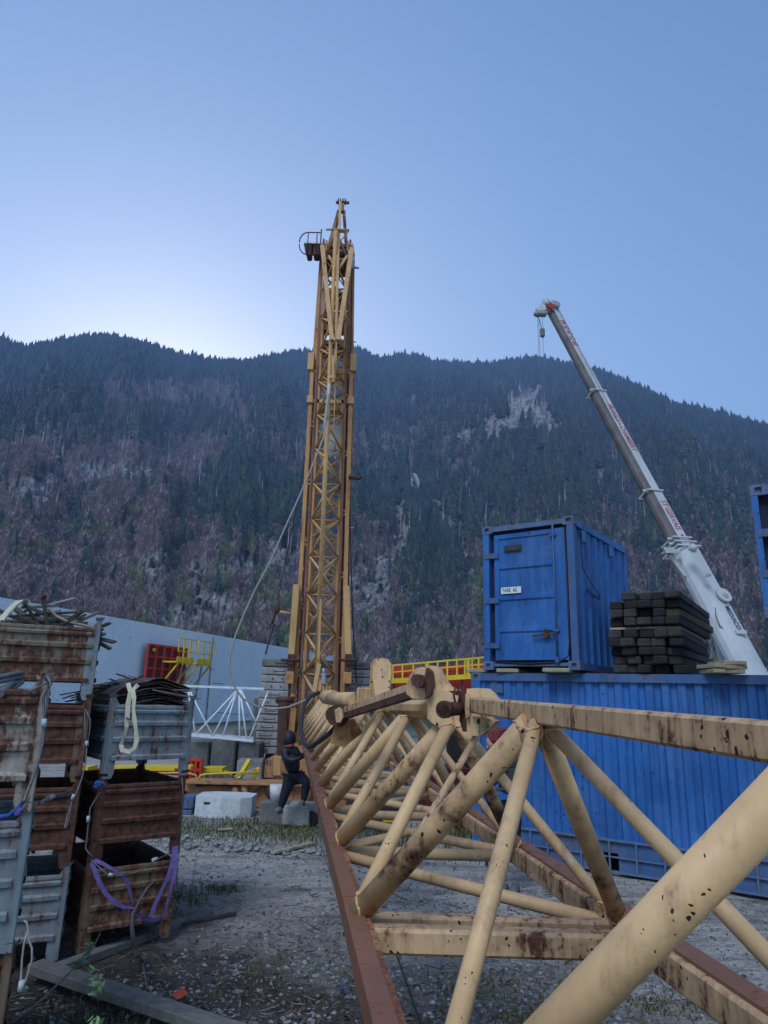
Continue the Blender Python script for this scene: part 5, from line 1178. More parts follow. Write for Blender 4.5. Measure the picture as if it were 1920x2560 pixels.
def platform(t,px0,px1,ydeck,ytop,dep):
    a=onwall(px0,ydeck,.55+dep); b_=onwall(px1,ydeck+3,.55+dep); d=b_-a; d.z=0; L=d.length; d.normalize(); Mx=Matrix((d,wn,V(0,0,1))).transposed(); z=a.z; zt_=onwall(px0,ytop,.55+dep).z
    m_=MB(); m_.box(a+d*L/2+wn*dep/2+V(0,0,-.08),(L,dep,.10),M=Mx); m_.box(a+d*L/2+V(0,0,.08),(L,.05,.32),M=Mx); m_.build('deck',M['yellow'],t)
    m_=MB()
    for f_ in(.32,.72): m_.beam(a+d*L*f_-wn*.05+V(0,0,-.25),V((a+d*L*f_).x,(a+d*L*f_).y,zt_)-wn*.05,.09,.07,up=wn)
    for zz in(zt_,z+(zt_-z)*.42): m_.beam(V(a.x,a.y,zz)-wn*.08-d*.1,V((a+d*L).x,(a+d*L).y,zz)-wn*.08+d*.1,.06,.06)
    for f_ in(-.04,1.04): m_.beam(V((a+d*L*f_).x,(a+d*L*f_).y,z+(zt_-z)*.42)-wn*.08,V((a+d*L*f_).x,(a+d*L*f_).y,zt_)-wn*.08,.05,.05,up=wn)
    m_.build('guard_rail',M['yellow'],t)
    for f_ in(.1,.9):
        m_=MB(); q_=a+d*L*f_; m_.beam(q_+V(0,0,-.15),q_+wn*(dep+.1)+V(0,0,-1.5),.09,.09,up=d); m_.build('strut',M['yellow'],t)
    m_=MB(); q_=a+d*L*.45; m_.beam(q_+V(0,0,-.15)+wn*.1,V(q_.x,q_.y,max(0,z-3.2))+wn*.5,.09,.09,up=wn); m_.build('prop',M['galv'],t)
platform(fp,388,430,1650,1594,1.0); platform(fp,440,478,1655,1601,1.0)
# ---- white lattice truss lying on blocks
tw=empty('white_lattice_truss',P(550,1840,16.6),'white tubular lattice truss lying on concrete blocks before the wall','truss')
Yt=16.6; m_=MB(); m_.beam(P(412,1713,Yt),P(660,1722,Yt),.055,.05); m_.build('top_chord',M['whitetruss'],tw)
m_=MB(); m_.beam(P(474,1837,Yt-.35),P(634,1852,Yt-.35),.05,.06); m_.build('bottom_chord',M['whitetruss'],tw)
m_=MB(); m_.beam(P(474,1835,Yt+.4),P(634,1845,Yt+.4),.06,.06); m_.build('bottom_chord',M['whitetruss'],tw)
for (a,b_,r_) in [((469,1717),(489,1838),.022),((469,1717),(532,1840),.02),((467,1720),(425,1780),.026),((596,1722),(490,1836),.025),((594,1725),(532,1840),.022),((592,1728),(557,1842),.02),((598,1722),(599,1848),.02),((600,1724),(617,1850),.022),((602,1724),(640,1806),.022),((670,1730),(622,1850),.02)]:
    m_=MB(); m_.tube(P(a[0],a[1],Yt),P(b_[0],b_[1],Yt-.3),r_,8); m_.build('brace',M['whitetruss'],tw)
# ---- old concrete blocks below the truss
for i,(x0,x1,yt,yb,Y,lab,mt) in enumerate([(460,520,1853,1925,17.2,'dark stained concrete block at the left end under the white truss','concrete_dark'),(524,585,1848,1925,17.0,'dark stained concrete block in the middle under the white truss','concrete_dark'),(590,645,1856,1928,17.1,'dark stained concrete block at the right end under the white truss','concrete_dark'),(625,648,1745,1842,18.2,'grey concrete block standing on end behind the ballast stack','concrete_dark'),(582,640,1820,1846,18.0,'low grey concrete block behind the white truss','concrete_dark'),(586,650,1900,1940,16.6,'pale streaked low block below the truss right end','concrete')]):
    a_=P(x0,yb,Y);b_=P(x1,yb,Y); zt2=P((x0+x1)/2,yt,Y).z; z0=0 if i<3 or i==5 else a_.z-.9
    m_=MB(); m_.box(V((a_.x+b_.x)/2,Y+.4,(z0+zt2)/2),(b_.x-a_.x,.8,zt2-z0),bev=.03,rz=.03*i-.05); tag(m_.build('concrete_block',M[mt]),lab,'concrete block')
# ---- ballast slabs behind the mast
ys=[1647,1668,1688,1707,1727,1747,1767,1787,1808,1829,1849,1868,1887]
Yb_=17.75
for k in range(12):
    zt2=P(700,ys[k],Yb_).z; z0=P(700,ys[k+1],Yb_).z; xl=P(656-2*k+(2 if k>5 else 0),ys[k],Yb_).x; xr=P(925 if k<7 else 905,ys[k],Yb_).x
    names=['topmost','second','third','fourth','fifth','sixth','seventh','eighth','ninth','tenth','eleventh','lowest']
    tb_=empty('ballast_slab',V((xl+xr)/2,Yb_+.5,z0),'grey concrete ballast slab, %s from the top of the pile behind the mast'%names[k] if k not in(0,11) else 'grey concrete ballast slab, %s of the pile behind the mast'%names[k],'ballast slab','concrete ballast slabs behind the mast')
    m_=MB(); m_.box(V((xl+xr)/2,Yb_+.5,(z0+zt2)/2),(xr-xl,1.0,zt2-z0-.016),bev=.022); m_.build('slab',M['concrete_dark'] if k==0 else M['concrete'],tb_)
    for xx in (P(700-3*k,1700,Yb_).x,P(893,1700,Yb_).x):
        if k in(2,3,5,11) : 
            m_=MB(); 
            for dx in(-.12,.12): m_.tube(V(xx+dx,Yb_-.012,(z0+zt2)/2),V(xx+dx,Yb_+.02,(z0+zt2)/2),.022,8)
            m_.build('lifting_socket',M['black'],tb_)
        else:
            m_=MB(); zc=(z0+zt2)/2+.02; m_.path([V(xx-.14,Yb_+.01,zc),V(xx-.14,Yb_-.05,zc),V(xx-.12,Yb_-.07,zc-.03),V(xx+.12,Yb_-.07,zc-.03),V(xx+.14,Yb_-.05,zc),V(xx+.14,Yb_+.01,zc)],.011,6); m_.build('lifting_handle',M['darkrust'],tb_)
m_=MB(); m_.box(V(P(700,1890,Yb_).x+.9,Yb_+.6,P(700,1889,Yb_).z/2-.003),(2.6,.9,P(700,1889,Yb_).z-.01)); tag(m_.build('ballast_plinth',M['concrete_dark']),'dark low plinth carrying the ballast slab pile','plinth')
# ---- octagonal pale block
c0=G(553,2045); Yo=c0.y
zt2=P(553,1993,Yo).z; blk=empty('concrete_block',V(c0.x,Yo+.35,0),'pale chamfered concrete block with two lifting slots in the foreground of the chassis','concrete block')
m_=MB(); wv=P(622,2000,Yo).x-P(480,2000,Yo).x
poly=[(-.5,.0),(-.5,.5),(-.28,.62),(.28,.62),(.5,.5),(.5,.0),(.32,-.14),(-.02,-.2),(-.34,-.12)]
poly=[(a*wv,b_*wv) for a,b_ in poly]; m_.prism(poly,V(c0.x,Yo+.1,zt2/2),(1,0,0),(0,1,0),(0,0,1),zt2); m_.build('block',M['concrete_pale'],blk)
for dx in(-.23,.13):
    m_=MB(); m_.box(V(c0.x+dx*wv,Yo-.045,zt2-.10),(.17*wv,.02,.035),rz=-.1 if dx<0 else .08); m_.build('lifting_slot',M['black'],blk)
# bucket, step block, logs
p=G(690,2003,0.0); p=P(690,2003,12.9); m_=MB(); zb2=p.z; bkt=empty('plastic_bucket',p,'white plastic bucket standing beside the worker in black','bucket')
m_.tube(p,p+V(0,0,.27),.10,18,.125); m_.build('pail',M['plastic'],bkt); m_=MB(); m_.path([p+V(.125*math.cos(a),-.125*math.sin(a)*.3-.10,.24-.12*math.sin(a)) for a in np.linspace(0,math.pi,9)],.004,5); m_.build('handle',M['galv'],bkt)
m_=MB(); q_=p-V(0,0,0); m_.box(V(p.x,p.y,(zb2)/2-.002),(.5,.4,max(.02,zb2)),bev=.01); tag(m_.build('base_slab',M['concrete_dark']),'dark slab under the white bucket','slab')
a_=P(714,2052,12.6);b_=P(795,2052,12.6); zs1=P(750,2015,12.6).z
m_=MB(); m_.box(V((a_.x+b_.x)/2,12.9,zs1/2),(b_.x-a_.x+.1,.6,zs1),bev=.02,rz=-.04); tag(m_.build('step_block',M['concrete']),'ribbed grey concrete block under the worker\'s raised foot','concrete block')
for i,(x,y,l,r,lab) in enumerate([(772,2068,.9,.13,'charred log with its round end towards the viewer beside the rail'),(880,2052,1.6,.11,'dark log lying behind the jib bracing'),(840,2075,1.0,.10,'pale grey round log under the jib')]):
    p=G(x,y); p.z=r; m_=MB(); d=Vector((.9,.45,0)).normalized() if i else Vector((.75,.6,0)).normalized(); m_.tube(p,p+d*l,r,14,r*.92); tag(m_.build('log',M['timber'] if i<2 else M['greywood']),lab,'log')
# ================================================================ RED / YELLOW FORMWORK, right background
Yf=38
fw=empty('formwork_gantry',P(1070,1740,Yf),'long red formwork with a yellow guard-railed walkway behind the jib','formwork')
def fx(x,y,Y=Yf): return P(x,y,Y)
yr=lambda x:(1668+(x-930)*(-.088)); yd=lambda x:(1701+(x-930)*(-.06))
m_=MB(); m_.box((fx(925,1700)+fx(1225,1690))/2+V(0,.8,-.2),((fx(1225,1690)-fx(925,1700)).length,.1,1.6)); m_.build('panel_skin',M['red'],fw)
m_=MB()
for x in range(925,1226,14):
    m_.beam(fx(x,yr(x)+14)+V(0,.7,0),fx(x,yd(x)+4)+V(0,.7,0),.12,.14,up=(0,1,0))
for dy in (14,22,31): m_.beam(fx(925,yr(925)+dy)+V(0,.7,0),fx(1225,yr(1225)+dy)+V(0,.7,0),.12,.12)
m_.build('panel_frame',M['red'],fw)
m_=MB(); 
for dy,t_ in((0,.09),(17,.07)): m_.beam(fx(928,yr(928)+dy),fx(1225,yr(1225)+dy),t_,t_)
for x in [928,944,960,982,1006,1033,1066,1070,1094,1118,1142,1162,1168,1172,1180,1196,1212]: m_.beam(fx(x,yr(x)-1),fx(x,yd(x)+6),.08,.08,up=(0,1,0))
m_.build('guard_rail',M['yellow'],fw)
m_=MB(); m_.beam(fx(925,yd(925)+5),fx(1225,yd(1225)+5),.6,.26); m_.build('walkway',M['yellow'],fw)
m_=MB()
for x in (930,985,1050,1100,1155,1205): m_.beam(fx(x,yd(x)+8),fx(x+4,1790),.12,.12,up=(0,1,0))
m_.build('leg_frame',M['darkrust'],fw)
m_=MB(); 
for y in(1712,1722,1732): m_.beam(fx(924,y,36),fx(932,y,36),.06,.08)
m_.beam(fx(924,1700,36),fx(924,1745,36),.08,.08,up=(0,1,0)); m_.beam(fx(933,1700,36),fx(933,1745,36),.08,.08,up=(0,1,0)); m_.build('ladder',M['yellow'],fw)
# low formwork frames seen under/behind the crates
def lowframe(x0,x1,yt,Y,label,red=True,yb=1975):
    t=empty('formwork_bay',V(P((x0+x1)/2,yt,Y).x,Y,0),label,'formwork')
    m_=MB(); a_=P(x0,yt,Y);b_=P(x1,yt,Y); m_.beam(a_,b_,.5,.08); m_.build('yellow_beam',M['yellow'],t)
    if red:
        m_=MB(); zt2=P(x0,yt+12,Y).z; zl=P(x0,yb,Y).z; n=max(2,int((b_.x-a_.x)/.45))
        for k in range(n+1): m_.box(V(a_.x+(b_.x-a_.x)*k/n,Y+.4,(zt2+zl)/2),(.12,.14,zt2-zl))
        for k in range(3): m_.box(V((a_.x+b_.x)/2,Y+.42,zl+(zt2-zl)*k/2),(b_.x-a_.x,.10,.12))
        m_.build('panel_frame',M['red'],t)
    n=3
    for k in range(n): m_=MB(); x=x0+(x1-x0)*(k+.5)/n; m_.tube(P(x,yt+3,Y-.1),P(x-2,yb,Y-.1),.04,8); m_.build('prop',M['galv'],t)
    for k in range(n): m_=MB(); x=x0+(x1-x0)*(k+.3)/n; m_.beam(P(x,yt+3,Y-.15),P(x+30,yb-10,Y-.1),.05,.05); m_.build('strut',M['yellow'],t)
    return t
lowframe(190,232,1920,15.5,'small red formwork piece with a yellow top seen between the left stacks')
lowframe(268,445,1919,15.6,'red formwork bay with a long yellow beam seen under the pale blue crate')
lowframe(512,562,1922,16.2,'short yellow bracket right of the red upright formwork panel',red=False,yb=1945)
t=empty('red_formwork',V(P(490,1990,15.8).x,15.8,0),'bright red formwork panel standing just right of the crates','formwork panel')
m_=MB(); a_=P(468,1899,15.8);b_=P(504,1899,15.8);zl=P(480,2000,15.8).z
m_.box(V((a_.x+b_.x)/2,15.9,(a_.z+zl)/2),(b_.x-a_.x,.06,a_.z-zl)); m_.build('panel_skin',M['red'],t); m_=MB()
for f_ in(0,.33,.66,1): m_.box(V(a_.x+(b_.x-a_.x)*f_,15.82,(a_.z+zl)/2),(.06,.12,a_.z-zl))
for f_ in(0,.25,.5,.75,1): m_.box(V((a_.x+b_.x)/2,15.8,zl+(a_.z-zl)*f_),(b_.x-a_.x,.10,.06))
m_.build('panel_frame',M['red'],t); 
m_=MB(); a_=P(438,1915,15.4);b_=P(482,1917,15.4); m_.beam(a_,b_,.3,.06); tag(m_.build('yellow_board',M['yellow']),'short yellow board crossing in front of the bright red panel','board')
# bent pale tube rails
m_=MB(); m_.path([P(355,1948,14.8),P(352,1945,14.8),P(360,1936,14.8),P(380,1934,14.8),P(438,1932,14.8),P(476,1934,14.8),P(490,1938,14.8),P(494,1950,14.8),P(493,1985,14.8)],.022,7); tag(m_.build('tube_rail',M['tower_pale']),'bent pale yellow tube rail running behind the right crate stack','railing')
m_=MB(); m_.path([P(495,1950,14.5),P(502,1938,14.5),P(515,1935,14.5),P(560,1933,14.5),P(650,1930,14.5)],.02,7); tag(m_.build('tube_rail',M['yellow']),'thin yellow tube rail just above the chassis beam','railing')
m_=MB(); m_.beam(P(596,1948,14.9),P(624,1900,15.2),.09,.07); tag(m_.build('leaning_bracket',M['yellow']),'yellow flat bar leaning up from the chassis','bar','yellow bars leaning on the chassis')
m_=MB(); m_.beam(P(634,1944,14.9),P(648,1920,15.0),.07,.06); tag(m_.build('leaning_bracket',M['yellow']),'short yellow bar leaning just left of the dark post','bar','yellow bars leaning on the chassis')
m_=MB(); m_.beam(P(586,1942,14.7),P(640,1922,14.9),.10,.03); tag(m_.build('board',M['palewood']),'pale split board lying across the chassis top','board')
for i,(x0,x1,yt,yb,lab) in enumerate([(450,481,1990,2022,'dark blue painted block, upper of two left of the pale concrete block'),(450,478,2024,2045,'dark blue painted block, lower of two left of the pale concrete block')]):
    a_=P(x0,yb,13.4);b_=P(x1,yb,13.4);z1=P(x0,yt,13.4).z; m_=MB(); z0=max(0,a_.z); m_.box(V((a_.x+b_.x)/2,13.6,(z0+z1)/2),(b_.x-a_.x,.4,z1-z0-.006),bev=.01); tag(m_.build('painted_block',M['blue_worn']),lab,'block')
# ---- clutter behind the jib
bm=empty('steel_bin',V(P(1115,2070,12.6).x,12.8,0),'dark maroon steel bin standing behind the jib bracing','bin')
a_=P(1055,2085,12.6);b_=P(1176,2085,12.6);z1=P(1110,1925,12.6).z
m_=MB(); m_.box(V((a_.x+b_.x)/2,13.2,z1/2+.1),(b_.x-a_.x,1.1,z1-.2)); m_.build('shell',M['maroon'],bm)
m_=MB()
for k in range(6): m_.box(V(a_.x+(b_.x-a_.x)*k/5,12.63,z1/2+.1),(.05,.05,z1-.2))
m_.box(V((a_.x+b_.x)/2,12.62,z1),(b_.x-a_.x+.06,.08,.07)); m_.build('rib',M['maroon'],bm)
m_=MB(); m_.box(P(1107,2035,12.5),(.10,.02,.28)); m_.build('white_tag',M['whitetext'],bm)
tb_=empty('site_board',V(P(985,2050,12.2).x,12.2,0),'yellow and dark blue painted board numbered 978 below the jib','board')
m_=MB(); a_=P(957,2055,12.2);b_=P(986,2033,12.2); m_.box((a_+b_)/2,(b_.x-a_.x,.03,abs(b_.z-a_.z))); m_.build('yellow_panel',M['yellow'],tb_)
m_=MB(); a_=P(987,2054,12.2);b_=P(1009,2038,12.2); m_.box((a_+b_)/2,(b_.x-a_.x,.03,abs(b_.z-a_.z))); bp=m_.build('number_panel',M['blue_worn'],tb_)
text_mesh('978',.10,(a_+b_)/2+V(0,-.018,0),(1,0,0),(0,0,1),'number',M['whitetext'],bp,.001,.003)
m_=MB()
for x in(950,1012): m_.beam(P(x,2030,12.25),V(P(x,2030,12.25).x,12.25,0),.05,.05,up=(0,1,0))
m_.beam(P(945,2030,12.25),P(1020,2032,12.25),.06,.05); m_.build('frame',M['darkrust'],tb_)
rb_=random.Random(9)
for i in range(9):
    x=935+i*10; m_=MB(); m_.tube(G(x,2108,.02),P(x+14+rb_.uniform(-4,4),2058,11.4),.012,6); tag(m_.build('steel_bar',M['darkrust']),'rusty thin steel bar leaning under the site board','steel bar','rusty bars leaning under the jib')
sh=[(935,1015,1905,1962,13.8,'blue_worn','dull blue sheet standing behind the jib bracing'),(1010,1075,1935,1975,13.9,'concrete_dark','dark grey block behind the jib bracing, right of the blue sheet'),(880,940,1945,2000,14.2,'concrete_dark','dark grey block behind the jib bracing, left of the blue sheet'),(1125,1175,1830,1925,13.6,'timber','black timber packing behind the jib beside the container end')]
for x0,x1,yt,yb,Y,mt,lab in sh:
    a_=P(x0,yb,Y);b_=P(x1,yb,Y);z1=P(x0,yt,Y).z; m_=MB(); m_.box(V((a_.x+b_.x)/2,Y+.3,z1/2),(b_.x-a_.x,.5,z1),bev=.02,rz=.06); tag(m_.build('stored_block',M[mt]),lab,'block')
gp_=[(1050,1150,1880,17),(930,1010,1880,18),(1050,1120,1840,19)]
for i,(x0,x1,y,Y) in enumerate(gp_):
    a_=P(x0,y,Y);b_=P(x1,y,Y); t=empty('pipe_rack',V((a_.x+b_.x)/2,Y,0),['grey steel rack behind the jib, the one nearest the container','grey steel rack behind the jib, the one nearest the mast','grey steel rack behind the jib, the farthest one'][i],'rack','steel racks behind the jib')
    for zz in(a_.z,a_.z*.6,a_.z*.2): m_=MB(); m_.beam(V(a_.x,Y,zz),V(b_.x,Y,zz),.5,.07); m_.build('shelf',M['galv'],t)
    for xx in(a_.x,b_.x): m_=MB(); m_.beam(V(xx,Y,0),V(xx,Y,a_.z+.05),.08,.08,up=(0,1,0)); m_.build('upright',M['darkrust'],t)
m_=MB(); p=P(1215,2000,10.1); m_.tube(V(p.x,p.y,.02),V(p.x,p.y,p.z),.022,8); tag(m_.build('blue_pole',M['blue_worn']),'thin dark blue pole standing by the corner of the big container','pole')
# ================================================================ CRATES
def crate(C,df,ds,w,d,z0,mats,label,group,post=None,H=.69,lean=(0,0),rs=0):
    """C near-right corner ; df unit dir along the visible front (to the left), ds along the side (away)"""
    rn_=random.Random(rs); C=Vector((C[0],C[1],0)); df=Vector((df[0],df[1],0)).normalized(); ds=Vector((ds[0],ds[1],0)).normalized(); uz=V(lean[0],lean[1],1)
    pt=lambda a,b,c: C+df*a+ds*b+V(0,0,z0)+uz*c
    t=empty('metal_crate',pt(w/2,d/2,0),label,'metal crate',group)
    prof=[(.15,0),(.155,.022),(.185,.024),(.20,0),(.30,-.004),(.315,.018),(.345,.022),(.36,0),(.445,-.002),(.455,.018),(.485,.020),(.50,0),(.555,0),(.565,.018),(.585,.022),(.60,.008),(.612,.014),(.632,.012),(.64,-.012),(.625,-.022)]
    def panel(o,ax,nn,L,m):
        b=MB(); n=len(prof); K=7; vs=[]
        for j in range(K+1):
            f=j/K
            for (z,x) in prof:
                bow=.012*math.sin(math.pi*f)*(.5+rn_.random()*.25)
                vs.append(o+ax*(L*f)+nn*(x+bow)+uz*(z+ (.004*rn_.random())))
        fs=[(j*n+i,(j+1)*n+i,(j+1)*n+i+1,j*n+i+1) for j in range(K) for i in range(n-1)]
        m0=len(vs); vs2=[v-nn*.004 for v in vs]; fs2=[tuple(q+m0 for q in f[::-1]) for f in fs]
        b.add(vs+vs2,fs+fs2); b.build('side_panel',M[m],t)
    e=.05
    panel(pt(e,0,0),df,-ds,w-2*e,mats[0]); panel(pt(0,e,0),ds,-df,d-2*e,mats[1]); panel(pt(e,d,0),df,ds,w-2*e,mats[1]); panel(pt(w,e,0),ds,df,d-2*e,mats[1])
    pw=.10; th=.007
    for a,b_,sa,sb in((0,0,1,1),(w,0,-1,1),(0,d,1,-1),(w,d,-1,-1)):
        m_=MB(); o=pt(a,b_,0)-df*(sa*.006)-ds*(sb*.006)
        tap=.055
        for ax,nx in((df*sa,ds*sb),(ds*sb,df*sa)):
            pl=[(0,-.0),(pw*.8,0),(pw,.05),(pw,H-.08),(tap,H-.01),(tap-.02,H+.02),(0,H+.02)]
            vs=[o+ax*p+uz*q for p,q in pl]+[o+ax*p+uz*q+nx*th for p,q in pl]; n=len(pl)
            m_.add(vs,[tuple(range(n)),tuple(range(n,2*n))[::-1]]+[(i,(i+1)%n,(i+1)%n+n,i+n) for i in range(n)])
        # flared locating lip at the top
        m_.add([o+uz*(H+.015),o+df*sa*tap+uz*(H+.015),o+df*sa*tap-ds*sb*.02+uz*(H+.045),o-ds*sb*.02-df*sa*.02+uz*(H+.05),o-df*sa*.02+ds*sb*tap+uz*(H+.045),o+ds*sb*tap+uz*(H+.015)],[(0,1,2,3),(0,3,4,5)])
        m_.build('corner_post',M[post or mats[0]],t)
    m_=MB(); vs=[pt(a,b_,.155) for a,b_ in((e,e),(w-e,e),(w-e,d-e),(e,d-e))]; m_.add(vs+[v+V(0,0,-.006) for v in vs],[(0,1,2,3),(7,6,5,4)]); m_.build('floor',M['darkrust'],t)
    return t,pt
# ---- right stack C
Cn=P(262,1850,6.5); Cr=P(470,1850,6.98)
dfC=Vector((Cn.x-Cr.x,Cn.y-Cr.y,0)); wC=dfC.length; dfC.normalize(); dsC=Vector((dfC.y,-dfC.x,0)); 
if dsC.y<0: dsC=-dsC
# C stack measured from its right (far) corner leftwards to the near corner
stC=[('crate_tan','crate_rust','rusty tan crate at the bottom of the right stack with purple slings over it'),('crate_rust','crate_rust','dark red-brown rusty crate in the middle of the right stack'),('crate_grey','crate_grey','pale grey-blue crate on top of the right stack, heaped with bent sheets')]
crC=[]
for k,(a,b_,lab) in enumerate(stC):
    crC.append(crate((Cr.x+.01*k,Cr.y),dfC,dsC,wC,1.2,.03+.69*k,(a,b_),lab,'stacked metal crates',rs=k))
# ---- middle stack B
Bn=P(217,1850,6.36); dfB=(-.92,-.40); dsB=(-.40,.92)
stB=[('crate_grey','crate_grey','grey-blue crate at the very bottom of the middle stack'),('crate_rust','crate_rust','red-brown crate second from the ground in the middle stack'),('crate_rust','crate_rust','dark maroon crate third from the ground in the middle stack'),('crate_greenrust','crate_tan','green-grey and rust crate topping the middle stack, heaped with scrap wood')]
for k,(a,b_,lab) in enumerate(stB):
    crate((Bn.x-.004*k,Bn.y),dfB,dsB,1.25,.8,.03+.685*k,(a,b_),lab,'stacked metal crates',post=('crate_grey','crate_rust','crate_tan','crate_grey')[k],rs=10+k)
# ---- near left stack A
An=P(112,1850,4.08); zA=P(124,1690,4.08).z-3*.69-.03
stA=[('crate_tan','crate_rust','dark tan crate lowest in the nearest left stack','crate_tan'),('crate_grey','crate_grey','peeling pale blue-grey crate in the middle of the nearest left stack','crate_grey'),('crate_white','crate_rust','rusty crate with flaking white paint on top of the nearest left stack','crate_white')]
for k,(a,b_,lab,po) in enumerate(stA):
    crate((An.x,An.y-.02*k),(-.885,-.465),(-.465,.885),1.2,.8,zA+.69*k,(a,b_),lab,'stacked metal crates',post=po,rs=20+k)
m_=MB(); m_.box(V(An.x-.6,An.y+.4,zA/2-.03),(1.3,.9,max(.05,zA-.0)),bev=.02); tag(m_.build('timber_packing',M['scrapwood']),'dark timber packing under the nearest left crate stack','timber')
# far dark stacks behind (fill the gap between B and C)
# ---- loads
rq=random.Random(21)
ptC=crC[2][1]
def zC(z): return .03+.69*2+z
# bent sheets in the top crate of C
for i in range(15):
    z=.46+i*.021; off=rq.uniform(-.04,.04); L=1.28-abs(i-7)*.015; L2=0;fold=rq.uniform(.45,.6); y0=rq.uniform(.02,.10); amp=.05+.006*i
    ax0_,ax1_=.03+off*.5,.03+off*.5+wC-.02
    pts=[]
    K=10; cx_=[(ax0_+(ax1_-ax0_)*j/K) for j in range(K+1)]
    b=MB(); vs=[]
    for j,a in enumerate(cx_):
        f=j/K; h=z+amp*(1-abs((f-.42)/.58)**1.2)-.04*(f>.9)+rq.uniform(-.006,.006)
        for bb in(y0,y0+1.0+rq.uniform(0,.1)): vs.append(ptC(a,bb,h))
    n=len(vs); vs+= [v+V(0,0,.008) for v in vs]; fs=[]
    for j in range(K): q_=2*j; fs+=[(q_,q_+1,q_+3,q_+2),(n+q_,n+q_+2,n+q_+3,n+q_+1),(q_,q_+2,n+q_+2,n+q_),(q_+1,n+q_+1,n+q_+3,q_+3)]
    b.add(vs,fs); tag(b.build('bent_sheet',M['sheet'] if i%4 else M['scrapwood']),'thin bent dark sheet in the pile on the right crate stack','metal sheet','bent sheets heaped in the top right crate')
for i in range(34):
    x=215+(i%12)*20+rq.uniform(-6,6); y=1725+rq.uniform(-22,45)-(12 if 3<i%12<7 else 0); Yq=6.9+rq.uniform(-.1,.3); a_=P(x,y,Yq); d=V(rq.uniform(.6,1),rq.uniform(-.3,.3),rq.uniform(-.1,.35)*(1 if i%12<5 else -1)).normalized(); m_=MB(); m_.beam(a_-d*.22,a_+d*.25,.04,.010); tag(m_.build('wood_strip',M[('scrapwood','sheet','greywood')[i%3]]),'dark wooden strip lying across the heap of bent sheets','wood strip','strips on the bent sheet heap')
# scrap wood heap on B
def stick(x0,y0,x1,y1,Y0,Y1,wd,hd,mt,lab,name='scrap_plank',cat='plank',grp='scrap wood heaped on the middle stack'):
    m_=MB(); m_.beam(P(x0,y0,Y0),P(x1,y1,Y1),wd,hd,bev=.003); o=m_.build(name,M[mt]); tag(o,lab,cat,grp); return o
stick(120,1512,188,1495,6.5,6.6,.016,.016,'galv','thin pale straight bar sticking out right of the scrap wood heap','metal_bar','bar')
stick(108,1500,121,1575,6.3,6.35,.035,.03,'scrapwood','upright dark batten with a red top in the scrap wood heap')
stick(62,1508,95,1560,6.3,6.4,.04,.02,'scrapwood','dark board leaning steeply left of the upright batten')
stick(112,1487,104,1500,6.35,6.36,.04,.03,'maroon','short red painted batten end at the top of the scrap wood heap')
m_=MB(); m_.path([P(120,1520,6.3),P(140,1540,6.35),P(170,1555,6.4),P(205,1562,6.45),P(236,1570,6.5)],.03,flat=(.05,.02)); tag(m_.build('scrap_plank',M['palewood']),'long pale curved plank sagging to the right edge of the heap','plank','scrap wood heaped on the middle stack')
m_=MB(); m_.tube(P(68,1588,6.15),P(90,1570,6.3),.035,14,caps=False); m_.tube(P(69,1587,6.16),P(90,1570,6.3),.026,14,caps=False); tag(m_.build('cardboard_tube',M['cream']),'short cream cardboard tube lying on the rim of the scrap heap','tube')
m_=MB(); m_.path([P(2,1552,6.1),P(18,1532,6.15),P(35,1514,6.2),P(50,1502,6.3),P(62,1500,6.4),P(66,1510,6.4)],.03,flat=(.07,.015)); tag(m_.build('bent_plastic_sheet',M['cream']),'pale bent plastic strip curling over the left of the scrap heap','plastic strip')
for i in range(46):
    x=rq.uniform(-10,220); ytop=1585-72*math.exp(-((x-95)/75)**2); y=rq.uniform(ytop,1590); Yq=rq.uniform(6.3,7.0); L=rq.uniform(.22,.62); an=rq.uniform(-.5,.45)*(1 if i%3 else 1.7); d=V(math.cos(an),rq.uniform(-.5,.5),math.sin(an)).normalized()
    a_=P(x,y,Yq); a_.z=min(max(a_.z,2.60),3.02)
    if a_.x<-4.1: continue
    m_=MB(); m_.beam(a_-d*L/2,a_+d*L/2,rq.uniform(.03,.07),rq.uniform(.012,.03),up=(rq.uniform(-.5,.5),-.3,1)); tag(m_.build('scrap_plank',M['scrapwood'] if i%5 else M['greywood']),'dark broken board in the scrap wood heap on the middle stack','plank','scrap wood heaped on the middle stack')
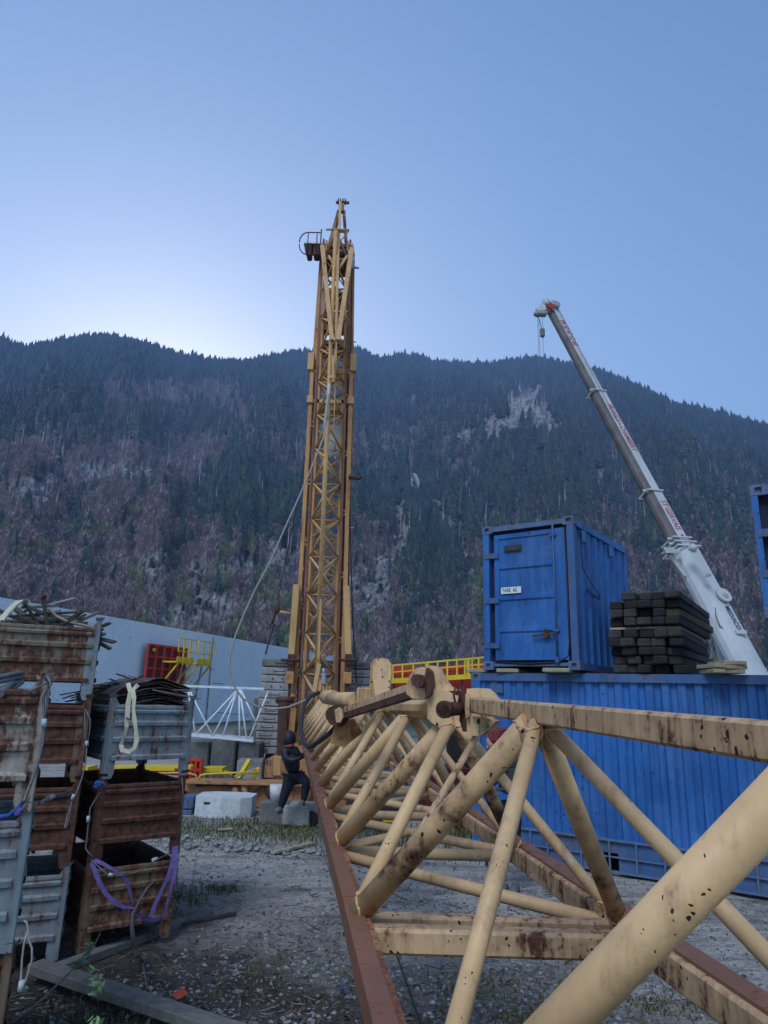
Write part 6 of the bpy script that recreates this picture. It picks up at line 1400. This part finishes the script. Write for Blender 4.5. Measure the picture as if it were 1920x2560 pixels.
# underfill so the crates are not see-through
for (cc,dfv,dsv,w_,d_,z_,nm,mt,lab) in [((Cr.x,Cr.y),dfC,dsC,wC,1.2,.03+.69*2+.3,'scrap','scrapwood','mixed dark scrap filling the top right crate'),(tuple(Bn)[:2],Vector((-.92,-.40,0)),Vector((-.40,.92,0)),1.25,.8,.03+.685*3+.38,'scrap','scrapwood','mixed dark scrap filling the top middle crate'),((Cr.x,Cr.y),dfC,dsC,wC,1.2,.03+.38,'scrap','scrapwood','mixed dark scrap filling the bottom right crate'),((Cr.x,Cr.y),dfC,dsC,wC,1.2,.03+.69+.2,'scrap','scrapwood','mixed dark scrap low in the middle right crate'),(tuple(Bn)[:2],Vector((-.92,-.40,0)),Vector((-.40,.92,0)),1.25,.8,.03+.685*2+.3,'scrap','scrapwood','mixed dark scrap in the maroon crate of the middle stack'),(tuple(Bn)[:2],Vector((-.92,-.40,0)),Vector((-.40,.92,0)),1.25,.8,.03+.685+.3,'scrap','scrapwood','mixed dark scrap in the second crate of the middle stack')]:
    b=MB()
    for i in range(70):
        a=rq.uniform(.12,w_-.12); c_=rq.uniform(.15,d_-.15); p=V(cc[0],cc[1],z_)+dfv*a+dsv*c_+V(0,0,rq.uniform(-.1,.12)); d=V(rq.uniform(-1,1),rq.uniform(-1,1),rq.uniform(-.3,.3)).normalized(); L=rq.uniform(.1,.3)
        q0,q1=p-d*L/2,p+d*L/2
        b.beam(q0,q1,.05,.02)
    tag(b.build('scrap_filling',M[mt]),lab,'scrap',kind='stuff')
# steel bars in A top
for i,(x0,y0,x1,y1,r) in enumerate([(-40,1700,58,1681,.013),(-40,1712,57,1692,.013),(-30,1730,57,1703,.012),(-20,1760,58,1704,.011),(0,1735,40,1700,.02)]):
    m_=MB(); a_=P(x0,y0,3.9);b_=P(x1,y1,4.15); m_.tube(a_,b_,r,10); d=(b_-a_); L=d.length; d.normalize(); n=int(L/.02)
    for k in range(n): m_.tube(a_+d*(k*.02),a_+d*(k*.02+.007),r*1.22,8,caps=False)
    tag(m_.build('ribbed_bar',M['rebar']),['uppermost ribbed steel bar poking from the nearest top crate','second ribbed steel bar just under the uppermost one','third ribbed bar sloping up in the nearest top crate','steepest thin ribbed bar in front in the nearest top crate','thick smooth-grey bar behind the ribbed bars'][i],'steel bar')
m_=MB(); m_.path([P(-30,2045,3.75),P(20,2040,3.8),P(45,2020,3.85),P(58,2005,3.9)],.012,8); tag(m_.build('blue_rope',M['bluecloth']),'thick blue rope lying over the rim of the pale blue crate','rope')
# wire rope slings
def sling(pts,lab,r=.006,fer=None,m='cable',loop=None):
    t=empty('wire_sling',P(*pts[0]),lab,'wire sling','wire rope slings hanging on the crates')
    m_=MB(); m_.path([P(*q) for q in pts],r,7); m_.build('rope',M[m],t)
    if fer:
        for f in fer: m_=MB(); m_.tube(P(*f[0]),P(*f[1]),.014,10); m_.build('ferrule',M['plate'],t)
    return t
sling([(117,1700,4.02),(115,1692,4.0),(119,1690,4.0),(123,1700,3.98),(127,1710,3.96),(115,1725,3.95),(108,1745,3.95),(109,1775,3.95),(112,1800,3.95),(111,1815,3.95),(108,1850,3.95),(98,1895,3.93),(80,1950,3.9),(62,1998,3.88),(58,2005,3.87)],'grey wire sling running from the tip of the nearest post down to the blue rope',.009,[((111,1797,3.94),(110,1818,3.94))])
sling([(72,1733,3.9),(95,1718,3.9),(124,1705,3.92),(120,1712,3.94),(117,1740,3.94),(116,1775,3.94),(112,1800,3.94)],'thin wire loop tied to the nearest post tip',.005)
sling([(212,1773,6.3),(218,1782,6.28),(226,1800,6.27),(224,1830,6.27),(219,1855,6.27),(217,1860,6.27),(213,1840,6.27),(211,1810,6.27),(212,1790,6.3),(212,1780,6.3)],'wire sling eye hanging between the middle and right stacks',.006,[((217,1852,6.26),(217,1866,6.26))])
sling([(217,1866,6.26),(214,1905,6.25),(205,1945,6.2),(190,1985,6.15),(183,1997,6.1),(178,2010,6.1),(168,2040,6.0),(162,2070,5.9),(164,2073,5.9),(172,2045,6.0),(180,2012,6.1)],'wire sling with a long drop between the middle and right stacks',.006,[((185,1986,6.1),(180,2000,6.1))])
sling([(104,2003,4.0),(125,1990,4.3),(150,1985,4.6),(183,1975,5.0),(178,1980,5.0),(150,1990,4.6),(133,1992,4.4),(118,1998,4.1),(104,2006,4.0)],'wire sling eye stretched from the pale blue post tip to the middle stack',.005,[((120,1995,4.2),(133,1991,4.35))])
sling([(240,1965,6.15),(258,1957,6.15),(262,1962,6.15),(258,1972,6.15),(248,1985,6.15),(235,2005,6.15),(226,2020,6.15),(222,2050,6.15),(219,2080,6.15),(214,2120,6.15),(218,2128,6.15),(235,2145,6.15)],'wire sling hanging from the blue knot on the right stack corner',.007,[((221,2040,6.14),(220,2056,6.14))])
sling([(228,2150,6.1),(262,2180,6.08),(272,2188,6.08),(300,2190,6.1),(345,2180,6.2),(390,2150,6.5),(420,2135,6.7),(437,2120,6.85)],'wire sling drooping across the rim of the bottom right crate',.005,[((272,2186,6.07),(282,2188,6.07)),((382,2150,6.45),(393,2146,6.5))])
sling([(455,1945,6.7),(458,1990,6.7),(455,2050,6.7),(452,2090,6.7),(446,2150,6.7),(441,2190,6.7),(440,2225,6.7),(443,2228,6.7),(444,2190,6.7),(447,2150,6.7)],'thin dark wire hanging down the right edge of the right stack',.004)
sling([(60,2302,3.75),(66,2305,3.75),(70,2320,3.75),(72,2350,3.75),(80,2370,3.75),(80,2400,3.75),(65,2450,3.75),(57,2480,3.75),(52,2455,3.75),(55,2400,3.75),(60,2360,3.75),(68,2330,3.75)],'pale knotted cord hanging from the pale blue post',.005,[((55,2452,3.74),(51,2478,3.74))],m='palecable')
m_=MB(); m_.blob(P(244,1962,6.12),.03,5,.5); m_.blob(P(251,1959,6.12),.022,8,.5); tag(m_.build('blue_knot',M['bluecloth']),'blue cloth knot tied at the joint of the right stack posts','cloth knot')
m_=MB(); m_.blob(P(50,2028,3.8),.018,2,.4); m_.blob(P(42,2033,3.8),.014,4,.4); tag(m_.build('blue_knot',M['purple']),'small blue and violet knot beside the blue rope on the near crate','cloth knot')
# straps
strapline([(320,1708,6.45,.9),(326,1730,6.32,.9),(320,1760,6.30),(318,1795,6.29),(316,1818,6.28,.8),(309,1845,6.28,.5),(303,1862,6.28,.9),(305,1875,6.27,1),(322,1880,6.27,.9),(336,1870,6.27,.8),(342,1850,6.28,1),(340,1825,6.28,.7),(336,1800,6.28,.9),(334,1770,6.29,.6),(335,1745,6.3,.9),(332,1725,6.34,.9),(345,1712,6.5,.9)],.042,'cream','webbing_sling','dirty cream webbing sling looped over the front of the pale blue crate')
m_=MB(); m_.path([P(316,1794,6.27),P(320,1798,6.26),P(325,1797,6.27)],.008,6); tag(m_.build('cord_knot',M['bluecloth']),'tiny blue cord tied around the cream webbing sling','cord')
strapline([(236,2152,6.12,.9),(230,2158,6.1),(238,2180,6.08),(250,2210,6.07),(265,2235,6.07),(285,2255,6.07,.9),(310,2268,6.1,.8),(334,2270,6.12,.4)],.055,'purple','webbing_sling','purple webbing sling, left limb hanging on the bottom right crate','sl','purple webbing slings on the bottom right crate') if False else strapline([(236,2152,6.12,.9),(230,2158,6.1),(238,2180,6.08),(250,2210,6.07),(265,2235,6.07),(285,2255,6.07,.9),(310,2268,6.1,.8),(334,2270,6.12,.4)],.034,label='purple webbing limb hanging in a deep curve at the left of the bottom right crate',name='webbing_sling',grp='purple webbing slings on the bottom right crate')
strapline([(236,2150,6.12,.8),(255,2158,6.1,.9),(280,2172,6.1,.7),(305,2187,6.12,.6),(318,2205,6.14,.9),(326,2235,6.15,.7),(333,2268,6.15,.3)],.032,label='purple webbing limb rising over the rim in the middle of the bottom right crate',name='webbing_sling',grp='purple webbing slings on the bottom right crate')
strapline([(436,2118,6.75),(432,2150,6.7,.9),(420,2190,6.62,.8),(402,2230,6.55,.8),(388,2260,6.5,.9),(378,2290,6.45,1),(375,2300,6.4,1)],.036,label='purple webbing limb falling from the right post, inner of the two',name='webbing_sling',grp='purple webbing slings on the bottom right crate')
strapline([(440,2115,6.76),(440,2150,6.7),(432,2200,6.65,.9),(420,2250,6.6,.6),(410,2290,6.5,.5),(385,2300,6.4,.9),(355,2295,6.3,.9),(337,2280,6.25,.6)],.036,label='purple webbing limb falling from the right post, outer one sweeping back left',name='webbing_sling',grp='purple webbing slings on the bottom right crate')
# planks, branches, plants on the ground
def lay(x0,y0,x1,y1,w_,h_,mt,lab,name='ground_plank',z=0.0,cat='plank'):
    a_=G(x0,y0,z+h_/2);b_=G(x1,y1,z+h_/2); m_=MB(); m_.beam(a_,b_,w_,h_,up=(0,0,1),bev=.006); tag(m_.build(name,M[mt]),lab,cat)
lay(88,2415,640,2600,.15,.07,'greywood','long weathered grey plank lying diagonally on the ground at lower left',z=.05)
lay(150,2420,470,2300,.10,.07,'greywood','mossy timber bearer on the ground under the right crate stack','bearer',z=-.02,cat='timber')
lay(400,2322,590,2282,.035,.03,'scrapwood','thin dark batten lying on the gravel beyond the right stack')
lay(690,2130,780,2108,.08,.04,'palewood','split orange-brown board lying on the gravel near the rail')
lay(545,2075,580,2072,.10,.03,'palewood','small pale offcut on the grass before the chassis')
def branch(pts,r,lab,Y=None,rs=None,name='bare_branch'):
    m_=MB(); m_.path(pts,r,6,rs=rs); tag(m_.build(name,M['greywood']),lab,'branch')
g=lambda x,y,z: G(x,y,z)
Yk=5.75
branch([G(365,2400,.01),G(345,2385,.03),P(334,2360,5.85),P(330,2320,5.85),P(332,2285,5.86),P(350,2250,5.9),P(368,2220,5.95),P(388,2200,6.0)],.012,'bent grey sapling stem rising in front of the bottom right crate',rs=[.02,.02,.017,.015,.013,.010,.008,.005])
branch([G(375,2400,.02),G(357,2410,.05),G(362,2440,.12),G(368,2465,.1),G(378,2480,.08),G(385,2520,.05),G(370,2560,.02)],.006,'thin crooked grey twig arching over the diagonal plank')
branch([G(30,2560,.02),G(110,2495,.12),G(165,2440,.2),P(205,2395,5.2),P(240,2355,5.3),P(252,2330,5.35)],.006,'long thin sapling stem slanting up from the lower left corner',rs=[.009,.008,.007,.006,.005,.003])
branch([G(245,2520,.02),P(246,2490,4.6),P(240,2460,4.62),P(232,2435,4.65)],.004,'slender upright sapling stem behind the diagonal plank')
branch([G(474,2245,.0),P(480,2220,7.0),P(486,2170,7.05),P(492,2130,7.1)],.004,'thin upright dead stalk right of the right crate stack')
def leaves(spots,lab,seed):
    rn_=random.Random(seed); m_=MB()
    for (x,y,Y_) in spots:
        for k in range(4):
            c=P(x,y,Y_)+V(rn_.uniform(-.03,.03),rn_.uniform(-.02,.02),rn_.uniform(-.03,.03)); a=V(rn_.gauss(0,1),rn_.gauss(0,1),rn_.gauss(0,.6)).normalized()*.028; b_=V(rn_.gauss(0,1),rn_.gauss(0,1),rn_.gauss(0,1)).normalized()*.014
            m_.add([c-a,c-b_,c+a,c+b_],[(0,1,2),(0,2,3)])
    tag(m_.build('young_leaves',M['leaf']),lab,'leaves')
M['leaf']=plain('young_pale_leaf',(.20,.30,.14),.6)
leaves([(222,2358,5.3),(224,2372,5.3),(217,2382,5.3),(210,2392,5.25),(203,2400,5.2),(183,2410,5.0),(186,2416,5.0),(222,2350,5.3)],'pale young leaves on the long slanting sapling stem',1)
leaves([(218,2436,4.65),(230,2432,4.65),(234,2436,4.65),(242,2455,4.62),(248,2460,4.6),(250,2468,4.6),(240,2480,4.6),(233,2550,4.3),(235,2560,4.2)],'pale green leaves on the slender sapling behind the plank',2)
m_=MB(); c=G(442,2492,.03); m_.add([c+V(-.07,0,0),c+V(-.03,-.03,.02),c+V(.02,-.045,.0),c+V(.08,.01,.02),c+V(.03,.03,.05),c+V(-.03,.05,.01)],[(0,1,5),(1,2,4),(1,4,5),(2,3,4)]); M['redleaf']=plain('red_dead_leaf',(.40,.06,.025),.6); tag(m_.build('red_leaf',M['redleaf']),'curled red leaf lying beyond the diagonal plank','leaf')
for i,(x,y,s_,lab) in enumerate([(850,2430,.02,'small bright red leaf left of the jib rail, the nearer one to it'),(770,2452,.022,'small dull red leaf left of the jib rail')]):
    c=G(x,y,.02); m_=MB(); m_.add([c+V(-s_,0,0),c+V(0,-s_*.7,.01),c+V(s_,.0,.01),c+V(0,s_*.7,0)],[(0,1,2),(0,2,3)]); tag(m_.build('red_leaf',M['redleaf']),lab,'leaf')
m_=MB(); m_.path([G(845,2462,.02),G(858,2470,.03),G(872,2482,.02)],.006,5); tag(m_.build('blue_string',M['bluecloth']),'short piece of blue string on the dirt beside the rail','string')
# rubble heaps near the chassis
for i,(x,y,n,sp,lab) in enumerate([(570,2120,55,.6,'heap of bluish rubble stones on the ground before the pale block'),(700,2128,45,.45,'heap of rubble stones on the ground left of the rail'),(470,2105,40,.4,'small scatter of rubble stones near the crates')]):
    c=G(x,y); rn_=random.Random(i); m_=MB()
    for k in range(n):
        r_=rn_.uniform(.015,.055); m_.blob(V(c.x+rn_.gauss(0,sp),c.y+rn_.gauss(0,.16),r_*.3),r_,k,.35,0,(1,1,.6))
    tag(m_.build('rubble_heap',M['stone']),lab,'rubble',kind='stuff')
m_=MB(); p=G(862,2062); m_.blob(V(p.x,p.y,.12),.17,4,.3,1,(1,.8,.75)); tag(m_.build('boulder',M['stone']),'pale rounded boulder under the jib beside the logs','boulder')
# ================================================================ PEOPLE
def skin_body(name,joints,edges,mat,parent=None,root=0,sub=2):
    me=bpy.data.meshes.new(name+'_s'); vs=[Vector(j[0]) for j in joints]; me.from_pydata(vs,edges,[]); o=bpy.data.objects.new(name+'_s',me); col.objects.link(o)
    md=o.modifiers.new('s','SKIN'); md.use_smooth_shade=True
    for i,j in enumerate(joints):
        r=j[1]; me.skin_vertices[0].data[i].radius=(r,r) if not isinstance(r,tuple) else r
        me.skin_vertices[0].data[i].use_root=(i==root)
    ss=o.modifiers.new('u','SUBSURF'); ss.levels=sub; ss.render_levels=sub
    dg=bpy.context.evaluated_depsgraph_get(); m2=bpy.data.meshes.new_from_object(o.evaluated_get(dg)); bpy.data.objects.remove(o); bpy.data.meshes.remove(me)
    b=MB(); b.add([v.co for v in m2.vertices],[tuple(p.vertices) for p in m2.polygons],True); bpy.data.meshes.remove(m2)
    return b.build(name,mat,parent)
def ell(b,c,r,n=14,rot=None,cut=None):
    c=Vector(c); vs=[];fs=[]
    for i in range(n+1):
        th=math.pi*i/n
        for j in range(n*2):
            ph=2*math.pi*j/(n*2); v=Vector((r[0]*math.sin(th)*math.cos(ph),r[1]*math.sin(th)*math.sin(ph),r[2]*math.cos(th)))
            if cut is not None and v.z<cut: v.z=cut
            if rot: v=rot@v
            vs.append(c+v)
    m=n*2
    for i in range(n):
        for j in range(m): fs.append((i*m+j,(i+1)*m+j,(i+1)*m+(j+1)%m,i*m+(j+1)%m))
    b.add(vs,fs,True)
def hand(name,wrist,dirn,palm_n,mat,parent,curl=1.0,sc_=1.0):
    d=Vector(dirn).normalized(); n=Vector(palm_n); n=(n-d*n.dot(d)).normalized(); s=d.cross(n).normalized()
    J=[(wrist,.026*sc_)]; E=[]
    w0=Vector(wrist); J.append((w0+d*.05*sc_,.030*sc_)); E.append((0,1))
    for k,(off,L) in enumerate(((-.030,.062),(-.010,.072),(.012,.068),(.032,.052))):
        base=w0+d*.088*sc_+s*off*sc_; J.append((base,.0105*sc_)); i0=len(J)-1; E.append((1,i0)); p=base; dd=d
        for q_ in range(3):
            dd=(dd+n*.55*curl).normalized(); p=p+dd*L/2.6*sc_; J.append((p,.0095*sc_-.0008*q_)); E.append((len(J)-2,len(J)-1))
    base=w0+d*.035*sc_-s*.034*sc_; J.append((base,.012*sc_)); E.append((1,len(J)-1)); p=base+(d*.6-s*.5+n*.5).normalized()*.035*sc_; J.append((p,.011*sc_)); E.append((len(J)-2,len(J)-1)); J.append((p+(d*.7+n*.7).normalized()*.028*sc_,.0095*sc_)); E.append((len(J)-2,len(J)-1))
    return skin_body(name,J,E,mat,parent,0,1)
def boot(b,heel,toe,hgt=.10):
    heel=Vector(heel);toe=Vector(toe); d=(toe-heel); 
    b.path([heel+V(0,0,.055),heel+d*.25+V(0,0,.06),heel+d*.6+V(0,0,.05),heel+d*.85+V(0,0,.042),toe+V(0,0,.036)],.05,12,rs=[.044,.052,.048,.046,.026])
    b.beam(heel+V(0,0,.012)-d*.1,toe+V(0,0,.012),.09,.022,up=(0,0,1),w1=.07)
# ---- worker in black climbing
Yp=12.3
wk=empty('person',G(735,2036),'worker in black jacket and cap reaching to the jib rail, one foot on a block','person')
q=lambda x,y,dy=0.0: P(x,y,Yp+dy)
hip=q(735,1934)
head=q(724,1851,.0)
J=[(q(735,1935),.125),(q(731,1913),.135),(q(727,1893),.165),(q(724,1878),.14),(q(724,1866),.058),(q(724,1858),.055),
   (q(711,1880,-.12),.082),(q(714,1896,-.2),.07),(q(732,1902,-.28),.056),(q(755,1893,-.25),.036),      # left arm (nearer)
   (q(737,1877,.1),.082),(q(747,1890,.16),.066),(q(756,1890,.05),.055),(q(765,1884,-.05),.035)]
E_=[(0,1),(1,2),(2,3),(3,4),(4,5),(3,6),(6,7),(7,8),(8,9),(3,10),(10,11),(11,12),(12,13)]
skin_body('jacket',J,E_,M['jacket'],wk)
# legs : straight rear leg, bent leg on the block
kneeR=q(768,1952,-.05); footR=q(757,2008,.0)
J=[(q(734,1936),.118),(q(726,1945,-.05),.125),(q(713,1982,-.02),.085),(q(700,2024,0),.058),
   (q(744,1942,.05),.125),(kneeR,.088),(q(764,1975,0),.08),(q(758,2003,0),.055)]
E_=[(0,1),(1,2),(2,3),(0,4),(4,5),(5,6),(6,7)]
skin_body('trousers',J,E_,M['trousers'],wk)
b=MB(); boot(b,q(702,2033,0),q(688,2036,-.15)); b.build('boot',M['boot'],wk)
b=MB(); boot(b,q(757,2014,.05),q(751,2016,-.12)); b.build('boot',M['boot'],wk)
b=MB(); ell(b,head,(.098,.115,.135)); 
b.blob(head+V(.075,-.01,-.02),.018,1,.1); b.blob(head+V(.05,-.075,-.01),.016,1,.1)
b.build('head',M['skin'],wk)
b=MB(); ell(b,head+V(-.008,.0,.028),(.116,.134,.14),cut=-.115); b.build('cap',M['black'],wk)
b=MB(); b.path([q(713,1864,-.1),q(718,1866,-.14),q(728,1866,-.12),q(734,1863,.0)],.011,8); b.build('collar',M['redcollar'],wk)
hand('hand',q(756,1892,-.25),(1,.1,.35),(0,.2,-1),M['glovemat'],wk,.8)
hand('hand',q(766,1883,-.05),(1,.1,.35),(0,.2,-1),M['glovemat'],wk,.8)
# ---- worker with red hood behind the jib
Yq_=8.9
w2=empty('person',G(1268,2150),'worker in red knitted hood and dark jacket bent forward behind the jib','person')
q=lambda x,y,dy=0.0: P(x,y,Yq_+dy)
J=[(q(1272,1990),.15),(q(1276,1950),.155),(q(1276,1912),.175),(q(1270,1890),.14),(q(1262,1872),.075),(q(1255,1862,-.05),.07),
   (q(1250,1905,-.18),.075),(q(1240,1945,-.25),.062),(q(1222,1965,-.4),.05),(q(1205,1950,-.5),.038),
   (q(1296,1908,.05),.078),(q(1304,1950,-.05),.062),(q(1285,1978,-.25),.05),(q(1262,1975,-.4),.038)]
E_=[(0,1),(1,2),(2,3),(3,4),(4,5),(3,6),(6,7),(7,8),(8,9),(3,10),(10,11),(11,12),(12,13)]
skin_body('jacket',J,E_,M['greyjacket'],w2)
J=[(q(1272,1992),.15),(q(1262,2010,0),.115),(q(1260,2070,-.05),.075),(q(1262,2132,0),.052),(q(1284,2010,.05),.115),(q(1288,2070,0),.075),(q(1290,2134,.05),.052)]
skin_body('trousers',J,[(0,1),(1,2),(2,3),(0,4),(4,5),(5,6)],M['trousers'],w2)
b=MB(); f0=G(1264,2152);f1=G(1252,2160); boot(b,V(q(1262,2140).x,Yq_,0),V(q(1262,2140).x-.12,Yq_-.25,0)); b.build('boot',M['boot'],w2)
b=MB(); boot(b,V(q(1290,2140).x,Yq_+.05,0),V(q(1290,2140).x-.08,Yq_-.22,0)); b.build('boot',M['boot'],w2)
hd=q(1232,1862,-.06); b=MB(); ell(b,hd,(.075,.09,.105),rot=Matrix.Rotation(-.5,3,'Y')); b.blob(hd+V(-.075,-.04,-.03),.018,1,.1); b.beam(hd+V(-.062,-.07,-.06),hd+V(-.03,-.085,-.062),.008,.008); b.blob(hd+V(-.058,-.065,.005),.009,1,.1); b.blob(hd+V(-.03,-.085,.005),.009,1,.1); b.blob(hd+V(.04,-.085,-.01),.016,2,.2); b.build('head',M['skin'],w2)
b=MB(); hc=q(1247,1846,-.05); b.blob(hc,.125,3,.14,3,(1.12,1.05,1.08)); b.blob(hc+V(.06,.02,-.10),.10,5,.2,2,(1.2,1.1,.8)); b.blob(hc+V(-.07,-.03,-.035),.075,8,.2,2,(.8,1.3,.9))
for k in range(7):
    zz=.095-.028*k; rr2=math.sqrt(max(.02,1-(zz/.15)**2))*.137
    b.path([hc+V(rr2*1.02*math.cos(a)+.01,rr2*.97*math.sin(a),zz+.03*math.cos(a)+.004*math.sin(9*a)) for a in np.linspace(-3.3,.3,13)],.0075,5)
b.build('hood',M['redcap'],w2)
hand('hand',q(1206,1951,-.5),(-1,-.1,.2),(0,.3,-1),M['glovemat'],w2,.8)
hand('hand',q(1263,1975,-.4),(-1,-.1,.1),(0,.3,-1),M['glovemat'],w2,.8)
for o in list(bpy.data.objects):
    if '_w' in o.keys(): del o['_w']
